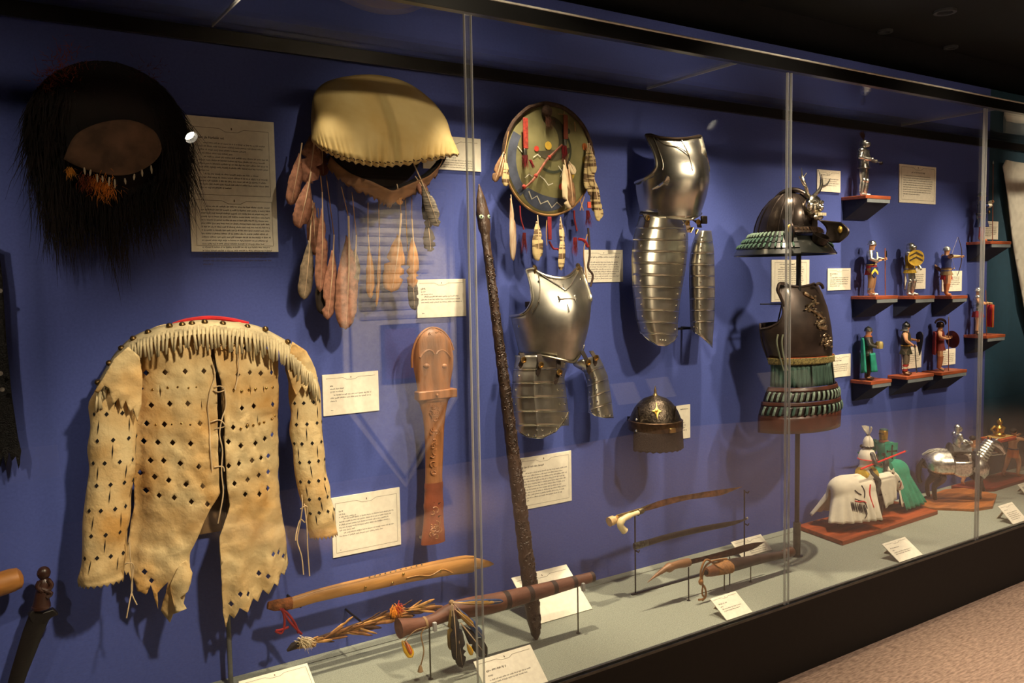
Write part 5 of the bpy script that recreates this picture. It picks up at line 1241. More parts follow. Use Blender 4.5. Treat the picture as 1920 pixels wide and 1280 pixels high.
# ================================================================ things lying over the deck
def build_deck_weapons():
    Q = lambda a, b: (440+a/2.667, 980+b/2.667)
    rod_m = mat('thin_steel_rod', (96, 92, 80), .4, .8); blk = mat('black_rod', (18, 18, 20), .5, .5)
    def rod(t, O, px, py, base, r=.0028, m=rod_m, yoff=0):
        "upright rod from the deck below up to pixel height py"
        b = Zp(*base); y = -b.y; top = W(px, py, y)
        mb = MB().tube([V((b.x, b.y, DECK)), V((b.x, b.y, top.z))], r, 7); mb.lathe([(r*3, 0), (r*3, .0015), (r, .002)], 10, (b.x, b.y, DECK))
        obj('support_rod', mb, m, t, world=O); return V((b.x, b.y, top.z))
    # ---- striped flared club on two rods
    d = .39
    c = W(*Q(980, 500), d); O = V((c.x, c.y, DECK))
    t = thing('striped_club', 'long brown wooden club with dark bands and flared butt, raised on two rods', 'club', O)
    M = mat('dull_red_brown_wood', (104, 66, 50), .6, var=.25, scale=10, stretch=(.6, 3, 3), bump=.15)
    mid = [(820, 528, 54), (850, 520, 46), (900, 512, 38), (950, 500, 31), (1000, 482, 32), (1060, 452, 42), (1120, 432, 50), (1200, 418, 54), (1280, 404, 52), (1360, 384, 48), (1460, 358, 43), (1560, 332, 38), (1660, 305, 33), (1740, 283, 29), (1790, 268, 27)]
    pts = [W(*Q(a, b), d) for a, b, w in mid]; rad = [w*.92*(W(*Q(a, b-w), d)-W(*Q(a, b), d)).length/w for a, b, w in mid]
    obj('body', MB().tube(pts, rad, 18, flat=1.0), M, t, world=O)
    Mdk = mat('dark_burnt_band', (44, 28, 24), .6)
    for a in (1352, 1470, 1590, 1690):
        i = [k for k in range(len(mid)-1) if mid[k][0] <= a <= mid[k+1][0]][0]; f = (a-mid[i][0])/(mid[i+1][0]-mid[i][0])
        p = pts[i].lerp(pts[i+1], f); r = lerp(rad[i], rad[i+1], f); ax = (pts[i+1]-pts[i]).normalized()
        obj('dark_band', MB().tube([p-ax*.010, p+ax*.010], r*1.012, 18), Mdk, t, world=O)
    ax = (pts[-1]-pts[-2]).normalized(); obj('end_band', MB().tube([pts[-1]-ax*.016, pts[-1]+ax*.001], rad[-1]*1.02, 18), Mdk, t, world=O)
    Mth = mat('fibre_thong', (150, 120, 84), .85)
    p = pts[3]; ax = (pts[4]-pts[3]).normalized()
    obj('thong_ring', MB().tube([p-ax*.004, p+ax*.004], rad[3]*1.12, 14), Mth, t, world=O)
    rod(t, O, *Q(980, 505), Q(980, 780)); rod(t, O, *Q(1720, 300), Q(1718, 550))
    for (a, b) in ((980, 505), (1720, 310)):
        q = W(*Q(a, b), d); obj('clear_clip', MB().box((q.x, q.y-.028, q.z), (.012, .012, .03)), mat('clear_acrylic_mount', (170, 170, 168), .12), t, world=O, bevel=.002)
    # knot with long blue and yellow feathers
    k = W(*Q(1085, 398), d+.04)
    obj('feather_knot', MB().ball(k, (.010, .010, .009), 10, 6), Mth, t, world=O)
    Mb = mat('blue_macaw_feather', (44, 66, 112), .7, var=.3, scale=30); Mdb = mat('dark_blue_feather', (28, 30, 44), .75, var=.4, scale=24, col2=(64, 58, 48)); Mol = mat('olive_yellow_feather', (120, 98, 48), .75, var=.3, scale=30); My = mat('yellow_feather', (226, 170, 40), .7, var=.2)
    rf = random.Random(4)
    fs = [((1085, 405), (1140, 725), .045, Mdb, .44), ((1082, 410), (1090, 640), .036, Mol, .45), ((1090, 410), (1110, 690), .034, Mdb, .455), ((1095, 405), (1250, 580), .026, Mb, .43), ((1100, 430), (1200, 520), .02, mat('gold_feather', (160, 120, 44), .7), .435), ((1130, 500), (1262, 668), .046, Mdb, .42), ((1090, 395), (1345, 392), .020, Mb, .445), ((1090, 400), (1300, 398), .014, mat('gold_feather', (160, 120, 44), .7), .45), ((1160, 600), (1190, 660), .018, My, .43)]
    for b, tp, w, m, dd in fs: feather(t, W(*Q(*b), dd), W(*Q(*tp), dd), w, m, O, ragged=.4, rnd=rf, start=.12)
    # yellow drop feather and tasselled cord
    obj('cord', MB().tube(smoothpath([W(*Q(960, 520), d+.02), W(*Q(900, 540), d+.03), W(*Q(850, 592), d+.02)], 4), .0014, 5), Mth, t, world=O)
    feather(t, W(*Q(838, 590), d+.02), W(*Q(890, 672), d+.025), .024, My, O, start=.02, shape=1.2); feather(t, W(*Q(855, 590), d+.028), W(*Q(886, 655), d+.03), .012, mat('orange_red_feather', (214, 96, 40), .7), O, start=.02)
    obj('cord', MB().tube(smoothpath([W(*Q(955, 520), d+.02), W(*Q(932, 560), d+.02), W(*Q(946, 640), d+.02), W(*Q(930, 715), d+.02)], 5), .0022, 6), Mth, t, world=O)
    obj('tassel_knot', MB().lathe([(.003, 0), (.006, -.006), (.010, -.020), (.004, -.024)], 9, W(*Q(928, 712), d+.02)), Mth, t, world=O)
    # ---- golden paddle club near the wall
    d = .13; c = W(*Q(700, 300), d); O = V((c.x, c.y, c.z))
    t = thing('golden_club', 'honey coloured flat wooden club with studs and pointed tip, above the feather bundle', 'club', O)
    M = mat('honey_wood_polished', (164, 118, 64), .42, var=.22, scale=9, stretch=(.5, 3, 3), bump=.2, bscale=40)
    mid = [(240, 408, 48), (285, 402, 56), (400, 366, 58), (550, 330, 62), (700, 298, 66), (850, 262, 70), (1000, 232, 76), (1100, 214, 80), (1150, 208, 82), (1190, 206, 74), (1205, 205, 52), (1240, 204, 40), (1275, 205, 24), (1294, 206, 6)]
    pts = [W(*Q(a, b), d) for a, b, w in mid]; rad = [w*.5*(W(*Q(a, b-w), d)-W(*Q(a, b), d)).length/w for a, b, w in mid]
    rad = [r*1.12 for r in rad]
    obj('body', MB().tube(pts, rad, 14, flat=.62, up=(0, 1, 0)), M, t, world=O, angle=30)
    obj('edge_ridge', MB().tube([p+V((0, -rad[i]*.3, rad[i]*.86)) for i, p in enumerate(pts[1:10])], .0035, 6), M, t, world=O)
    wp_ = MB(); w0 = pts[0]
    wr = [W(*Q(a, b), d) for a, b in ((165, 412), (200, 412), (240, 408), (285, 400))]
    obj('bark_wrap', MB().tube(wr, [.012, .019, .020, .021], 12, flat=.7, up=(0, 1, 0)), mat('frayed_bark_wrap', (108, 62, 28), .9, var=.35, scale=60, bump=.8), t, world=O)
    for i, a in enumerate(range(675, 960, 26)):
        b = 270-(a-675)*.235; obj('stud', MB().ball(W(*Q(a, b), d+.008), (.0032, .0032, .0032), 7, 5), M_rivet, t, world=O)
    for a, b in ((790, 300), (845, 256), (655, 322), (1030, 238)): obj('stud', MB().ball(W(*Q(a, b), d+.022), (.005, .004, .005), 8, 5), mat('brass_stud', (196, 160, 90), .25, 1), t, world=O)
    obj('carved_scroll', MB().tube(smoothpath([W(*Q(a, b), d+.0225) for a, b in ((860, 275), (920, 262), (980, 262), (1040, 232), (1090, 250))], 5), .002, 5), M, t, world=O)
    Mrc = mat('red_wool_cord', (128, 24, 26), .9)
    for pl in ([(230, 425), (258, 470), (290, 510), (335, 556)], [(240, 425), (250, 500), (235, 550), (205, 540), (230, 535), (270, 520)], [(225, 430), (262, 450), (300, 500), (320, 550)]): obj('red_cord', MB().tube(smoothpath([W(*Q(a, b), d+.01) for a, b in pl], 5), .0042, 7), Mrc, t, world=O)
    for px, py in ((330, 420), (1130, 235)):
        q = W(*Q(px, py), d); obj('wall_peg', MB().tube([q, V((q.x, 0, q.z))], .004, 7), blk, t, world=O)
    # ---- feathered bundle
    d = .15; c = W(*Q(620, 505), d); O = V((c.x, c.y, c.z))
    t = thing('feather_bundle', 'bundle of brown feathers with yellow-orange tuft hanging below the golden club', 'feathers', O)
    st = [W(*Q(a, b), d) for a, b in ((270, 632), (420, 575), (620, 505), (800, 445), (1000, 410))]
    obj('stick', MB().tube(smoothpath(st, 4), .006, 8), mat('dark_stick', (60, 40, 28), .8), t, world=O)
    obj('dark_tip', MB().tube([W(*Q(a, b), d) for a, b in ((262, 640), (290, 618), (318, 606))], [.004, .012, .014], 9), mat('black_tip', (22, 14, 14), .8), t, world=O)
    wd = MB(); rw = random.Random(2)
    for i in range(110): strands(wd, W(*Q(332+rw.gauss(0, 12), 588+rw.gauss(0, 8)), d+.012), (rw.uniform(.1, .9), -.3, rw.uniform(-.3, .5)), rw.uniform(.02, .045), .0018, rw)
    obj('white_down', wd, mat('white_down', (206, 188, 150), .95), t, world=O, smooth=False)
    rf = random.Random(17); sp = smoothpath(st, 10)
    cols = [mat('bundle_brown', (120, 78, 40), .8, var=.35, scale=40), mat('bundle_tan', (172, 126, 70), .8, var=.3, scale=40), mat('bundle_dark', (74, 46, 28), .8, var=.3, scale=40)]
    for i in range(120):
        u = rf.uniform(.03, .9); k = min(int(u*(len(sp)-1)), len(sp)-2); p = sp[k]; ax = (sp[k+1]-sp[k]).normalized()
        L = rf.uniform(.06, .12)*(1.0 if u > .25 else .7); off = V((rf.gauss(0, .1), rf.uniform(-.25, .05), max(-.5, min(.3, rf.gauss(-.14, .2)))))
        m = cols[rf.randrange(3)] if u > .22 else cols[1]
        a, q = feather_mb(p+V((0, rf.uniform(-.012, 0), rf.uniform(-.008, .008))), p+(ax+off).normalized()*L, rf.uniform(.006, .012), ragged=.8, rnd=rf, n=7, start=.04)
        obj('feather', a, m, t, world=O, solid=.0006)
    for cx, cy, m, n in ((800, 432, mat('yellow_orange_tuft', (216, 132, 30), .85, var=.3), 120), (818, 418, mat('red_orange_tuft', (190, 66, 40), .85), 60)):
        tb = MB()
        for i in range(n): strands(tb, W(*Q(cx+rf.gauss(0, 8), cy+rf.gauss(0, 10)), d+.02), (rf.uniform(-.5, .5), -.5, rf.uniform(-.7, .5)), rf.uniform(.015, .035), .0016, rf)
        obj('bright_tuft', tb, m, t, world=O, smooth=False)
    for i, pl in enumerate((((600, 470), (700, 455)), ((570, 400), (610, 430)))): pass
    q = W(*Q(640, 500), d); obj('wall_peg', MB().tube([q, V((q.x, 0, q.z))], .004, 7), blk, t, world=O)
    q = W(*Q(580, 400), .05); 

    # ---- yatagan sword, its scabbard, dagger, cord-bound scabbard
    Q2 = lambda a, b: (1100+a/3.764, 860+b/3.764)
    def flatblade(spine, belly, d, th, m, name, t, O):
        n = 26; sp = smoothpath([W(*Q2(a, b), d) for a, b in spine], 6); bl = smoothpath([W(*Q2(a, b), d) for a, b in belly], 6)
        rs = []
        for i in range(n+1):
            u = i/n; a = sp[min(int(u*(len(sp)-1)), len(sp)-1)]; b = bl[min(int(u*(len(bl)-1)), len(bl)-1)]; mdl = a.lerp(b, .45)
            rs.append([a+V((0, -th*.35, 0)), mdl+V((0, -th, 0)), b, mdl+V((0, th, 0)), a+V((0, th*.35, 0))])
        return obj(name, MB().loft(rs), m, t, world=O, angle=25)
    d = .20; c = W(*Q2(360, 960), .223); O = V((c.x, -.215, DECK))
    b1, b2 = Zp(*Q2(358, 960)), Zp(*Q2(1015, 700))
    ts = thing('sword_stand', 'thin black rod stand holding the bone-hilted sword over its scabbard', 'stand', O)
    y1 = -.225
    for (px, pyt, bx) in ((360, 380, b1.x), (1017, 240, b2.x)):
        top = W(*Q2(px, pyt), .225); obj('upright', MB().tube([V((bx, y1, DECK)), V((bx, y1, top.z))], .0032, 7), blk, ts, world=O)
        for pyy in ((380, 640) if px == 360 else (250, 480)):
            e = W(*Q2(px, pyy), .225); obj('hook', MB().tube([V((bx, y1, e.z)), V((bx, y1-.02, e.z-.004)), V((bx, y1-.026, e.z+.006))], .0028, 6), blk, ts, world=O)
    obj('foot_bar', MB().bbox((b1.x-.02, y1-.006, DECK), (b2.x+.02, y1+.006, DECK+.004)), blk, ts, world=O)
    Msw = mat('brown_patina_blade', (120, 84, 58), .35, .85, var=.3, scale=30)
    h = W(*Q2(290, 390), d); O = V((h.x, h.y, h.z))
    t = thing('bone_hilt_sword', 'curved sword with eared bone hilt, topmost on the thin rod stand', 'sword', O)
    flatblade([(385, 352), (500, 300), (640, 265), (760, 245), (860, 228), (980, 212), (1094, 197)], [(400, 372), (500, 346), (560, 328), (700, 292), (820, 275), (950, 256), (1094, 199)], d+.035, .0035, Msw, 'blade', t, O)
    obj('spine_strip', MB().tube([W(*Q2(a, b), d+.037) for a, b in ((215, 404), (300, 378), (385, 350), (450, 320))], [.006, .005, .004, .002], 8), M_brass, t, world=O)
    Mbn = mat('old_bone', (226, 206, 156), .4, var=.1, scale=20, coat=.2)
    g = lambda pl, r, dd: MB().tube(smoothpath([W(*Q2(a, b), dd) for a, b in pl], 4), r, 10)
    obj('hilt_scale', g([(365, 378), (300, 402), (250, 432), (238, 470), (268, 508)], [.009]*4+[.012]*4+[.015]*4+[.014]*4+[.016], d+.055), Mbn, t, world=O)
    obj('hilt_ear', g([(215, 425), (190, 432), (158, 445)], [.014]*4+[.019]*4+[.020], d+.025), mat('brown_bone', (196, 164, 116), .4, var=.2), t, world=O)
    obj('ferrule', g([(365, 375), (400, 360)], [.013]*4+[.009], d+.04), mat('tarnished_silver', (110, 100, 70), .35, .9, var=.4, scale=80), t, world=O)
    hh = W(*Q2(600, 520), d); O = V((hh.x, hh.y, hh.z))
    t = thing('sword_scabbard', 'curved black leather scabbard hanging under the bone-hilted sword', 'scabbard', O)
    mid = [(355, 612, 50), (430, 592, 46), (520, 564, 44), (620, 538, 44), (740, 510, 44), (860, 486, 42), (960, 468, 38), (1040, 452, 30), (1090, 438, 18), (1125, 424, 14), (1136, 416, 12)]
    pts = [W(*Q2(a, b), d+.03) for a, b, w in mid]; rad = [w*.5*.0022*.55 for a, b, w in mid]; rad = [w*.5*(W(*Q2(a, b-w), d)-W(*Q2(a, b), d)).length/w for a, b, w in mid]
    obj('sheath', MB().tube(pts, rad, 12, flat=.5, up=(0, 1, 0)), mat('black_worn_leather', (34, 28, 26), .45, var=.3, scale=30), t, world=O)
    obj('locket', MB().tube([W(*Q2(a, b), d+.03) for a, b in ((336, 618), (380, 606), (430, 592))], [.0155, .0155, .0135], 12, flat=.62, up=(0, 1, 0)), mat('dark_silver_locket', (86, 88, 80), .4, .9, var=.4, scale=80), t, world=O)
    obj('chape_ball', MB().ball(W(*Q2(1132, 418), d+.03), (.006, .006, .006), 8, 6), M_steel, t, world=O)
    # dagger
    d = .38; h = W(*Q2(640, 745), d); O = V((h.x, h.y, DECK))
    t = thing('dagger', 'dagger with tapering wooden hilt and dark blade, propped on rods behind the cord-bound scabbard', 'dagger', O)
    flatblade([(715, 712), (850, 682), (1000, 640), (1100, 610), (1180, 592), (1254, 585)], [(715, 750), (850, 716), (1000, 690), (1100, 662), (1180, 635), (1254, 587)], d, .004, mat('dark_pitted_blade', (62, 42, 36), .4, .7, var=.4, scale=40), 'blade', t, O)
    mid = [(430, 872, 4), (470, 836, 16), (520, 800, 32), (555, 776, 40), (575, 770, 64), (590, 762, 66), (605, 758, 52), (640, 745, 54), (690, 735, 62), (722, 728, 56)]
    pts = [W(*Q2(a, b), d) for a, b, w in mid]; rad = [w*.5*(W(*Q2(a, b-w), d)-W(*Q2(a, b), d)).length/w for a, b, w in mid]
    obj('hilt', MB().tube(pts, rad, 14), mat('tan_wood_hilt', (130, 94, 64), .45, var=.2, scale=16, stretch=(.6, 3, 3)), t, world=O)
    rod(t, O, *Q2(712, 765), Q2(720, 1000), .0026, blk)
    b2 = W(*Q2(1010, 690), d); obj('support_rod', MB().tube([V((b2.x, b2.y, DECK)), b2], .0026, 7), blk, t, world=O)
    # cord-bound scabbard
    d = .41; h = W(*Q2(1000, 760), d); O = V((h.x, h.y, DECK))
    t = thing('bound_scabbard', 'dark scabbard bound with a tan leather cord at its mouth, propped on rods', 'scabbard', O)
    mid = [(1000, 756, 92), (1060, 742, 86), (1160, 720, 72), (1260, 698, 62), (1360, 680, 54), (1380, 676, 54)]
    def tb(mid, nm, m, flat=1.0):
        pts = [W(*Q2(a, b), d) for a, b, w in mid]; rad = [w*.5*(W(*Q2(a, b-w), d)-W(*Q2(a, b), d)).length/w for a, b, w in mid]
        return obj(nm, MB().tube(pts, rad, 14, flat=flat), m, t, world=O)
    tb(mid, 'sheath', mat('dark_brown_sheath', (54, 40, 34), .5, var=.3, scale=30))
    tb([(1376, 676, 50), (1410, 664, 66), (1440, 654, 72), (1450, 650, 60)], 'end_cap', mat('brown_end_cap', (74, 46, 30), .5))
    tb([(845, 800, 62), (880, 792, 74), (915, 782, 78)], 'mouth', mat('red_brown_mouth', (116, 74, 46), .45))
    tb([(838, 803, 34), (850, 800, 34)], 'mouth_shade', mat('hole_shade_dark', (16, 11, 8), .95))  # dark plug painted for the shade inside the mouth
    Mc = mat('tan_leather_cord', (150, 104, 58), .7, var=.2, scale=60)
    for k in range(7):
        a = 915+k*14; tb([(a-7, 782-(a-915)*.24, 86+k*3), (a, 780-(a-915)*.24, 104+k*2), (a+7, 778-(a-915)*.24, 86+k*3)], 'cord_turn', Mc, .8)
    cp = lambda pl, r: obj('cord', MB().tube(smoothpath([W(*Q2(a, b), d+.045) for a, b in pl], 5), r, 7), Mc, t, world=O)
    cp([(960, 715), (900, 735), (850, 710), (822, 740), (805, 800), (808, 850)], .0042); cp([(990, 705), (930, 712), (880, 725), (838, 760), (815, 830), (820, 900)], .0042); cp([(808, 830), (800, 870), (830, 900), (842, 950), (830, 985), (790, 994)], .0042); cp([(820, 900), (815, 950), (830, 980), (815, 1000)], .0036)
    obj('cord_knot', MB().ball(W(*Q2(806, 868), d+.045), (.011, .010, .013), 9, 6), Mc, t, world=O)
    obj('cross_tie', MB().tube(smoothpath([W(*Q2(a, b), d+.04) for a, b in ((870, 715), (920, 760), (990, 800))], 4), .0035, 6), Mc, t, world=O)
    rod(t, O, *Q2(1160, 745), Q2(1157, 868), .0026, rod_m)
    b2 = W(*Q2(972, 800), d); obj('support_rod', MB().tube([V((b2.x, b2.y, DECK)), b2], .0026, 7), rod_m, t, world=O)
build_deck_weapons()
# ================================================================ wall shelves
M_shelfwood = mat('red_brown_shelf_wood', (150, 74, 42), .5, var=.2, scale=14, stretch=(.6, 3, 3))
M_shelfgrey = mat('bracket_lit_grey', (112, 118, 122), .8, var=.06)  # paler tone for the bracket front that catches the light
SHELF = {}
def shelf(key, L, FR, y, label, n=1):
    a = W(*L); q = W(*FR, y); zt = (a.z+q.z)/2; w = q.x-a.x
    t = thing('wall_shelf', label, 'shelf', (a.x, -.001, zt), 0, 'small wall shelves for the figures')
    obj('top_board', MB().bbox((0, -y, -.017), (w, 0, 0)), M_shelfwood, t, smooth=False, bevel=.0015)
    m = MB(); x0, x1 = .014, w-.006
    ol = [(0, -.0175), (-y+.006, -.0175), (-y+.006, -.034), (-.012, -.115), (0, -.115)]
    m.prism(ol, lambda p: (x0, p[0], p[1]), lambda p: (x1, p[0], p[1]))
    obj('bracket', m, mat('bracket_shaded_blue', (28, 32, 52), .8, var=.06), t, smooth=False, bevel=.001)  # same bracket coloured darker for its sides in shade
    obj('front_lip', MB().bbox((x0, -y+.001, -.036), (x1, -y+.0055, -.0175)), M_shelfgrey, t, smooth=False)
    SHELF[key] = (a.x, w, y, zt); return t
shelf('top', (1577, 371), (1670, 367), .145, 'wood-topped wall shelf under the silver plumed knight, highest one')
shelf('A', (1595, 553), (1684, 555.5), .148, 'wall shelf under the blue axeman, left of the middle three')
shelf('B', (1672, 553), (1753, 555.5), .135, 'wall shelf under the yellow-shielded knight, middle of the middle row')
shelf('C', (1745, 553), (1814, 555), .125, 'wall shelf under the archer, right of the middle row')
shelf('D', (1594, 711), (1672, 711), .125, 'wall shelf under the green-cloaked figure, left of the low row')
shelf('E', (1664, 701), (1751, 701.5), .115, 'wall shelf under the kite-shield figure, middle of the low row')
shelf('F', (1728, 695), (1813, 692.5), .120, 'wall shelf under the round-shield figure, right of the low row')
shelf('R1', (1811, 454), (1896, 452.5), .148, 'wall shelf under the blue pikeman, upper of the far right two')
shelf('R2', (1806.5, 626), (1885, 627.5), .140, 'wall shelf under the legionary with red shield, lower of the far right two')

# ================================================================ figures
def skin_mesh(name, verts, edges, radii, root=0, sub=1, extra=None):
    me = bpy.data.meshes.new(name); me.from_pydata([tuple(v) for v in verts], edges, [])
    o = bpy.data.objects.new(name, me); COL.objects.link(o)
    md = o.modifiers.new('skin', 'SKIN'); md.use_smooth_shade = True; md.branch_smoothing = .6
    if not me.skin_vertices: return None
    for i, r in enumerate(radii):
        sv = me.skin_vertices[0].data[i]; rr = r if isinstance(r, tuple) else (r, r); sv.radius = rr; sv.use_root = (i == root)
    s = o.modifiers.new('sub', 'SUBSURF'); s.levels = sub; s.render_levels = sub
    dg = bpy.context.evaluated_depsgraph_get(); out = bpy.data.meshes.new_from_object(o.evaluated_get(dg))
    bpy.data.objects.remove(o); bpy.data.meshes.remove(me)
    mb = MB(); mb.v = [v.co.copy() for v in out.vertices]; mb.f = [tuple(p.vertices) for p in out.polygons]
    bpy.data.meshes.remove(out); return mb
J0 = dict(pel=(0, 0, .53), spi=(0, -.004, .62), che=(0, 0, .72), nec=(0, .004, .835), hd0=(0, -.004, .875), hd1=(0, -.006, .925), hd2=(0, 0, .965),
          shR=(-.105, 0, .80), elR=(-.135, .01, .66), wrR=(-.14, -.02, .54), haR=(-.142, -.03, .49),
          shL=(.105, 0, .80), elL=(.135, .01, .66), wrL=(.14, -.02, .54), haL=(.142, -.03, .49),
          hiR=(-.055, 0, .50), knR=(-.065, -.012, .285), anR=(-.07, .008, .06), toR=(-.082, -.075, .018),
          hiL=(.055, 0, .50), knL=(.065, -.012, .285), anL=(.07, .008, .06), toL=(.082, -.075, .018))
JR = dict(pel=.072, spi=.066, che=.080, nec=.036, hd0=.042, hd1=.052, hd2=.036, sh=.044, el=.031, wr=.022, ha=.024, hi=.062, kn=.042, an=.027, to=.022)
JE = [('pel', 'spi'), ('spi', 'che'), ('che', 'nec'), ('nec', 'hd0'), ('hd0', 'hd1'), ('hd1', 'hd2')]+[p for s in 'RL' for p in (('che', 'sh'+s), ('sh'+s, 'el'+s), ('el'+s, 'wr'+s), ('wr'+s, 'ha'+s), ('pel', 'hi'+s), ('hi'+s, 'kn'+s), ('kn'+s, 'an'+s), ('an'+s, 'to'+s))]
M_skin = mat('painted_flesh', (206, 150, 108), .55, var=.06); M_boot = mat('brown_boots', (92, 54, 32), .55)
M_fs = mat('figure_steel', (206, 204, 196), .32, 1, var=.2, scale=90); M_fsd = mat('figure_mail', (92, 92, 90), .4, .9, var=.4, scale=260, bump=.8, bscale=300)
M_eye = mat('painted_eye', (24, 18, 14), .4); M_fwood = mat('figure_shaft_wood', (124, 66, 40), .5)
class Fig:
    def __init__(s, label, loc, rotz, H, pose=None, body=M_skin, root=None, off=None, fat=1.0):
        s.H = H; s.J = {k: V(v) for k, v in J0.items()}
        for k, v in (pose or {}).items(): s.J[k] = V(v)
        if off is not None:
            for k in s.J: s.J[k] = s.J[k]+V(off)
        s.t = root if root is not None else thing('figurine', label, 'figurine', loc, rotz)
        if root is None: s.t.scale = (1.2, 1.2, 1.03)
        names = list(s.J); idx = {n: i for i, n in enumerate(names)}
        rad = [JR[n if n in JR else n[:2]]*(fat if n not in ('hd0', 'hd1', 'hd2') else 1)*H for n in names]
        mb = skin_mesh('body', [s.J[n]*H for n in names], [(idx[a], idx[b]) for a, b in JE], rad, idx['pel'])
        # fingers, thumb, nose, ears in the same mesh
        for sd in 'RL':
            w, h = s.J['wr'+sd], s.J['ha'+sd]; d = (h-w).normalized(); sx = -1 if sd == 'R' else 1
            side = d.cross(V((sx, 0, 0))).normalized() if abs(d.x) < .8 else d.cross(V((0, 0, 1))).normalized(); n = side.cross(d)
            for k in range(4):
                b = h+side*(.011*(k-1.5)); mb.tube([p*H for p in (b, b+d*.022, b+d*.034-n*.010*sx, b+d*.030-n*.022*sx)], [.0062*H, .006*H, .0054*H, .004*H], 5)
            b = h-d*.012-side*.018; mb.tube([p*H for p in (b, b-side*.014+d*.012-n*.006*sx, b-side*.012+d*.024-n*.014*sx)], [.0068*H, .006*H, .0045*H], 5)
        f = (V((0, -1, 0))); hc = s.J['hd1']; s.hc = hc
        mb.ball((hc+V((0, -.050, -.008)))*H, (.008*H, .012*H, .014*H), 6, 4); mb.ball((hc+V((0, -.036, -.036)))*H, (.018*H, .014*H, .010*H), 6, 4)
        for sx in (-1, 1): mb.ball((hc+V((.050*sx, 0, -.006)))*H, (.006*H, .010*H, .014*H), 6, 4)
        s.body = obj('body', mb, body, s.t)
        e = MB()
        for sx in (-1, 1): e.ball((hc+V((.018*sx, -.046, .006)))*H, (.0055*H, .004*H, .004*H), 6, 4)
        obj('eyes', e, M_eye, s.t)
        obj('mouth', MB().ball((hc+V((0, -.047, -.026)))*H, (.012*H, .004*H, .003*H), 6, 4), mat('painted_lip', (150, 70, 58), .5), s.t)
    def part(s, nm, mb, m, parent=None, **k): return obj(nm, mb.tf(Matrix.Scale(s.H, 4)), m, parent or s.t, **k)
    def limb(s, nm, names, r, m, n=10): return s.part(nm, MB().tube([s.J[a] if isinstance(a, str) else V(a) for a in names], r, n), m)
    def tunic(s, m, hem=.42, flare=1.25, nm='tunic', top=.815, folds=.05, w=1.0):
        c = s.J['pel']-V(J0['pel']); prof = [(top+.01, .05, .042), (top, .100, .056), (.76, .112, .072), (.70, .108, .078), (.62, .088, .070), (.56, .088, .072), (.50, .094*(1+(flare-1)*.4), .078), (hem+.02, .094*flare, .080*flare), (hem, .096*flare, .082*flare)]
        if top < .8: prof = [(top+.004, .080, .064), (top, .090, .074)]+[q for q in prof[2:] if q[0] < top-.01]
        rings = []; n = 28
        ch = s.J['che']-V(J0['che'])
        for z, a, b in prof:
            k = max(0, min(1, (z-.53)/.2)); off = c.lerp(ch, k)
            fo = folds*max(0, (.56-z)/.14)
            rings.append([V((w*a*(1+fo*math.sin(7*2*PI*j/n))*math.cos(2*PI*j/n), w*b*(1+fo*math.sin(7*2*PI*j/n))*math.sin(2*PI*j/n), z))+off for j in range(n)])
        return s.part(nm, MB().loft(rings), m)
    def belt(s, m, z=.565): return s.part('belt', MB().lathe([(.090, z-.010), (.094, z-.008), (.094, z+.008), (.090, z+.010)], 24, s.J['pel']-V(J0['pel']), sy=.82), m)
    def boots(s, m, top=.2):
        for sd in 'RL':
            k, a, t = s.J['kn'+sd], s.J['an'+sd], s.J['to'+sd]; up = a.lerp(k, (top-.06)/.22)
            s.part('boot', MB().tube([up, a.lerp(up, .5), a, a+(t-a)*.25+V((0, 0, -.02)), t+V((0, 0, .004)), t+(t-a)*.12], [.040, .036, .031, .030, .026, .012], 10), m)
    def helmet(s, m, brim=0, crest=None, visor=False, open_face=True, point=0.):
        c = s.hc; R = .060
        prof = [(R*1.03, -.012 if open_face else -.05), (R*1.05, .0), (R*1.04, .018), (R*.92, .042), (R*.62, .062), (R*.2, .072+point*.5), (.002, .074+point)]
        h = s.part('helmet', MB().lathe(prof, 18, c+V((0, .004, .008))), m)
        if brim: s.part('helmet_brim', MB().lathe([(R, .004), (R+brim, -.010), (R+brim, -.004), (R, .010)], 18, c+V((0, .004, .008))), m)
        if visor:
            s.part('visor', MB().lathe([(R*.9, -.062), (R*1.08, -.04), (R*1.16, -.012), (R*1.10, .012), (R*.98, .02)], 14, c+V((0, -.006, .004)), a0=-PI*.97, a1=-PI*.03, sy=1.25), m)
            s.part('eye_slit', MB().box(c+V((0, -.078, .006)), (.056, .006, .005)), M_eye, smooth=False)
        return h
    def shaft(s, a, b, r=.007, m=None, nm='shaft'): return s.part(nm, MB().tube([a, b], r, 7), m or M_fwood)
def on_shelf(key, fx=.5, fy=.5):
    x, w, y, z = SHELF[key]; return (x+w*fx, -y*fy, z)
FH = .285
def plates(F, m=None, rim=True):
    m = m or M_fs
    F.tunic(m, .50, 1.10, 'cuirass', folds=0)
    for sd in 'RL':
        F.part('pauldron', MB().ball(F.J['sh'+sd]+V((0, 0, .006)), (.052, .050, .044), 12, 8), m)
        F.part('elbow_cop', MB().ball(F.J['el'+sd], (.038, .040, .036), 10, 7), m)
        F.part('knee_cop', MB().ball(F.J['kn'+sd]+V((0, -.014, 0)), (.042, .040, .046), 10, 7), m)
        F.limb('greave', [F.J['kn'+sd].lerp(F.J['an'+sd], .15), F.J['kn'+sd].lerp(F.J['an'+sd], .5), F.J['an'+sd]], [.046, .048, .036], m)
        F.limb('gauntlet', [F.J['el'+sd].lerp(F.J['wr'+sd], .55), F.J['wr'+sd], F.J['ha'+sd]], [.034, .032, .030], m)
    F.boots(m, .12)
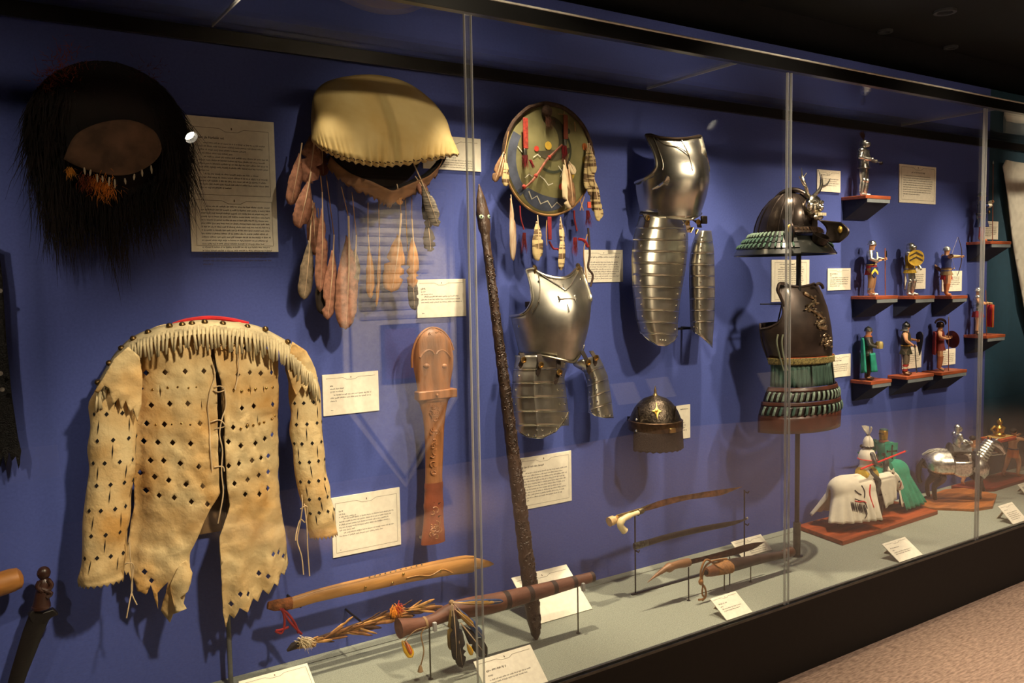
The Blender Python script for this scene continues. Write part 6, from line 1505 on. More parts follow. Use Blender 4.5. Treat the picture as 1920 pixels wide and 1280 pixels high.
# 1 silver knight, plumed
F = Fig('silver armoured knight figurine with tall plume on the top wall shelf', on_shelf('top', .40, .5), .25, FH, dict(elR=(-.17, -.01, .68), wrR=(-.09, -.10, .64), haR=(-.055, -.12, .645), elL=(.17, -.02, .68), wrL=(.12, -.12, .62), haL=(.10, -.15, .62)), M_fs)
plates(F); F.helmet(M_fs, visor=True, open_face=False)
tb = MB(); rnd = random.Random(1)
for i in range(120): strands(tb, F.hc+V((rnd.gauss(0, .008), .01, .075)), (rnd.uniform(-.25, .25), rnd.uniform(0, .4), 1), rnd.uniform(.10, .19), .005, rnd, 4, .12, .08)
F.part('plume', tb, mat('dark_red_plume', (70, 40, 34), .8, var=.3), smooth=False)
F.shaft(V((-.06, -.125, .645)), V((.24, -.17, .60)), .010, M_fs, 'mace'); F.part('mace_head', MB().ball((.25, -.172, .598), (.034, .03, .03), 8, 6), mat('dark_iron', (44, 38, 34), .5, .8))
F.shaft(V((.10, .0, .53)), V((.16, .06, .16)), .008, M_fsd, 'sword_sheath')
# 2 blue axeman
F = Fig('blue-coated axeman figurine with chevron shield on the left middle shelf', on_shelf('A', .36, .5), .35, FH, dict(elR=(-.16, -.02, .67), wrR=(-.06, -.10, .62), haR=(-.02, -.12, .63), elL=(.165, -.03, .69), wrL=(.15, -.13, .66), haL=(.14, -.165, .665)), M_skin)
F.tunic(mat('navy_surcoat', (34, 48, 100), .8, var=.15), .47, 1.1); F.tunic(mat('crimson_skirt', (150, 28, 34), .8), .38, 1.2, 'skirt', top=.55); F.belt(mat('gold_belt', (190, 150, 60), .5))
for sd in 'RL':
    F.limb('arm_plate', ['sh'+sd, 'el'+sd, 'wr'+sd], [.050, .038, .032], M_fs); F.limb('leg_mail', ['hi'+sd, 'kn'+sd, 'an'+sd], [.060, .046, .034], mat('tan_leggings', (150, 112, 76), .7))
F.boots(M_fs, .14); F.helmet(M_fs, brim=.012)
F.shaft(V((.14, -.175, 0.005)), V((.15, -.16, .86)), .008, M_fwood, 'axe_shaft')
F.part('axe_head', MB().prism([(0, .03), (.04, .045), (.10, .085), (.115, 0), (.10, -.075), (.04, -.03), (0, -.02)], lambda p: (.15+p[0], -.166, .735+p[1]), lambda p: (.15+p[0], -.156, .735+p[1])), mat('dark_iron', (44, 38, 34), .5, .8), smooth=False)
sh = F.part('hip_shield', MB().prism([(-.07, .10), (.07, .10), (.06, -.02), (0, -.10), (-.06, -.02)], lambda p: (-.15+p[0]*.75, -.085-p[0]*.5, .42+p[1]), lambda p: (-.15+p[0]*.75, -.070-p[0]*.5, .42+p[1])), mat('navy_shield', (34, 44, 88), .5), smooth=False)
F.part('chevron', MB().prism([(-.07, -.02), (0, .05), (.07, -.02), (.07, .03), (0, .10), (-.07, .03)], lambda p: (-.15+p[0]*.75, -.089-p[0]*.5, .40+p[1]), lambda p: (-.15+p[0]*.75, -.084-p[0]*.5, .40+p[1])), mat('gold_chevron', (226, 190, 70), .5), sh, smooth=False)
F.limb('baldric', [V((.09, -.055, .78)), V((0, -.088, .68)), V((-.09, -.075, .56))], [.012]*3, mat('pale_baldric', (214, 196, 150), .7))
# 3 yellow shield knight
F = Fig('knight figurine with large yellow chevron shield on the centre middle shelf', on_shelf('B', .32, .5), .25, FH, dict(elR=(-.15, -.06, .70), wrR=(-.11, -.10, .70), haR=(-.10, -.12, .71), elL=(.16, -.02, .67), wrL=(.18, -.08, .56), haL=(.185, -.10, .52), knL=(.08, -.03, .285), anL=(.10, 0, .06), toL=(.13, -.085, .018)), M_fs)
plates(F); F.tunic(mat('yellow_surcoat', (206, 168, 50), .75, var=.1), .43, 1.2, 'surcoat'); F.helmet(M_fs, visor=True, open_face=False)
ol = [(.135*math.cos(a)*(1 if abs(math.cos(a)) < .95 else .98), .150*math.sin(a)) for a in [2*PI*k/20 for k in range(20)]]
q = Matrix.Rotation(-.85, 3, 'Z'); fc = V((-.13, -.13, .715))
pl = lambda p, o: fc+q @ V((p[0], o+.9*p[0]**2, p[1]))
sh = F.part('shield', MB().prism(ol, lambda p: pl(p, -.012), lambda p: pl(p, 0)), mat('yellow_shield', (212, 172, 48), .5, var=.1), smooth=False)
for z in (.055, -.03): F.part('shield_chevron', MB().prism([(-.105, z-.035), (0, z+.03), (.105, z-.035), (.105, z-.005), (0, z+.06), (-.105, z-.005)], lambda p: pl(p, -.017), lambda p: pl(p, -.010)), mat('brown_chevron', (70, 54, 30), .6), sh, smooth=False)
F.shaft(V((.09, .03, .52)), V((.20, .12, .16)), .009, M_fsd, 'sword_sheath')
# 4 archer, turned to the right
F = Fig('archer figurine in blue tunic drawing a longbow on the right middle shelf', on_shelf('C', .30, .5), 1.15, FH*.97, dict(elL=(.10, -.16, .80), wrL=(.07, -.30, .80), haL=(.065, -.345, .80), elR=(-.20, .05, .81), wrR=(-.09, -.03, .815), haR=(-.05, -.045, .815), knL=(.08, -.05, .285), anL=(.09, -.07, .06), toL=(.10, -.155, .018), knR=(-.09, .02, .28), anR=(-.11, .08, .06), toR=(-.15, .02, .018)), M_skin)
F.tunic(mat('blue_tunic', (56, 66, 120), .8, var=.15), .50, 1.05); F.tunic(mat('tan_jerkin_skirt', (150, 122, 84), .8), .42, 1.2, 'jerkin_skirt', top=.57); F.tunic(mat('red_breeches', (178, 36, 36), .8), .33, 1.1, 'breeches', top=.47)
F.belt(mat('brown_belt', (84, 50, 30), .6)); F.boots(mat('orange_boots', (176, 96, 50), .6), .24); F.helmet(mat('pale_cap', (170, 172, 166), .35, .7), brim=.008)
F.limb('sleeve', ['shL', 'elL', 'wrL'], [.048, .038, .03], mat('cream_sleeve', (196, 168, 128), .8)); F.limb('sleeve', ['shR', 'elR', 'wrR'], [.048, .038, .03], mat('cream_sleeve', (196, 168, 128), .8))
bw = smoothpath([V((.065, -.26, .80+z)) + V((0, -.085*(1-(z/.40)**2), 0)) for z in (-.40, -.3, -.15, 0, .15, .3, .40)], 4)
F.part('bow', MB().tube(bw, [.004+.005*math.sin(PI*i/(len(bw)-1)) for i in range(len(bw))], 7), mat('bow_wood', (60, 44, 40), .5)); F.part('bow_string', MB().tube([bw[0], V((-.045, -.055, .815)), bw[-1]], .002, 4), mat('bow_string', (190, 180, 160), .8)); F.shaft(V((-.04, -.05, .815)), V((.065, -.40, .80)), .004, mat('arrow_wood', (190, 160, 110), .6), 'arrow')
F.part('quiver', MB().lathe([(.026, -.12), (.032, 0), (.030, .12), (.024, .12)], 12, (.12, .05, .54), (.5, .5, .7)), mat('brown_quiver', (120, 78, 44), .6))
F.shaft(V((-.10, -.08, .56)), V((.22, -.06, .42)), .010, mat('pale_strap', (200, 176, 130), .6), 'sword_sheath')
# 5 green cloak
F = Fig('figurine with teal cloak holding a great helm on the left low shelf', on_shelf('D', .34, .5), .45, FH*.97, dict(elR=(-.15, -.04, .68), wrR=(-.02, -.12, .63), haR=(.03, -.13, .63), elL=(.16, -.03, .68), wrL=(.13, -.13, .62), haL=(.10, -.16, .62)), M_skin)
F.tunic(M_fsd, .45, 1.12, 'mail_shirt'); F.belt(mat('brown_belt', (84, 50, 30), .6))
for sd in 'RL': F.limb('mail_sleeve', ['sh'+sd, 'el'+sd, 'wr'+sd], [.05, .038, .03], M_fsd); F.limb('legging', ['hi'+sd, 'kn'+sd, 'an'+sd], [.058, .044, .032], mat('dark_leggings', (62, 54, 46), .8))
F.boots(mat('dark_boots', (60, 42, 32), .6), .15); F.helmet(M_fsd, point=.01)
Mteal = mat('teal_cloth', (20, 124, 104), .8, var=.12)
F.part('cloak', MB().grid(lambda u, v: V((lerp(-.16, .12, u)*(1+.5*v*v)-.05*v, .05+.045*math.sin(PI*u)+.02*v+.012*v*math.sin(u*26)-.09*(1-u)*v, lerp(.80, .16, v)+.03*v*math.sin(u*9))), 26, 16), Mteal, solid=.008)
F.part('skirt_panel', MB().grid(lambda u, v: V((lerp(-.17, .02, u), -.055-.05*math.sin(PI*u)-.03*v+.012*math.sin(u*20)*v, lerp(.52, .17, v))), 18, 10), Mteal, solid=.008)
F.part('neck_scarf', MB().lathe([(.04, .845), (.06, .83), (.064, .815), (.05, .81)], 14), mat('orange_scarf', (176, 92, 40), .7))
gh = F.part('held_helm', MB().lathe([(.052, -.07), (.058, -.03), (.058, .03), (.05, .062), (.01, .072)], 16, (.075, -.16, .66)), mat('pale_gold_helm', (206, 186, 120), .35, .5)); F.part('helm_slit', MB().box((.105, -.212, .675), (.06, .012, .010)).box((.105, -.212, .64), (.012, .012, .06)), M_eye, gh, smooth=False)
# 6 kite shield
F = Fig('dark figurine with black kite shield on the centre low shelf', on_shelf('E', .30, .5), .45, FH, dict(elR=(-.155, -.02, .67), wrR=(-.07, -.11, .58), haR=(-.05, -.13, .56), elL=(.16, -.03, .68), wrL=(.15, -.13, .66), haL=(.145, -.16, .655)), M_skin)
F.tunic(mat('dark_olive_tunic', (48, 44, 30), .85, var=.2), .40, 1.2); F.belt(mat('gold_belt', (190, 150, 60), .5)); F.helmet(mat('dark_helm', (74, 74, 74), .35, .9), point=.03)
F.part('mail_coif', MB().lathe([(.050, .035), (.060, 0), (.056, -.045), (.085, -.075), (.075, -.085)], 16, F.hc+V((0, .012, 0)), a0=-PI*.2, a1=PI*1.2), M_fsd)
for sd in 'RL':
    F.limb('trouser', ['hi'+sd, 'kn'+sd, F.J['kn'+sd].lerp(F.J['an'+sd], .3)], [.056, .046, .042], mat('grey_brown_trousers', (96, 82, 66), .8))
    for k in range(3): F.part('leg_wrap', MB().tube([F.J['kn'+sd].lerp(F.J['an'+sd], .35+.2*k), F.J['kn'+sd].lerp(F.J['an'+sd], .5+.2*k)], .040-.003*k, 10), mat('red_wrap_fig', (160, 44, 40), .8) if k % 2 == 0 else mat('white_wrap_fig', (206, 196, 170), .8))
F.boots(mat('brown_boots', (92, 54, 32), .55), .08)
q = Matrix.Rotation(.75, 3, 'Z'); fc2 = V((.175, -.19, .62)); pk = lambda p, o: fc2+q @ V((p[0], o+1.2*p[0]**2, p[1]))
ks = [(-.085, .14), (-.05, .19), (0, .205), (.05, .19), (.085, .14), (.08, .04), (.05, -.10), (0, -.26), (-.05, -.10), (-.08, .04)]
F.part('kite_shield', MB().prism(ks, lambda p: pk(p, -.012), lambda p: pk(p, 0)), mat('black_kite_shield', (20, 20, 22), .45), smooth=False); F.part('shield_boss', MB().ball(pk((0, .06), -.016), (.022, .016, .022), 8, 6), M_fsd)
F.shaft(V((-.06, -.14, .60)), V((-.02, -.17, .05)), .009, M_fsd, 'sword_blade'); F.part('sword_guard', MB().box((-.06, -.14, .58), (.08, .014, .014)), M_fsd, smooth=False)
# 7 hoplite
F = Fig('bare-legged spearman figurine with round maroon shield on the right low shelf', on_shelf('F', .30, .5), .5, FH*.98, dict(elR=(-.19, -.01, .70), wrR=(-.10, -.12, .66), haR=(-.07, -.14, .665), elL=(.165, -.03, .69), wrL=(.16, -.13, .68), haL=(.15, -.16, .68)), M_skin)
F.tunic(mat('maroon_tunic', (110, 36, 34), .8), .42, 1.15); F.helmet(mat('dark_bronze_helm', (70, 52, 40), .35, .9), open_face=False)
F.part('helmet_crest', MB().grid(lambda u, v: F.hc+V((0, .07*math.cos(PI*(u*1.1-.1))*-1*(1+.35*v), .03+.065*math.sin(PI*(u*1.1-.1))*(1+.45*v)+.02*v)), 16, 3), mat('dark_crest', (46, 24, 24), .9), solid=.02)
for sd in 'RL': F.limb('bronze_greave', [F.J['kn'+sd]+V((0, -.006, .02)), F.J['kn'+sd].lerp(F.J['an'+sd], .5)+V((0, -.004, 0)), F.J['an'+sd]], [.047, .046, .034], mat('figure_bronze', (186, 116, 84), .4, .5))
sh = F.part('round_shield', MB().lathe([(.165, .0), (.17, .008), (.15, .016), (.08, .042), (.002, .05)], 32, (.17, -.19, .63), V((.62, -.78, .05))), mat('maroon_shield', (104, 22, 26), .4, var=.1)); F.part('shield_rim', MB().lathe([(.162, -.004), (.178, .002), (.172, .012), (.16, .010)], 32, (.17, -.19, .63), V((.62, -.78, .05))), mat('figure_bronze_dark', (112, 60, 44), .4, .6), sh)
F.shaft(V((-.07, -.145, .01)), V((-.06, -.13, 1.06)), .007, M_fwood, 'spear_shaft'); F.part('spear_head', MB().lathe([(.001, .07), (.014, .02), (.006, 0)], 8, (-.06, -.13, 1.05)), M_fs)
F.part('cloak', MB().grid(lambda u, v: V((lerp(-.15, .12, u)*(1+.2*v), .06+.04*math.sin(PI*u)+.01*math.sin(u*24)*v, lerp(.80, .34, v))), 22, 12), mat('dark_red_cloak', (120, 30, 34), .85), solid=.007)
F.part('sandal', MB().tube([F.J['anR'], F.J['toR']+V((0, 0, -.006))], .03, 8, flat=.6), M_boot); F.part('sandal', MB().tube([F.J['anL'], F.J['toL']+V((0, 0, -.006))], .03, 8, flat=.6), M_boot)
# 8 blue pikeman
F = Fig('pikeman figurine in long dark blue coat on the upper far-right shelf', on_shelf('R1', .14, .5), .4, FH*1.0, dict(elR=(-.16, -.02, .70), wrR=(-.03, -.12, .72), haR=(.02, -.13, .73), elL=(.165, -.05, .74), wrL=(.14, -.13, .80), haL=(.125, -.15, .815)), M_skin)
Mnav = mat('dark_blue_coat', (24, 36, 84), .8, var=.15); F.tunic(Mnav, .30, 1.35, 'coat'); F.belt(mat('steel_belt', (160, 160, 150), .3, .8), .57)
for sd in 'RL': F.limb('coat_sleeve', ['sh'+sd, 'el'+sd, 'wr'+sd], [.056, .046, .034], Mnav); F.limb('white_cuff', [F.J['el'+sd].lerp(F.J['wr'+sd], .7), F.J['wr'+sd], F.J['ha'+sd]], [.044, .042, .036], mat('white_cuff', (206, 200, 180), .8)); F.limb('red_hose', ['hi'+sd, 'kn'+sd, 'an'+sd], [.056, .044, .032], mat('red_hose', (178, 40, 34), .8))
F.boots(mat('orange_boots', (176, 96, 50), .6), .09); F.helmet(mat('grey_green_helm', (96, 104, 96), .4, .7), brim=.02, point=.03)
F.part('powder_flask', MB().ball((.05, -.11, .60), (.03, .02, .04), 8, 6), mat('flask_bronze', (150, 120, 70), .4, .7)); F.shaft(V((.13, -.165, .0)), V((.12, -.15, 1.58)), .007, M_fwood, 'pike_shaft'); F.part('pike_head', MB().lathe([(.001, .07), (.013, .025), (.006, 0)], 8, (.12, -.15, 1.57)), M_fs)
F.shaft(V((-.02, .08, .58)), V((-.26, .04, .44)), .009, mat('black_sheath', (18, 18, 22), .5), 'sword_sheath')
# 9 legionary
F = Fig('legionary figurine with tall red scutum on the lower far-right shelf', on_shelf('R2', .13, .5), .4, FH*.98, dict(elR=(-.16, -.03, .68), wrR=(-.06, -.11, .66), haR=(-.03, -.13, .665), elL=(.165, -.03, .69), wrL=(.15, -.13, .66), haL=(.14, -.16, .66)), M_skin)
F.tunic(mat('red_tunic', (150, 26, 34), .8, var=.15), .38, 1.25); F.tunic(M_fs, .54, 1.0, 'segmented_armour', folds=0, w=1.06)
for k in range(4): F.part('armour_band', MB().lathe([(.100, .585+.045*k), (.122-.004*abs(k-2), .592+.045*k), (.122-.004*abs(k-2), .622+.045*k), (.1, .626+.045*k)], 20, sy=.72), M_fs)
for sd in 'RL': F.part('shoulder_plate', MB().ball(F.J['sh'+sd]+V((0, 0, .01)), (.056, .052, .04), 10, 7), M_fs)
F.helmet(M_fs, brim=.014); F.part('cheek_guard', MB().box(F.hc+V((-.048, -.022, -.024)), (.010, .030, .05)).box(F.hc+V((.048, -.022, -.024)), (.010, .030, .05)), M_fs); F.boots(M_boot, .10)
q = Matrix.Rotation(.45, 3, 'Z'); fc3 = V((.20, -.20, .40)); ps = lambda x, z, o: fc3+q @ V((x, o+1.9*x*x, z))
sc = F.part('scutum', MB().grid(lambda u, v: ps(lerp(-.105, .105, u), lerp(-.235, .235, v), 0), 12, 4), mat('scarlet_shield', (186, 34, 28), .5, var=.08), solid=.012)
F.part('scutum_rim', MB().tube([ps(x, z, -.004) for x, z in [(-.105, -.235), (-.05, -.235), (0, -.235), (.05, -.235), (.105, -.235), (.105, .235), (.05, .235), (0, .235), (-.05, .235), (-.105, .235), (-.105, -.235)]], .008, 6), mat('gold_rim', (206, 164, 70), .35, .6), sc)
F.part('scutum_boss', MB().ball(ps(0, 0, -.012), (.028, .024, .028), 10, 7), mat('gold_rim', (206, 164, 70), .35, .6), sc)
for pl2 in ([(.0, .04), (.035, .09), (.06, .14), (.03, .17)], [(.0, .04), (-.035, .09), (-.06, .14), (-.03, .17)], [(0, -.04), (.04, -.09), (.05, -.15), (.02, -.19)], [(0, -.04), (-.04, -.09), (-.05, -.15), (-.02, -.19)], [(.03, 0), (.075, .02)], [(-.03, 0), (-.075, .02)]): F.part('gold_wing', MB().tube([ps(x, z, -.010) for x, z in pl2], [.006]*len(pl2), 6), mat('gold_rim', (206, 164, 70), .35, .6), sc)
F.shaft(V((-.03, -.15, .0)), V((-.03, -.12, .95)), .006, M_fwood, 'javelin')
F.part('cream_roll', MB().tube([V((.08, -.12, .66)), V((.16, -.13, .68)), V((.27, -.20, .66))], .016, 8), mat('cream_roll', (206, 190, 150), .8))
# ================================================================ mounted knights and litter bearers on wooden bases
M_base_a = mat('orange_brown_base_wood', (150, 70, 32), .45, var=.25, scale=8, stretch=(.4, 4, 4), spec=.5)
M_base_b = mat('golden_base_wood', (166, 100, 48), .45, var=.25, scale=8, stretch=(.4, 4, 4)); M_base_c = mat('dark_red_base_wood', (122, 46, 32), .45, var=.2, scale=8, stretch=(.4, 4, 4))
def base_board(label, pts, h, m):
    c = sum((V((p[0], p[1], 0)) for p in pts), V((0, 0, 0)))/len(pts)
    t = thing('display_base', label, 'base', (c.x, c.y, DECK))
    obj('board', MB().prism(pts, lambda p: (p[0]-c.x, p[1]-c.y, h), lambda p: (p[0]-c.x, p[1]-c.y, 0)), m, t, smooth=False, bevel=.003); return t
BH = .022
base_board('orange-brown wooden base carrying the two mounted jousters', [(3.53, -.335), (4.40, -.305), (4.40, -.03), (3.58, -.03)], BH, M_base_a)
pb = [Zp(*p, DECK+.016) for p in ((1722, 941), (1740, 953), (1838, 953), (1868, 950), (1874, 938))]
base_board('golden-brown wooden base with clipped corners under the silver horseman', [(4.50, -.10), (4.42, -.20), (4.60, -.39), (4.74, -.42), (5.02, -.30), (5.02, -.12), (4.9, -.06)], .016, M_base_b)
base_board('dark red wooden base with clipped corner under the litter bearers', [(4.99, -.045), (5.02, -.17), (5.12, -.235), (5.62, -.22), (5.62, -.045)], .02, M_base_c)
HJ = dict(rump=(-.135, 0, .222), back=(-.03, 0, .218), with_=(.075, 0, .226), chest=(.125, 0, .185), neck=(.155, 0, .262), poll=(.185, 0, .318), face=(.225, 0, .292), muz=(.262, 0, .252))
def horse_mesh(headdown=0., pose=None):
    j = {k: V(v) for k, v in HJ.items()}
    for s, y in (('R', -.036), ('L', .036)):
        j['hip'+s] = V((-.125, y, .175)); j['stf'+s] = V((-.098, y*1.15, .135)); j['hok'+s] = V((-.150, y*1.1, .092)); j['hft'+s] = V((-.146, y*1.1, .034)); j['hhf'+s] = V((-.138, y*1.1, .008))
        j['sho'+s] = V((.112, y*.9, .165)); j['elb'+s] = V((.102, y, .128)); j['kne'+s] = V((.108, y, .080)); j['fft'+s] = V((.106, y, .030)); j['fhf'+s] = V((.116, y, .008))
    for k, v in (pose or {}).items(): j[k] = V(v)
    R = dict(rump=.058, back=.062, with_=.056, chest=.050, neck=.036, poll=.026, face=.022, muz=.015, hip=.044, stf=.032, hok=.016, hft=.012, hhf=.016, sho=.036, elb=.025, kne=.017, fft=.012, fhf=.016)
    E_ = [('rump', 'back'), ('back', 'with_'), ('with_', 'chest'), ('with_', 'neck'), ('neck', 'poll'), ('poll', 'face'), ('face', 'muz')]
    for s in 'RL': E_ += [('rump', 'hip'+s), ('hip'+s, 'stf'+s), ('stf'+s, 'hok'+s), ('hok'+s, 'hft'+s), ('hft'+s, 'hhf'+s), ('with_', 'sho'+s), ('sho'+s, 'elb'+s), ('elb'+s, 'kne'+s), ('kne'+s, 'fft'+s), ('fft'+s, 'fhf'+s)]
    nm = list(j); ix = {n: i for i, n in enumerate(nm)}
    mb = skin_mesh('horse', [j[n] for n in nm], [(ix[a], ix[b]) for a, b in E_], [R[n if n in R else n[:3]] for n in nm], ix['back'])
    for y in (-.014, .014): mb.tube([j['poll']+V((-.004, y, .014)), j['poll']+V((-.006, y*1.3, .040))], [.008, .002], 6)
    return mb, j
def caparison(x0, x1, wid, zt, hem, fold=.006, flare=.035, closed_back=True, nf=9, sgn=1):
    "cloth over a horse from x0 (back) to x1 (front)"
    def f(u, v):
        s = v*2-1; x = lerp(x0, x1, u)
        k = 1 if not closed_back else min(1, math.sqrt(max(0, 1-(1-min(1, u*2.4))**2)))
        w = wid*(.15+.85*k); t = abs(s)
        if t < .45: y = w*math.sin(t/.45*PI/2)*.92; z = zt-(1-math.cos(t/.45*PI/2))*.085
        else: q = (t-.45)/.55; y = w*.92+flare*q+fold*q*math.sin(x*150+s*2); z = lerp(zt-.085, hem, q)
        xb = x-(flare*1.2*((t-.45)/.55)*(1-u)**2 if (closed_back and t > .45) else 0)
        return (xb*sgn, math.copysign(y, s), z-.075*(1-k)*(1-t)*(1 if closed_back else 0))
    return MB().grid(f, 40, 44)
def sitting(**k):
    d = dict(hiR=(-.06, -.02, .51), knR=(-.135, -.15, .40), anR=(-.125, -.10, .18), toR=(-.135, -.185, .15), hiL=(.06, -.02, .51), knL=(.135, -.15, .40), anL=(.125, -.10, .18), toL=(.135, -.185, .15))
    d.update(k); return d
RH = .29
RJ = .415
M_white = mat('white_cloth', (228, 220, 200), .85, var=.04); M_blackp = mat('black_print', (18, 18, 18), .8); M_redl = mat('scarlet_lacquer', (206, 30, 28), .4)
def rider(t, off, pose, body, face_x=1):
    F = Fig(None, None, 0, RH, pose, body, root=t)
    return F
def place_rider(t, F, x, z, rot):
    "turn the rider parts (built facing -y) to face along the horse and seat it"
    M = Matrix.Translation((x, 0, z)) @ Matrix.Rotation(rot, 4, 'Z')
    def rec(o):
        o.data.transform(M)
        for c in o.children: rec(c)
    for o in F: rec(o)
# ---- white jouster
def white_knight():
    c = V((3.865, -.205, DECK+BH))
    t = thing('mounted_knight', 'jousting knight in white with eagle-printed horse cloth and red lance, nearest the glass', 'figurine', c, -.28)
    sc = .86
    mb, j = horse_mesh(pose=dict(neck=(.165, 0, .235), poll=(.215, 0, .262), face=(.255, 0, .225), muz=(.282, 0, .180), hokR=(-.165, -.045, .095), hftR=(-.185, -.045, .045), hhfR=(-.19, -.045, .010)))
    obj('horse', mb, mat('bay_horse', (66, 40, 28), .5), t)
    rear = obj('horse_cloth', caparison(-.225, .035, .088, .30, .055, .010, .060), M_white, t, solid=.003)
    npath = smoothpath([V((.075, 0, .288)), V((.14, 0, .290)), V((.195, 0, .296)), V((.222, 0, .284))], 8)
    def ncl(u, v):
        s = v*2-1; p = npath[min(int(u*24), 24)]
        t_ = abs(s); w = lerp(.060, .036, u); hang = max(0, t_*2-1)
        return (p.x-.02*hang*u+.03*hang*(1-u), math.copysign(w*math.sin(min(1, t_*2)*PI/2)+.022*hang+.006*hang*math.sin(u*20), s), p.z-.032*min(1, t_*2)-(.155-.05*u)*hang)
    neck = obj('neck_cloth', MB().grid(ncl, 24, 30), M_white, t, solid=.003)
    hood = MB().tube([V((.205, 0, .268)), V((.232, 0, .252)), V((.262, 0, .220)), V((.284, 0, .186))], [.040, .036, .028, .021], 14)
    hd_ = obj('head_hood', hood, M_white, t)
    for y in (-.030, .030): obj('hood_eye', MB().ball((.246, y, .238), (.009, .006, .007), 8, 5), M_blackp, hd_)
    for y in (-.016, .016): obj('hood_ear', MB().tube([V((.214, y, .298)), V((.212, y*1.4, .322))], [.010, .002], 7), M_white, hd_)
    obj('bridle_trim', MB().tube([V((.262+.0*k, .030*math.cos(2*PI*k/16), .220+.030*math.sin(2*PI*k/16))) for k in range(17)], .0035, 5), M_redl, hd_)
    # black eagle wings printed on the near flank: feather fingers as thin cloth pieces
    for k in range(9):
        a = -.5+k*.13
        pts = []
        for q in range(5):
            u = .30+.035*k+.006*q; v = .20-.005*k-.022*q*(1 if k else 1)
            pts.append(V(rear_pt(u, v)))
        obj('eagle_feather', MB().tube(pts, [.0016, .004, .0048, .004, .001], 5, flat=.35, up=(0, 1, 0)), M_blackp, rear)
    for pl in ([(.42, .30), (.50, .27), (.58, .25)], [(.40, .22), (.50, .20), (.62, .18), (.66, .12)], [(.62, .34), (.68, .28), (.64, .22)], [(.60, .16), (.62, .08), (.58, .03)]): obj('eagle_outline', MB().tube(smoothpath([V(rear_pt(u, v)) for u, v in pl], 3), .004, 5, flat=.4, up=(0, 1, 0)), M_blackp, rear)
    obj('eagle_leg', MB().tube(smoothpath([V(rear_pt(u, v)) for u, v in [(.40, .20), (.50, .19), (.60, .19), (.66, .17)]], 3), .0045, 6), M_redl, rear)
    obj('red_trim', MB().tube(smoothpath([V(rear_pt(u, v)) for u, v in [(.86, .34), (.80, .24), (.84, .12)]], 4), .004, 6), M_redl, rear)
    obj('saddle', MB().loft([[V((x+.03, 1.0*w*math.cos(2*PI*k/12), .292+h*math.sin(2*PI*k/12))) for k in range(12)] for x, w, h in ((-.05, .03, .03), (-.035, .055, .05), (.0, .05, .03), (.05, .055, .045), (.065, .03, .03))]), mat('yellow_saddle', (206, 170, 50), .6), t)
    kids = set(t.children)
    F = Fig(None, None, 0, RJ, sitting(spi=(0, -.02, .62), che=(0, -.04, .72), nec=(0, -.05, .835), hd0=(0, -.055, .875), hd1=(0, -.058, .925), hd2=(0, -.05, .965), shR=(-.105, -.04, .80), shL=(.105, -.04, .80), elR=(-.17, -.04, .67), wrR=(-.13, -.15, .62), haR=(-.125, -.18, .62), elL=(.16, -.10, .68), wrL=(.08, -.20, .66), haL=(.07, -.23, .66)), M_fsd, root=t)
    F.tunic(M_white, .44, 1.5, 'surcoat')
    F.part('shoulder_cape', MB().lathe([(.05, .85), (.10, .82), (.135, .74), (.14, .70)], 22, (0, -.045, 0), sy=.85), M_white)
    for k in range(5): F.part('black_mark', MB().box((-.11+.05*k, -.15+.02*abs(k-2), .75), (.022, .008, .035)), M_blackp, smooth=False)
    F.part('red_fringe', MB().tube([V((.142*math.cos(a), -.045+.122*math.sin(a), .70)) for a in [2*PI*k/20 for k in range(21)]], .007, 5), M_redl)
    F.part('great_helm', MB().lathe([(.058, -.075), (.066, -.03), (.066, .02), (.055, .058), (.03, .07)], 16, F.hc), mat('dark_helm', (74, 74, 74), .35, .9))
    F.part('helm_mantle', MB().lathe([(.078, -.05), (.072, 0), (.07, .03), (.055, .07), (.03, .10), (.022, .115)], 20, F.hc), M_white)
    F.part('mantle_trim', MB().tube([F.hc+V((.078*math.cos(a), .078*math.sin(a), -.05+.008*(k % 2))) for k, a in enumerate([2*PI*k/24 for k in range(25)])], .006, 5), M_blackp)
    F.part('crest_band', MB().lathe([(.02, .112), (.027, .118), (.020, .126)], 12, F.hc), M_blackp)
    rnd = random.Random(5)
    for s in (-1, 1):
        pm = MB()
        for k in range(9): pm.tube([F.hc+V((s*.012, 0, .12)), F.hc+V((s*(.02+.006*k), .004*k-.016, .18)), F.hc+V((s*(.018+.011*k), .006*k-.024, .25-.003*abs(k-4)))], [.006, .010, .004], 5)
        F.part('feather_fan', pm, M_white)
    F.shaft(V((-.16, .20, .60)), V((-.10, -.62, .78)), .013, M_redl, 'lance'); F.part('lance_guard', MB().lathe([(.012, 0), (.035, .02), (.04, .024)], 12, (-.125, -.20, .625), (.06, .97, -.2)), M_fs)
    F.part('lance_tip', MB().lathe([(.018, 0), (.006, .02), (.001, .05)], 8, (-.10, -.62, .78), (.07, -.97, .2)), M_fs)
    F.part('mantle_scarf', MB().ball((.10, -.05, .86), (.06, .03, .03), 8, 6), M_blackp)
    place_rider(t, [c_ for c_ in t.children if c_ not in kids], .02, .30-.50*RJ+.005, PI/2)
    t.scale = (sc, sc, sc)
CAPW = (-.225, .035, .088, .30, .055, .010, .060)
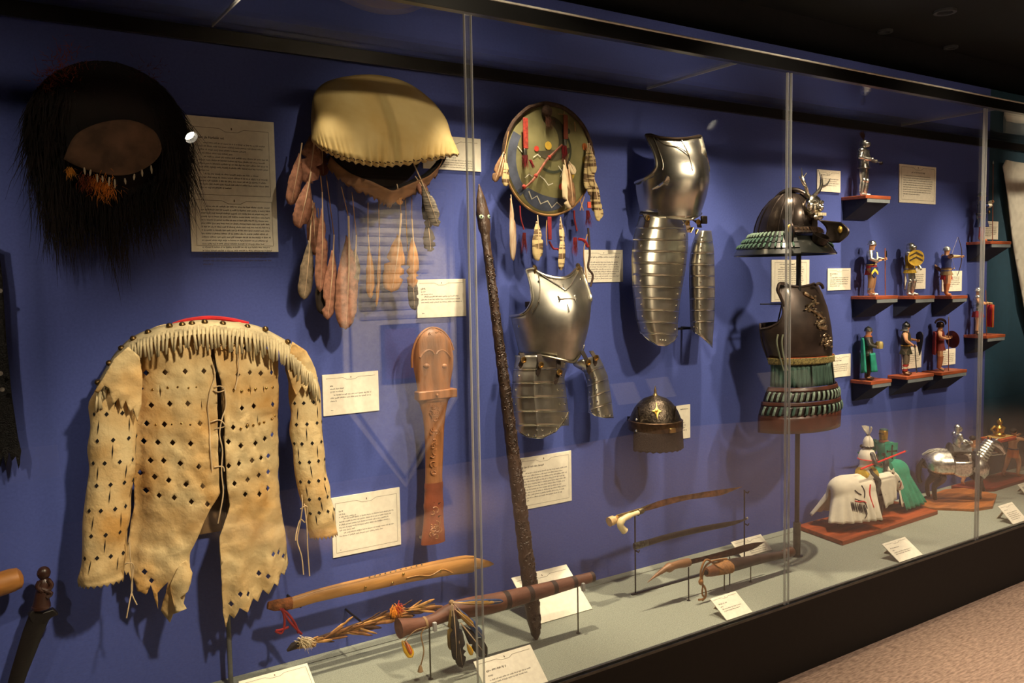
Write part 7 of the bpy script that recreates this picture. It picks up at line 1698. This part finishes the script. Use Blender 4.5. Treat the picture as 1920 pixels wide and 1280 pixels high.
def rear_pt(u, v, lift=.004):
    x0, x1, wid, zt, hem, fold, flare = CAPW; s = v*2-1; x = lerp(x0, x1, u); k = min(1, math.sqrt(max(0, 1-(1-min(1, u*2.4))**2))); w = wid*(.15+.85*k); t = abs(s)
    if t < .45: y = w*math.sin(t/.45*PI/2)*.92; z = zt-(1-math.cos(t/.45*PI/2))*.085
    else: q = (t-.45)/.55; y = w*.92+flare*q+fold*q*math.sin(x*150+s*2); z = lerp(zt-.085, hem, q)
    xb = x-(flare*1.2*((t-.45)/.55)*(1-u)**2 if t > .45 else 0)
    return (xb, math.copysign(y+lift, s), z-.075*(1-k)*(1-t))
white_knight()
# ---- green knight, riding the other way
def green_knight():
    c = V((4.19, -.115, DECK+BH)); Mg = mat('emerald_cloth', (16, 128, 100), .8, var=.12)
    t = thing('mounted_knight', 'jousting knight in emerald green with black-cross shield, behind the white one', 'figurine', c, PI+.05)
    mb, j = horse_mesh(); obj('horse', mb, mat('dark_horse', (44, 32, 28), .5), t)
    obj('horse_cloth', caparison(-.235, .0, .088, .30, .025, .009, .07), Mg, t, solid=.003)
    obj('white_lining', MB().grid(lambda u, v: (.005+.02*u+.01*v, .095+.05*v+.004*math.sin(u*9), lerp(.24, .05, v)), 4, 10), M_white, t, solid=.003)
    obj('chest_cloth', caparison(.05, .135, .072, .275, .10, .005, .02, False), Mg, t, solid=.003)
    # silver chanfron and neck plates
    for k in range(6):
        a = V(HJ['neck']).lerp(V(HJ['poll']), k/5); obj('neck_lame', MB().lathe([(.036-.002*k, -.010), (.040-.002*k, 0), (.036-.002*k, .010)], 12, a, (.45, 0, .9)), M_fs, t)
    obj('chanfron', MB().tube([V(HJ['poll'])+V((.0, 0, .008)), V(HJ['face'])+V((.006, 0, .008)), V(HJ['muz'])+V((.002, 0, .006))], [.029, .027, .018], 12), M_fs, t)
    obj('peytral', MB().lathe([(.03, .05), (.064, .03), (.074, 0), (.070, -.03)], 20, (.105, 0, .19), (.55, 0, .83), a0=-PI*.6, a1=PI*.6), M_fs, t)
    for s in (-1, 1): obj('peytral_boss', MB().ball((.135, s*.045, .185), (.016, .014, .016), 9, 6), M_fs, t)
    kids = set(t.children)
    F = Fig(None, None, 0, RJ, sitting(elL=(.17, -.06, .68), wrL=(.14, -.17, .66), haL=(.13, -.20, .66), elR=(-.17, .0, .66), wrR=(-.12, -.13, .60), haR=(-.11, -.16, .60)), M_fsd, root=t)
    F.tunic(Mg, .40, 1.6, 'surcoat')
    for sd in 'RL': F.limb('sleeve', ['sh'+sd, 'el'+sd, 'wr'+sd], [.056, .046, .034], Mg); F.limb('greave', ['kn'+sd, 'an'+sd, 'to'+sd], [.05, .036, .024], M_fs)
    F.part('great_helm', MB().lathe([(.058, -.08), (.064, -.03), (.066, .02), (.062, .055), (.05, .068), (.001, .07)], 18, F.hc), mat('gold_helm', (196, 154, 70), .3, .9)); F.part('eye_slit', MB().box(F.hc+V((0, -.064, .012)), (.08, .010, .008)), M_eye, smooth=False)
    F.part('helm_cap', MB().lathe([(.064, .05), (.060, .072), (.03, .085), (.001, .088)], 16, F.hc+V((0, .006, 0))), mat('dark_green_cap', (22, 60, 60), .8)); F.part('scarf', MB().lathe([(.05, .84), (.075, .825), (.07, .80)], 14), mat('brown_scarf', (120, 60, 44), .8))
    q = Matrix.Rotation(1.15, 3, 'Z'); fc = V((.20, -.13, .70)); P = lambda p, o: fc+q @ V((p[0], o+1.1*p[0]**2, p[1]))
    ol = [(-.11, .13), (0, .135), (.11, .13), (.105, .0), (.07, -.09), (0, -.155), (-.07, -.09), (-.105, .0)]
    sh = F.part('shield', MB().prism(ol, lambda p: P(p, -.012), lambda p: P(p, 0)), mat('emerald_shield', (10, 132, 110), .5), smooth=False)
    F.part('black_cross', MB().prism([(-.010, .09), (.010, .09), (.010, .02), (.075, .02), (.075, 0), (.010, 0), (.010, -.09), (-.010, -.09), (-.010, 0), (-.075, 0), (-.075, .02), (-.010, .02)], lambda p: P(p, -.018), lambda p: P(p, -.010)), M_blackp, sh, smooth=False)
    for (x, z) in ((0, .09), (0, -.09), (.075, .01), (-.075, .01)): F.part('cross_end', MB().ball(P((x, z), -.014), (.02, .006, .02), 6, 4), M_blackp, sh)
    F.shaft(V((-.13, .15, .56)), V((-.08, -.55, .70)), .012, mat('green_lance', (20, 96, 76), .5), 'lance')
    place_rider(t, [c_ for c_ in t.children if c_ not in kids], .0, .30-.50*RJ+.005, PI/2)
    t.scale = (.86, .86, .86)
green_knight()
# ---- silver knight on a black armoured horse
def silver_horseman():
    c = V((4.71, -.235, DECK+.016))
    t = thing('mounted_knight', 'silver armoured knight on a black horse with steel barding, farthest mounted one', 'figurine', c, -.58)
    mb, j = horse_mesh(pose=dict(kneL=(.150, .036, .105), fftL=(.165, .036, .055), fhfL=(.178, .036, .036))); obj('horse', mb, mat('black_horse', (26, 22, 22), .35), t)
    def crup(u, v):
        a = lerp(-.15*PI, 1.15*PI, v); x = lerp(-.195, -.055, u); k = math.sqrt(max(0, 1-(1-min(1, u*1.6))**2)); fl = .012*(abs(math.cos(a))**3)
        return (x, (.072*k+.006+fl)*math.cos(a), .215+(.068*k+.004)*math.sin(a)*(1 if math.sin(a) > 0 else 1.6))
    obj('crupper_plate', MB().grid(crup, 14, 26), M_fs, t, solid=.003)
    obj('crupper_ridge', MB().tube([V((x, 0, z)) for x, z in ((-.20, .262), (-.16, .285), (-.11, .292), (-.06, .288))], [.006, .008, .008, .006], 8), M_fs, t)
    obj('flank_plate', MB().grid(lambda u, v: (lerp(-.06, .05, u), -.072-.006*math.sin(PI*u), lerp(.235, .165-.02*math.sin(PI*u), v)), 8, 5), M_fs, t, solid=.003); obj('flank_plate', MB().grid(lambda u, v: (lerp(-.06, .05, u), .072+.006*math.sin(PI*u), lerp(.235, .165-.02*math.sin(PI*u), v)), 8, 5), M_fs, t, solid=.003)
    obj('peytral', MB().lathe([(.03, .06), (.066, .035), (.078, 0), (.074, -.035)], 22, (.10, 0, .19), (.55, 0, .83), a0=-PI*.65, a1=PI*.65), M_fs, t)
    for k in range(7): a = V((.125, 0, .245)).lerp(V((.183, 0, .325)), k/6); obj('neck_lame', MB().lathe([(.042-.002*k, -.009), (.047-.0022*k, 0), (.042-.002*k, .009)], 12, a, (.5, 0, .86)), M_fs, t)
    obj('chanfron', MB().tube([V(HJ['poll'])+V((.004, 0, .010)), V(HJ['face'])+V((.008, 0, .010)), V(HJ['muz'])+V((.0, 0, .008))], [.026, .023, .015], 12), M_fs, t); obj('chanfron_spike', MB().tube([V((.205, 0, .33)), V((.235, 0, .355))], [.007, .001], 7), M_fs, t)
    for s in (-1, 1): obj('rein', MB().tube([V((.245, s*.018, .262)), V((.18, s*.035, .258)), V((.07, s*.03, .30))], .003, 5), mat('grey_rein', (140, 136, 124), .5), t)
    obj('tail', MB().tube(smoothpath([V((-.19, 0, .235)), V((-.215, 0, .20)), V((-.218, 0, .14)), V((-.205, 0, .10))], 4), [.012]*4+[.016]*4+[.013]*4+[.004], 8), mat('black_horse', (26, 22, 22), .35), t)
    obj('saddle', MB().loft([[V((x, w*math.cos(2*PI*k/12), .285+h*math.sin(2*PI*k/12))) for k in range(12)] for x, w, h in ((-.055, .03, .03), (-.045, .05, .045), (.0, .045, .02), (.055, .05, .04), (.065, .03, .03))]), M_fsd, t)
    kids = set(t.children)
    F = Fig(None, None, 0, RH, sitting(elR=(-.16, -.05, .69), wrR=(-.10, -.19, .66), haR=(-.09, -.22, .66), elL=(.16, -.05, .69), wrL=(.10, -.19, .66), haL=(.09, -.22, .66), knR=(-.13, -.17, .42), anR=(-.13, -.20, .20), toR=(-.14, -.29, .18), knL=(.13, -.17, .42), anL=(.13, -.20, .20), toL=(.14, -.29, .18)), M_fs, root=t)
    plates(F); F.helmet(M_fs, visor=True, open_face=False)
    place_rider(t, [c_ for c_ in t.children if c_ not in kids], -.005, .14, PI/2)
silver_horseman()
# ---- litter bearers
def bearer(label, loc, rot, wrap, H):
    F = Fig(label, loc, rot, H, dict(elR=(-.13, -.12, .76), wrR=(-.10, -.25, .80), haR=(-.10, -.29, .81), elL=(.13, -.12, .76), wrL=(.10, -.25, .80), haL=(.10, -.29, .81), spi=(0, .01, .62), knR=(-.07, -.07, .29), anR=(-.08, -.02, .06), toR=(-.085, -.105, .018), knL=(.07, .05, .28), anL=(.08, .14, .07), toL=(.09, .06, .018)), M_skin)
    F.tunic(wrap, .40, 1.05, 'loincloth', top=.56); F.belt(mat('dark_blue_sash', (40, 40, 66), .7), .575)
    F.part('hair', MB().ball(F.hc+V((0, .008, .018)), (.058, .060, .050), 10, 7), mat('black_hair', (20, 16, 14), .6)); return F
bearer('bare-chested bearer figurine in orange loincloth at the rear of the litter', (5.075, -.125, DECK+.02), PI/2-.12, mat('orange_loincloth', (196, 104, 44), .8), .30)
bearer('bare-chested bearer figurine in orange loincloth at the front of the litter, cut by the edge', (5.50, -.150, DECK+.02), PI/2-.12, mat('orange_loincloth', (196, 104, 44), .8), .30)
def litter():
    z = DECK+.02+.30*.815
    t = thing('litter', 'red and gold carried litter with small golden idol at the right edge', 'litter', (5.32, -.14, z))
    for y in (-.032, .032): obj('carry_pole', MB().tube([V((-.24, y, .0)), V((.36, y, .0))], .006, 8), mat('dark_pole', (70, 40, 30), .5), t)
    obj('red_tray', MB().bbox((-.075, -.055, .004), (.12, .055, .024)), mat('scarlet_tray', (206, 54, 36), .5), t, smooth=False, bevel=.004)
    obj('gold_cloth', MB().bbox((-.06, -.045, .024), (.11, .045, .030)), mat('gold_cloth', (214, 176, 96), .6, var=.2, scale=90), t, smooth=False, bevel=.002)
    obj('trim_rail', MB().tube([V((-.075, -.056, .022)), V((.12, -.056, .022)), V((.12, .056, .022)), V((-.075, .056, .022)), V((-.075, -.056, .022))], .004, 6), mat('orange_trim', (224, 110, 60), .5), t)
    Mg = mat('gilded_idol', (214, 170, 80), .3, .9)
    obj('idol', MB().lathe([(.032, .03), (.036, .04), (.022, .055), (.026, .07), (.030, .082), (.014, .096), (.010, .10), (.018, .112), (.016, .124), (.004, .136)], 14, (.03, 0, 0)), Mg, t)
    obj('idol_arm', MB().tube([V((.03, -.028, .085)), V((.0, -.035, .065)), V((-.01, -.012, .055))], [.009, .008, .007], 7), Mg, t); obj('idol_arm', MB().tube([V((.03, .028, .085)), V((.0, .035, .065)), V((-.01, .012, .055))], [.009, .008, .007], 7), Mg, t)
litter()

# ================================================================ right end and the far side of the room (seen as reflections in the glass)
def far_side():
    ol = [xz(a, b, .03) for a, b in ((1884, 300), (1905, 303), (2060, 330), (2060, 760), (1985, 760), (1935, 640), (1918, 575), (1897, 430), (1884, 345), (1879, 312))]
    x0 = min(p[0] for p in ol); z0 = max(p[1] for p in ol)
    t = thing('pale_banner', 'large pale grey hanging cloth with slanted edge at far right', 'banner', (x0, -.02, z0))
    obj('cloth', sheet(ol, lambda x, z: (x, -.03-.006*math.sin(x*24), z), .05), mat('pale_grey_cloth', (206, 202, 190), .9, var=.06), t, world=(x0, -.02, z0), solid=.004)
    a = W(1890, 214, .03); t = thing('pale_plaque', 'small pale lit panel above the grey cloth at far right', 'panel', (a.x, -.001, a.z))
    obj('panel', MB().bbox((0, -.02, -.11), (.9, 0, 0)), mat('pale_grey_cloth', (206, 202, 190), .9, var=.06), t, smooth=False, bevel=.004)
    # pointed banner hanging behind the visitor
    Bz = 2.25; x0, x1, xm, y = 2.02, 2.82, 2.42, -3.45
    t = thing('pointed_banner', 'tall grey text banner with pointed foot, seen only mirrored in the glass', 'banner', (xm, y, 1.2))
    O = (xm, y, 1.2)
    obj('cloth', MB().prism([(x0, Bz), (x1, Bz), (x1, .82), (xm, .27), (x0, .82)], lambda p: (p[0], y+.004, p[1]), lambda p: (p[0], y-.004, p[1])), mat('grey_banner_cloth', (196, 188, 178), .9), t, world=O, smooth=False)
    pts = [(x0+.05, Bz-.06), (x1-.05, Bz-.06), (x1-.05, .84), (xm, .33), (x0+.05, .84), (x0+.05, Bz-.06)]
    fr = MB()
    for (a, b), (c, d) in zip(pts, pts[1:]): fr.tube([(a, y+.008, b), (c, y+.008, d)], .008, 5)
    obj('border_line', fr, mat('dark_border', (34, 34, 44), .8), t, world=O)
    ink = MB()
    for k in range(13): ink.bbox((x0+.12, y+.005, 2.06-k*.058), (x1-.12-.1*R_.random(), y+.007, 2.082-k*.058))
    obj('printed_line', ink, mat('banner_ink', (158, 150, 144), .9), t, world=O, smooth=False, kind='stuff')
    obj('picture', MB().bbox((2.30, y+.005, .98), (2.52, y+.010, 1.30)), mat('dark_red_picture', (84, 36, 40), .7), t, world=O, smooth=False); obj('picture_frame', MB().bbox((2.27, y+.004, .95), (2.55, y+.007, 1.33)), mat('dark_picture_frame', (30, 30, 46), .7), t, world=O, smooth=False)
    obj('top_bar', MB().tube([(x0-.03, y, Bz), (x1+.03, y, Bz)], .012, 8).tube([(xm, y, Bz), (xm, y, 2.95)], .004, 6), M_hdr, t, world=O)
    # low platform opposite with slanted label cards
    pl = smoothpath([V((-2.0, -4.95, 0)), V((4.0, -4.95, 0)), V((6.2, -5.05, 0)), V((7.3, -4.8, 0)), V((8.2, -4.5, 0)), V((9.6, -4.2, 0)), V((12.8, -4.0, 0))], 5)
    ol = [(p.x, p.y) for p in pl]+[(12.8, -7.45), (-2.0, -7.45)]
    struct('trim_platform', MB().prism(ol, lambda p: (p[0], p[1], .3), lambda p: (p[0], p[1], 0)), M_black)
    for i, (px, py) in enumerate(((1195, 737), (1480, 716), (1625, 720), (65, 870), (620, 640))):
        v = RIGHT*((px-960)/FPX)+DOWN*((py-640)/FPX)+FWD; g = CAM+v*((GLASS_Y-CAM.y)/v.y); w = V((v.x, -v.y, v.z)); k = (.42-g.z)/w.z; p = g+w*k
        p.y = min(p.y, interp([(-2, -5.1), (6, -5.2), (9.6, -4.5), (13, -4.2)], p.x)) if p.y > -7 else -5.3
        t = thing('mirrored_card', ['label card on the opposite platform, mirrored below the polished cuirass', 'label card on the opposite platform, mirrored over the samurai skirt', 'label card on the opposite platform, mirrored beside the green-cloaked figure', 'label card on the opposite platform, mirrored at the far left', 'label card on the opposite platform, mirrored near the shirt'][i], 'card', (p.x, p.y, .30))
        obj('board', MB().loft([[V((-.16, .06, .0)), V((.16, .06, .0)), V((.16, .054, .004)), V((-.16, .054, .004))], [V((-.16, -.07, .20)), V((.16, -.07, .20)), V((.16, -.076, .204)), V((-.16, -.076, .204))]]), M_card, t, smooth=False)
        obj('easel_strut', MB().bbox((-.03, -.09, 0), (.03, -.074, .19)), M_card_edge, t, smooth=False)
far_side()

# ceiling track lamps on the visitors' side; their lenses glint in the case glass
def lamp_emit():
    m = bpy.data.materials.new('lamp_lens'); m.use_nodes = True; b = m.node_tree.nodes['Principled BSDF']
    b.inputs['Emission Color'].default_value = (1, .9, .72, 1); b.inputs['Emission Strength'].default_value = 45; return m
M_lens = lamp_emit()
for i, (x, y) in enumerate(((4.703, -3.003), (1.566, -5.228))):
    t = thing('track_lamp', ['ceiling track lamp glinting in the glass above the polished cuirass', 'ceiling track lamp glinting in the glass beside the large text card'][i], 'lamp', (x, y, 2.95))
    obj('mount', MB().lathe([(.03, -.02), (.03, 0)], 14).tube([(0, 0, -.02), (0, 0, -.14)], .008, 8), M_hdr, t)
    ax = V((.25, .75, -.6)).normalized(); c = V((0, 0, -.21))
    obj('can', MB().lathe([(.035, -.09), (.05, -.08), (.052, .07), (.047, .075), (.043, .03), (.001, .028)], 20, c, ax), M_hdr, t)
    obj('lens', MB().lathe([(.041, .034), (.001, .040)], 18, c, ax), M_lens, t)
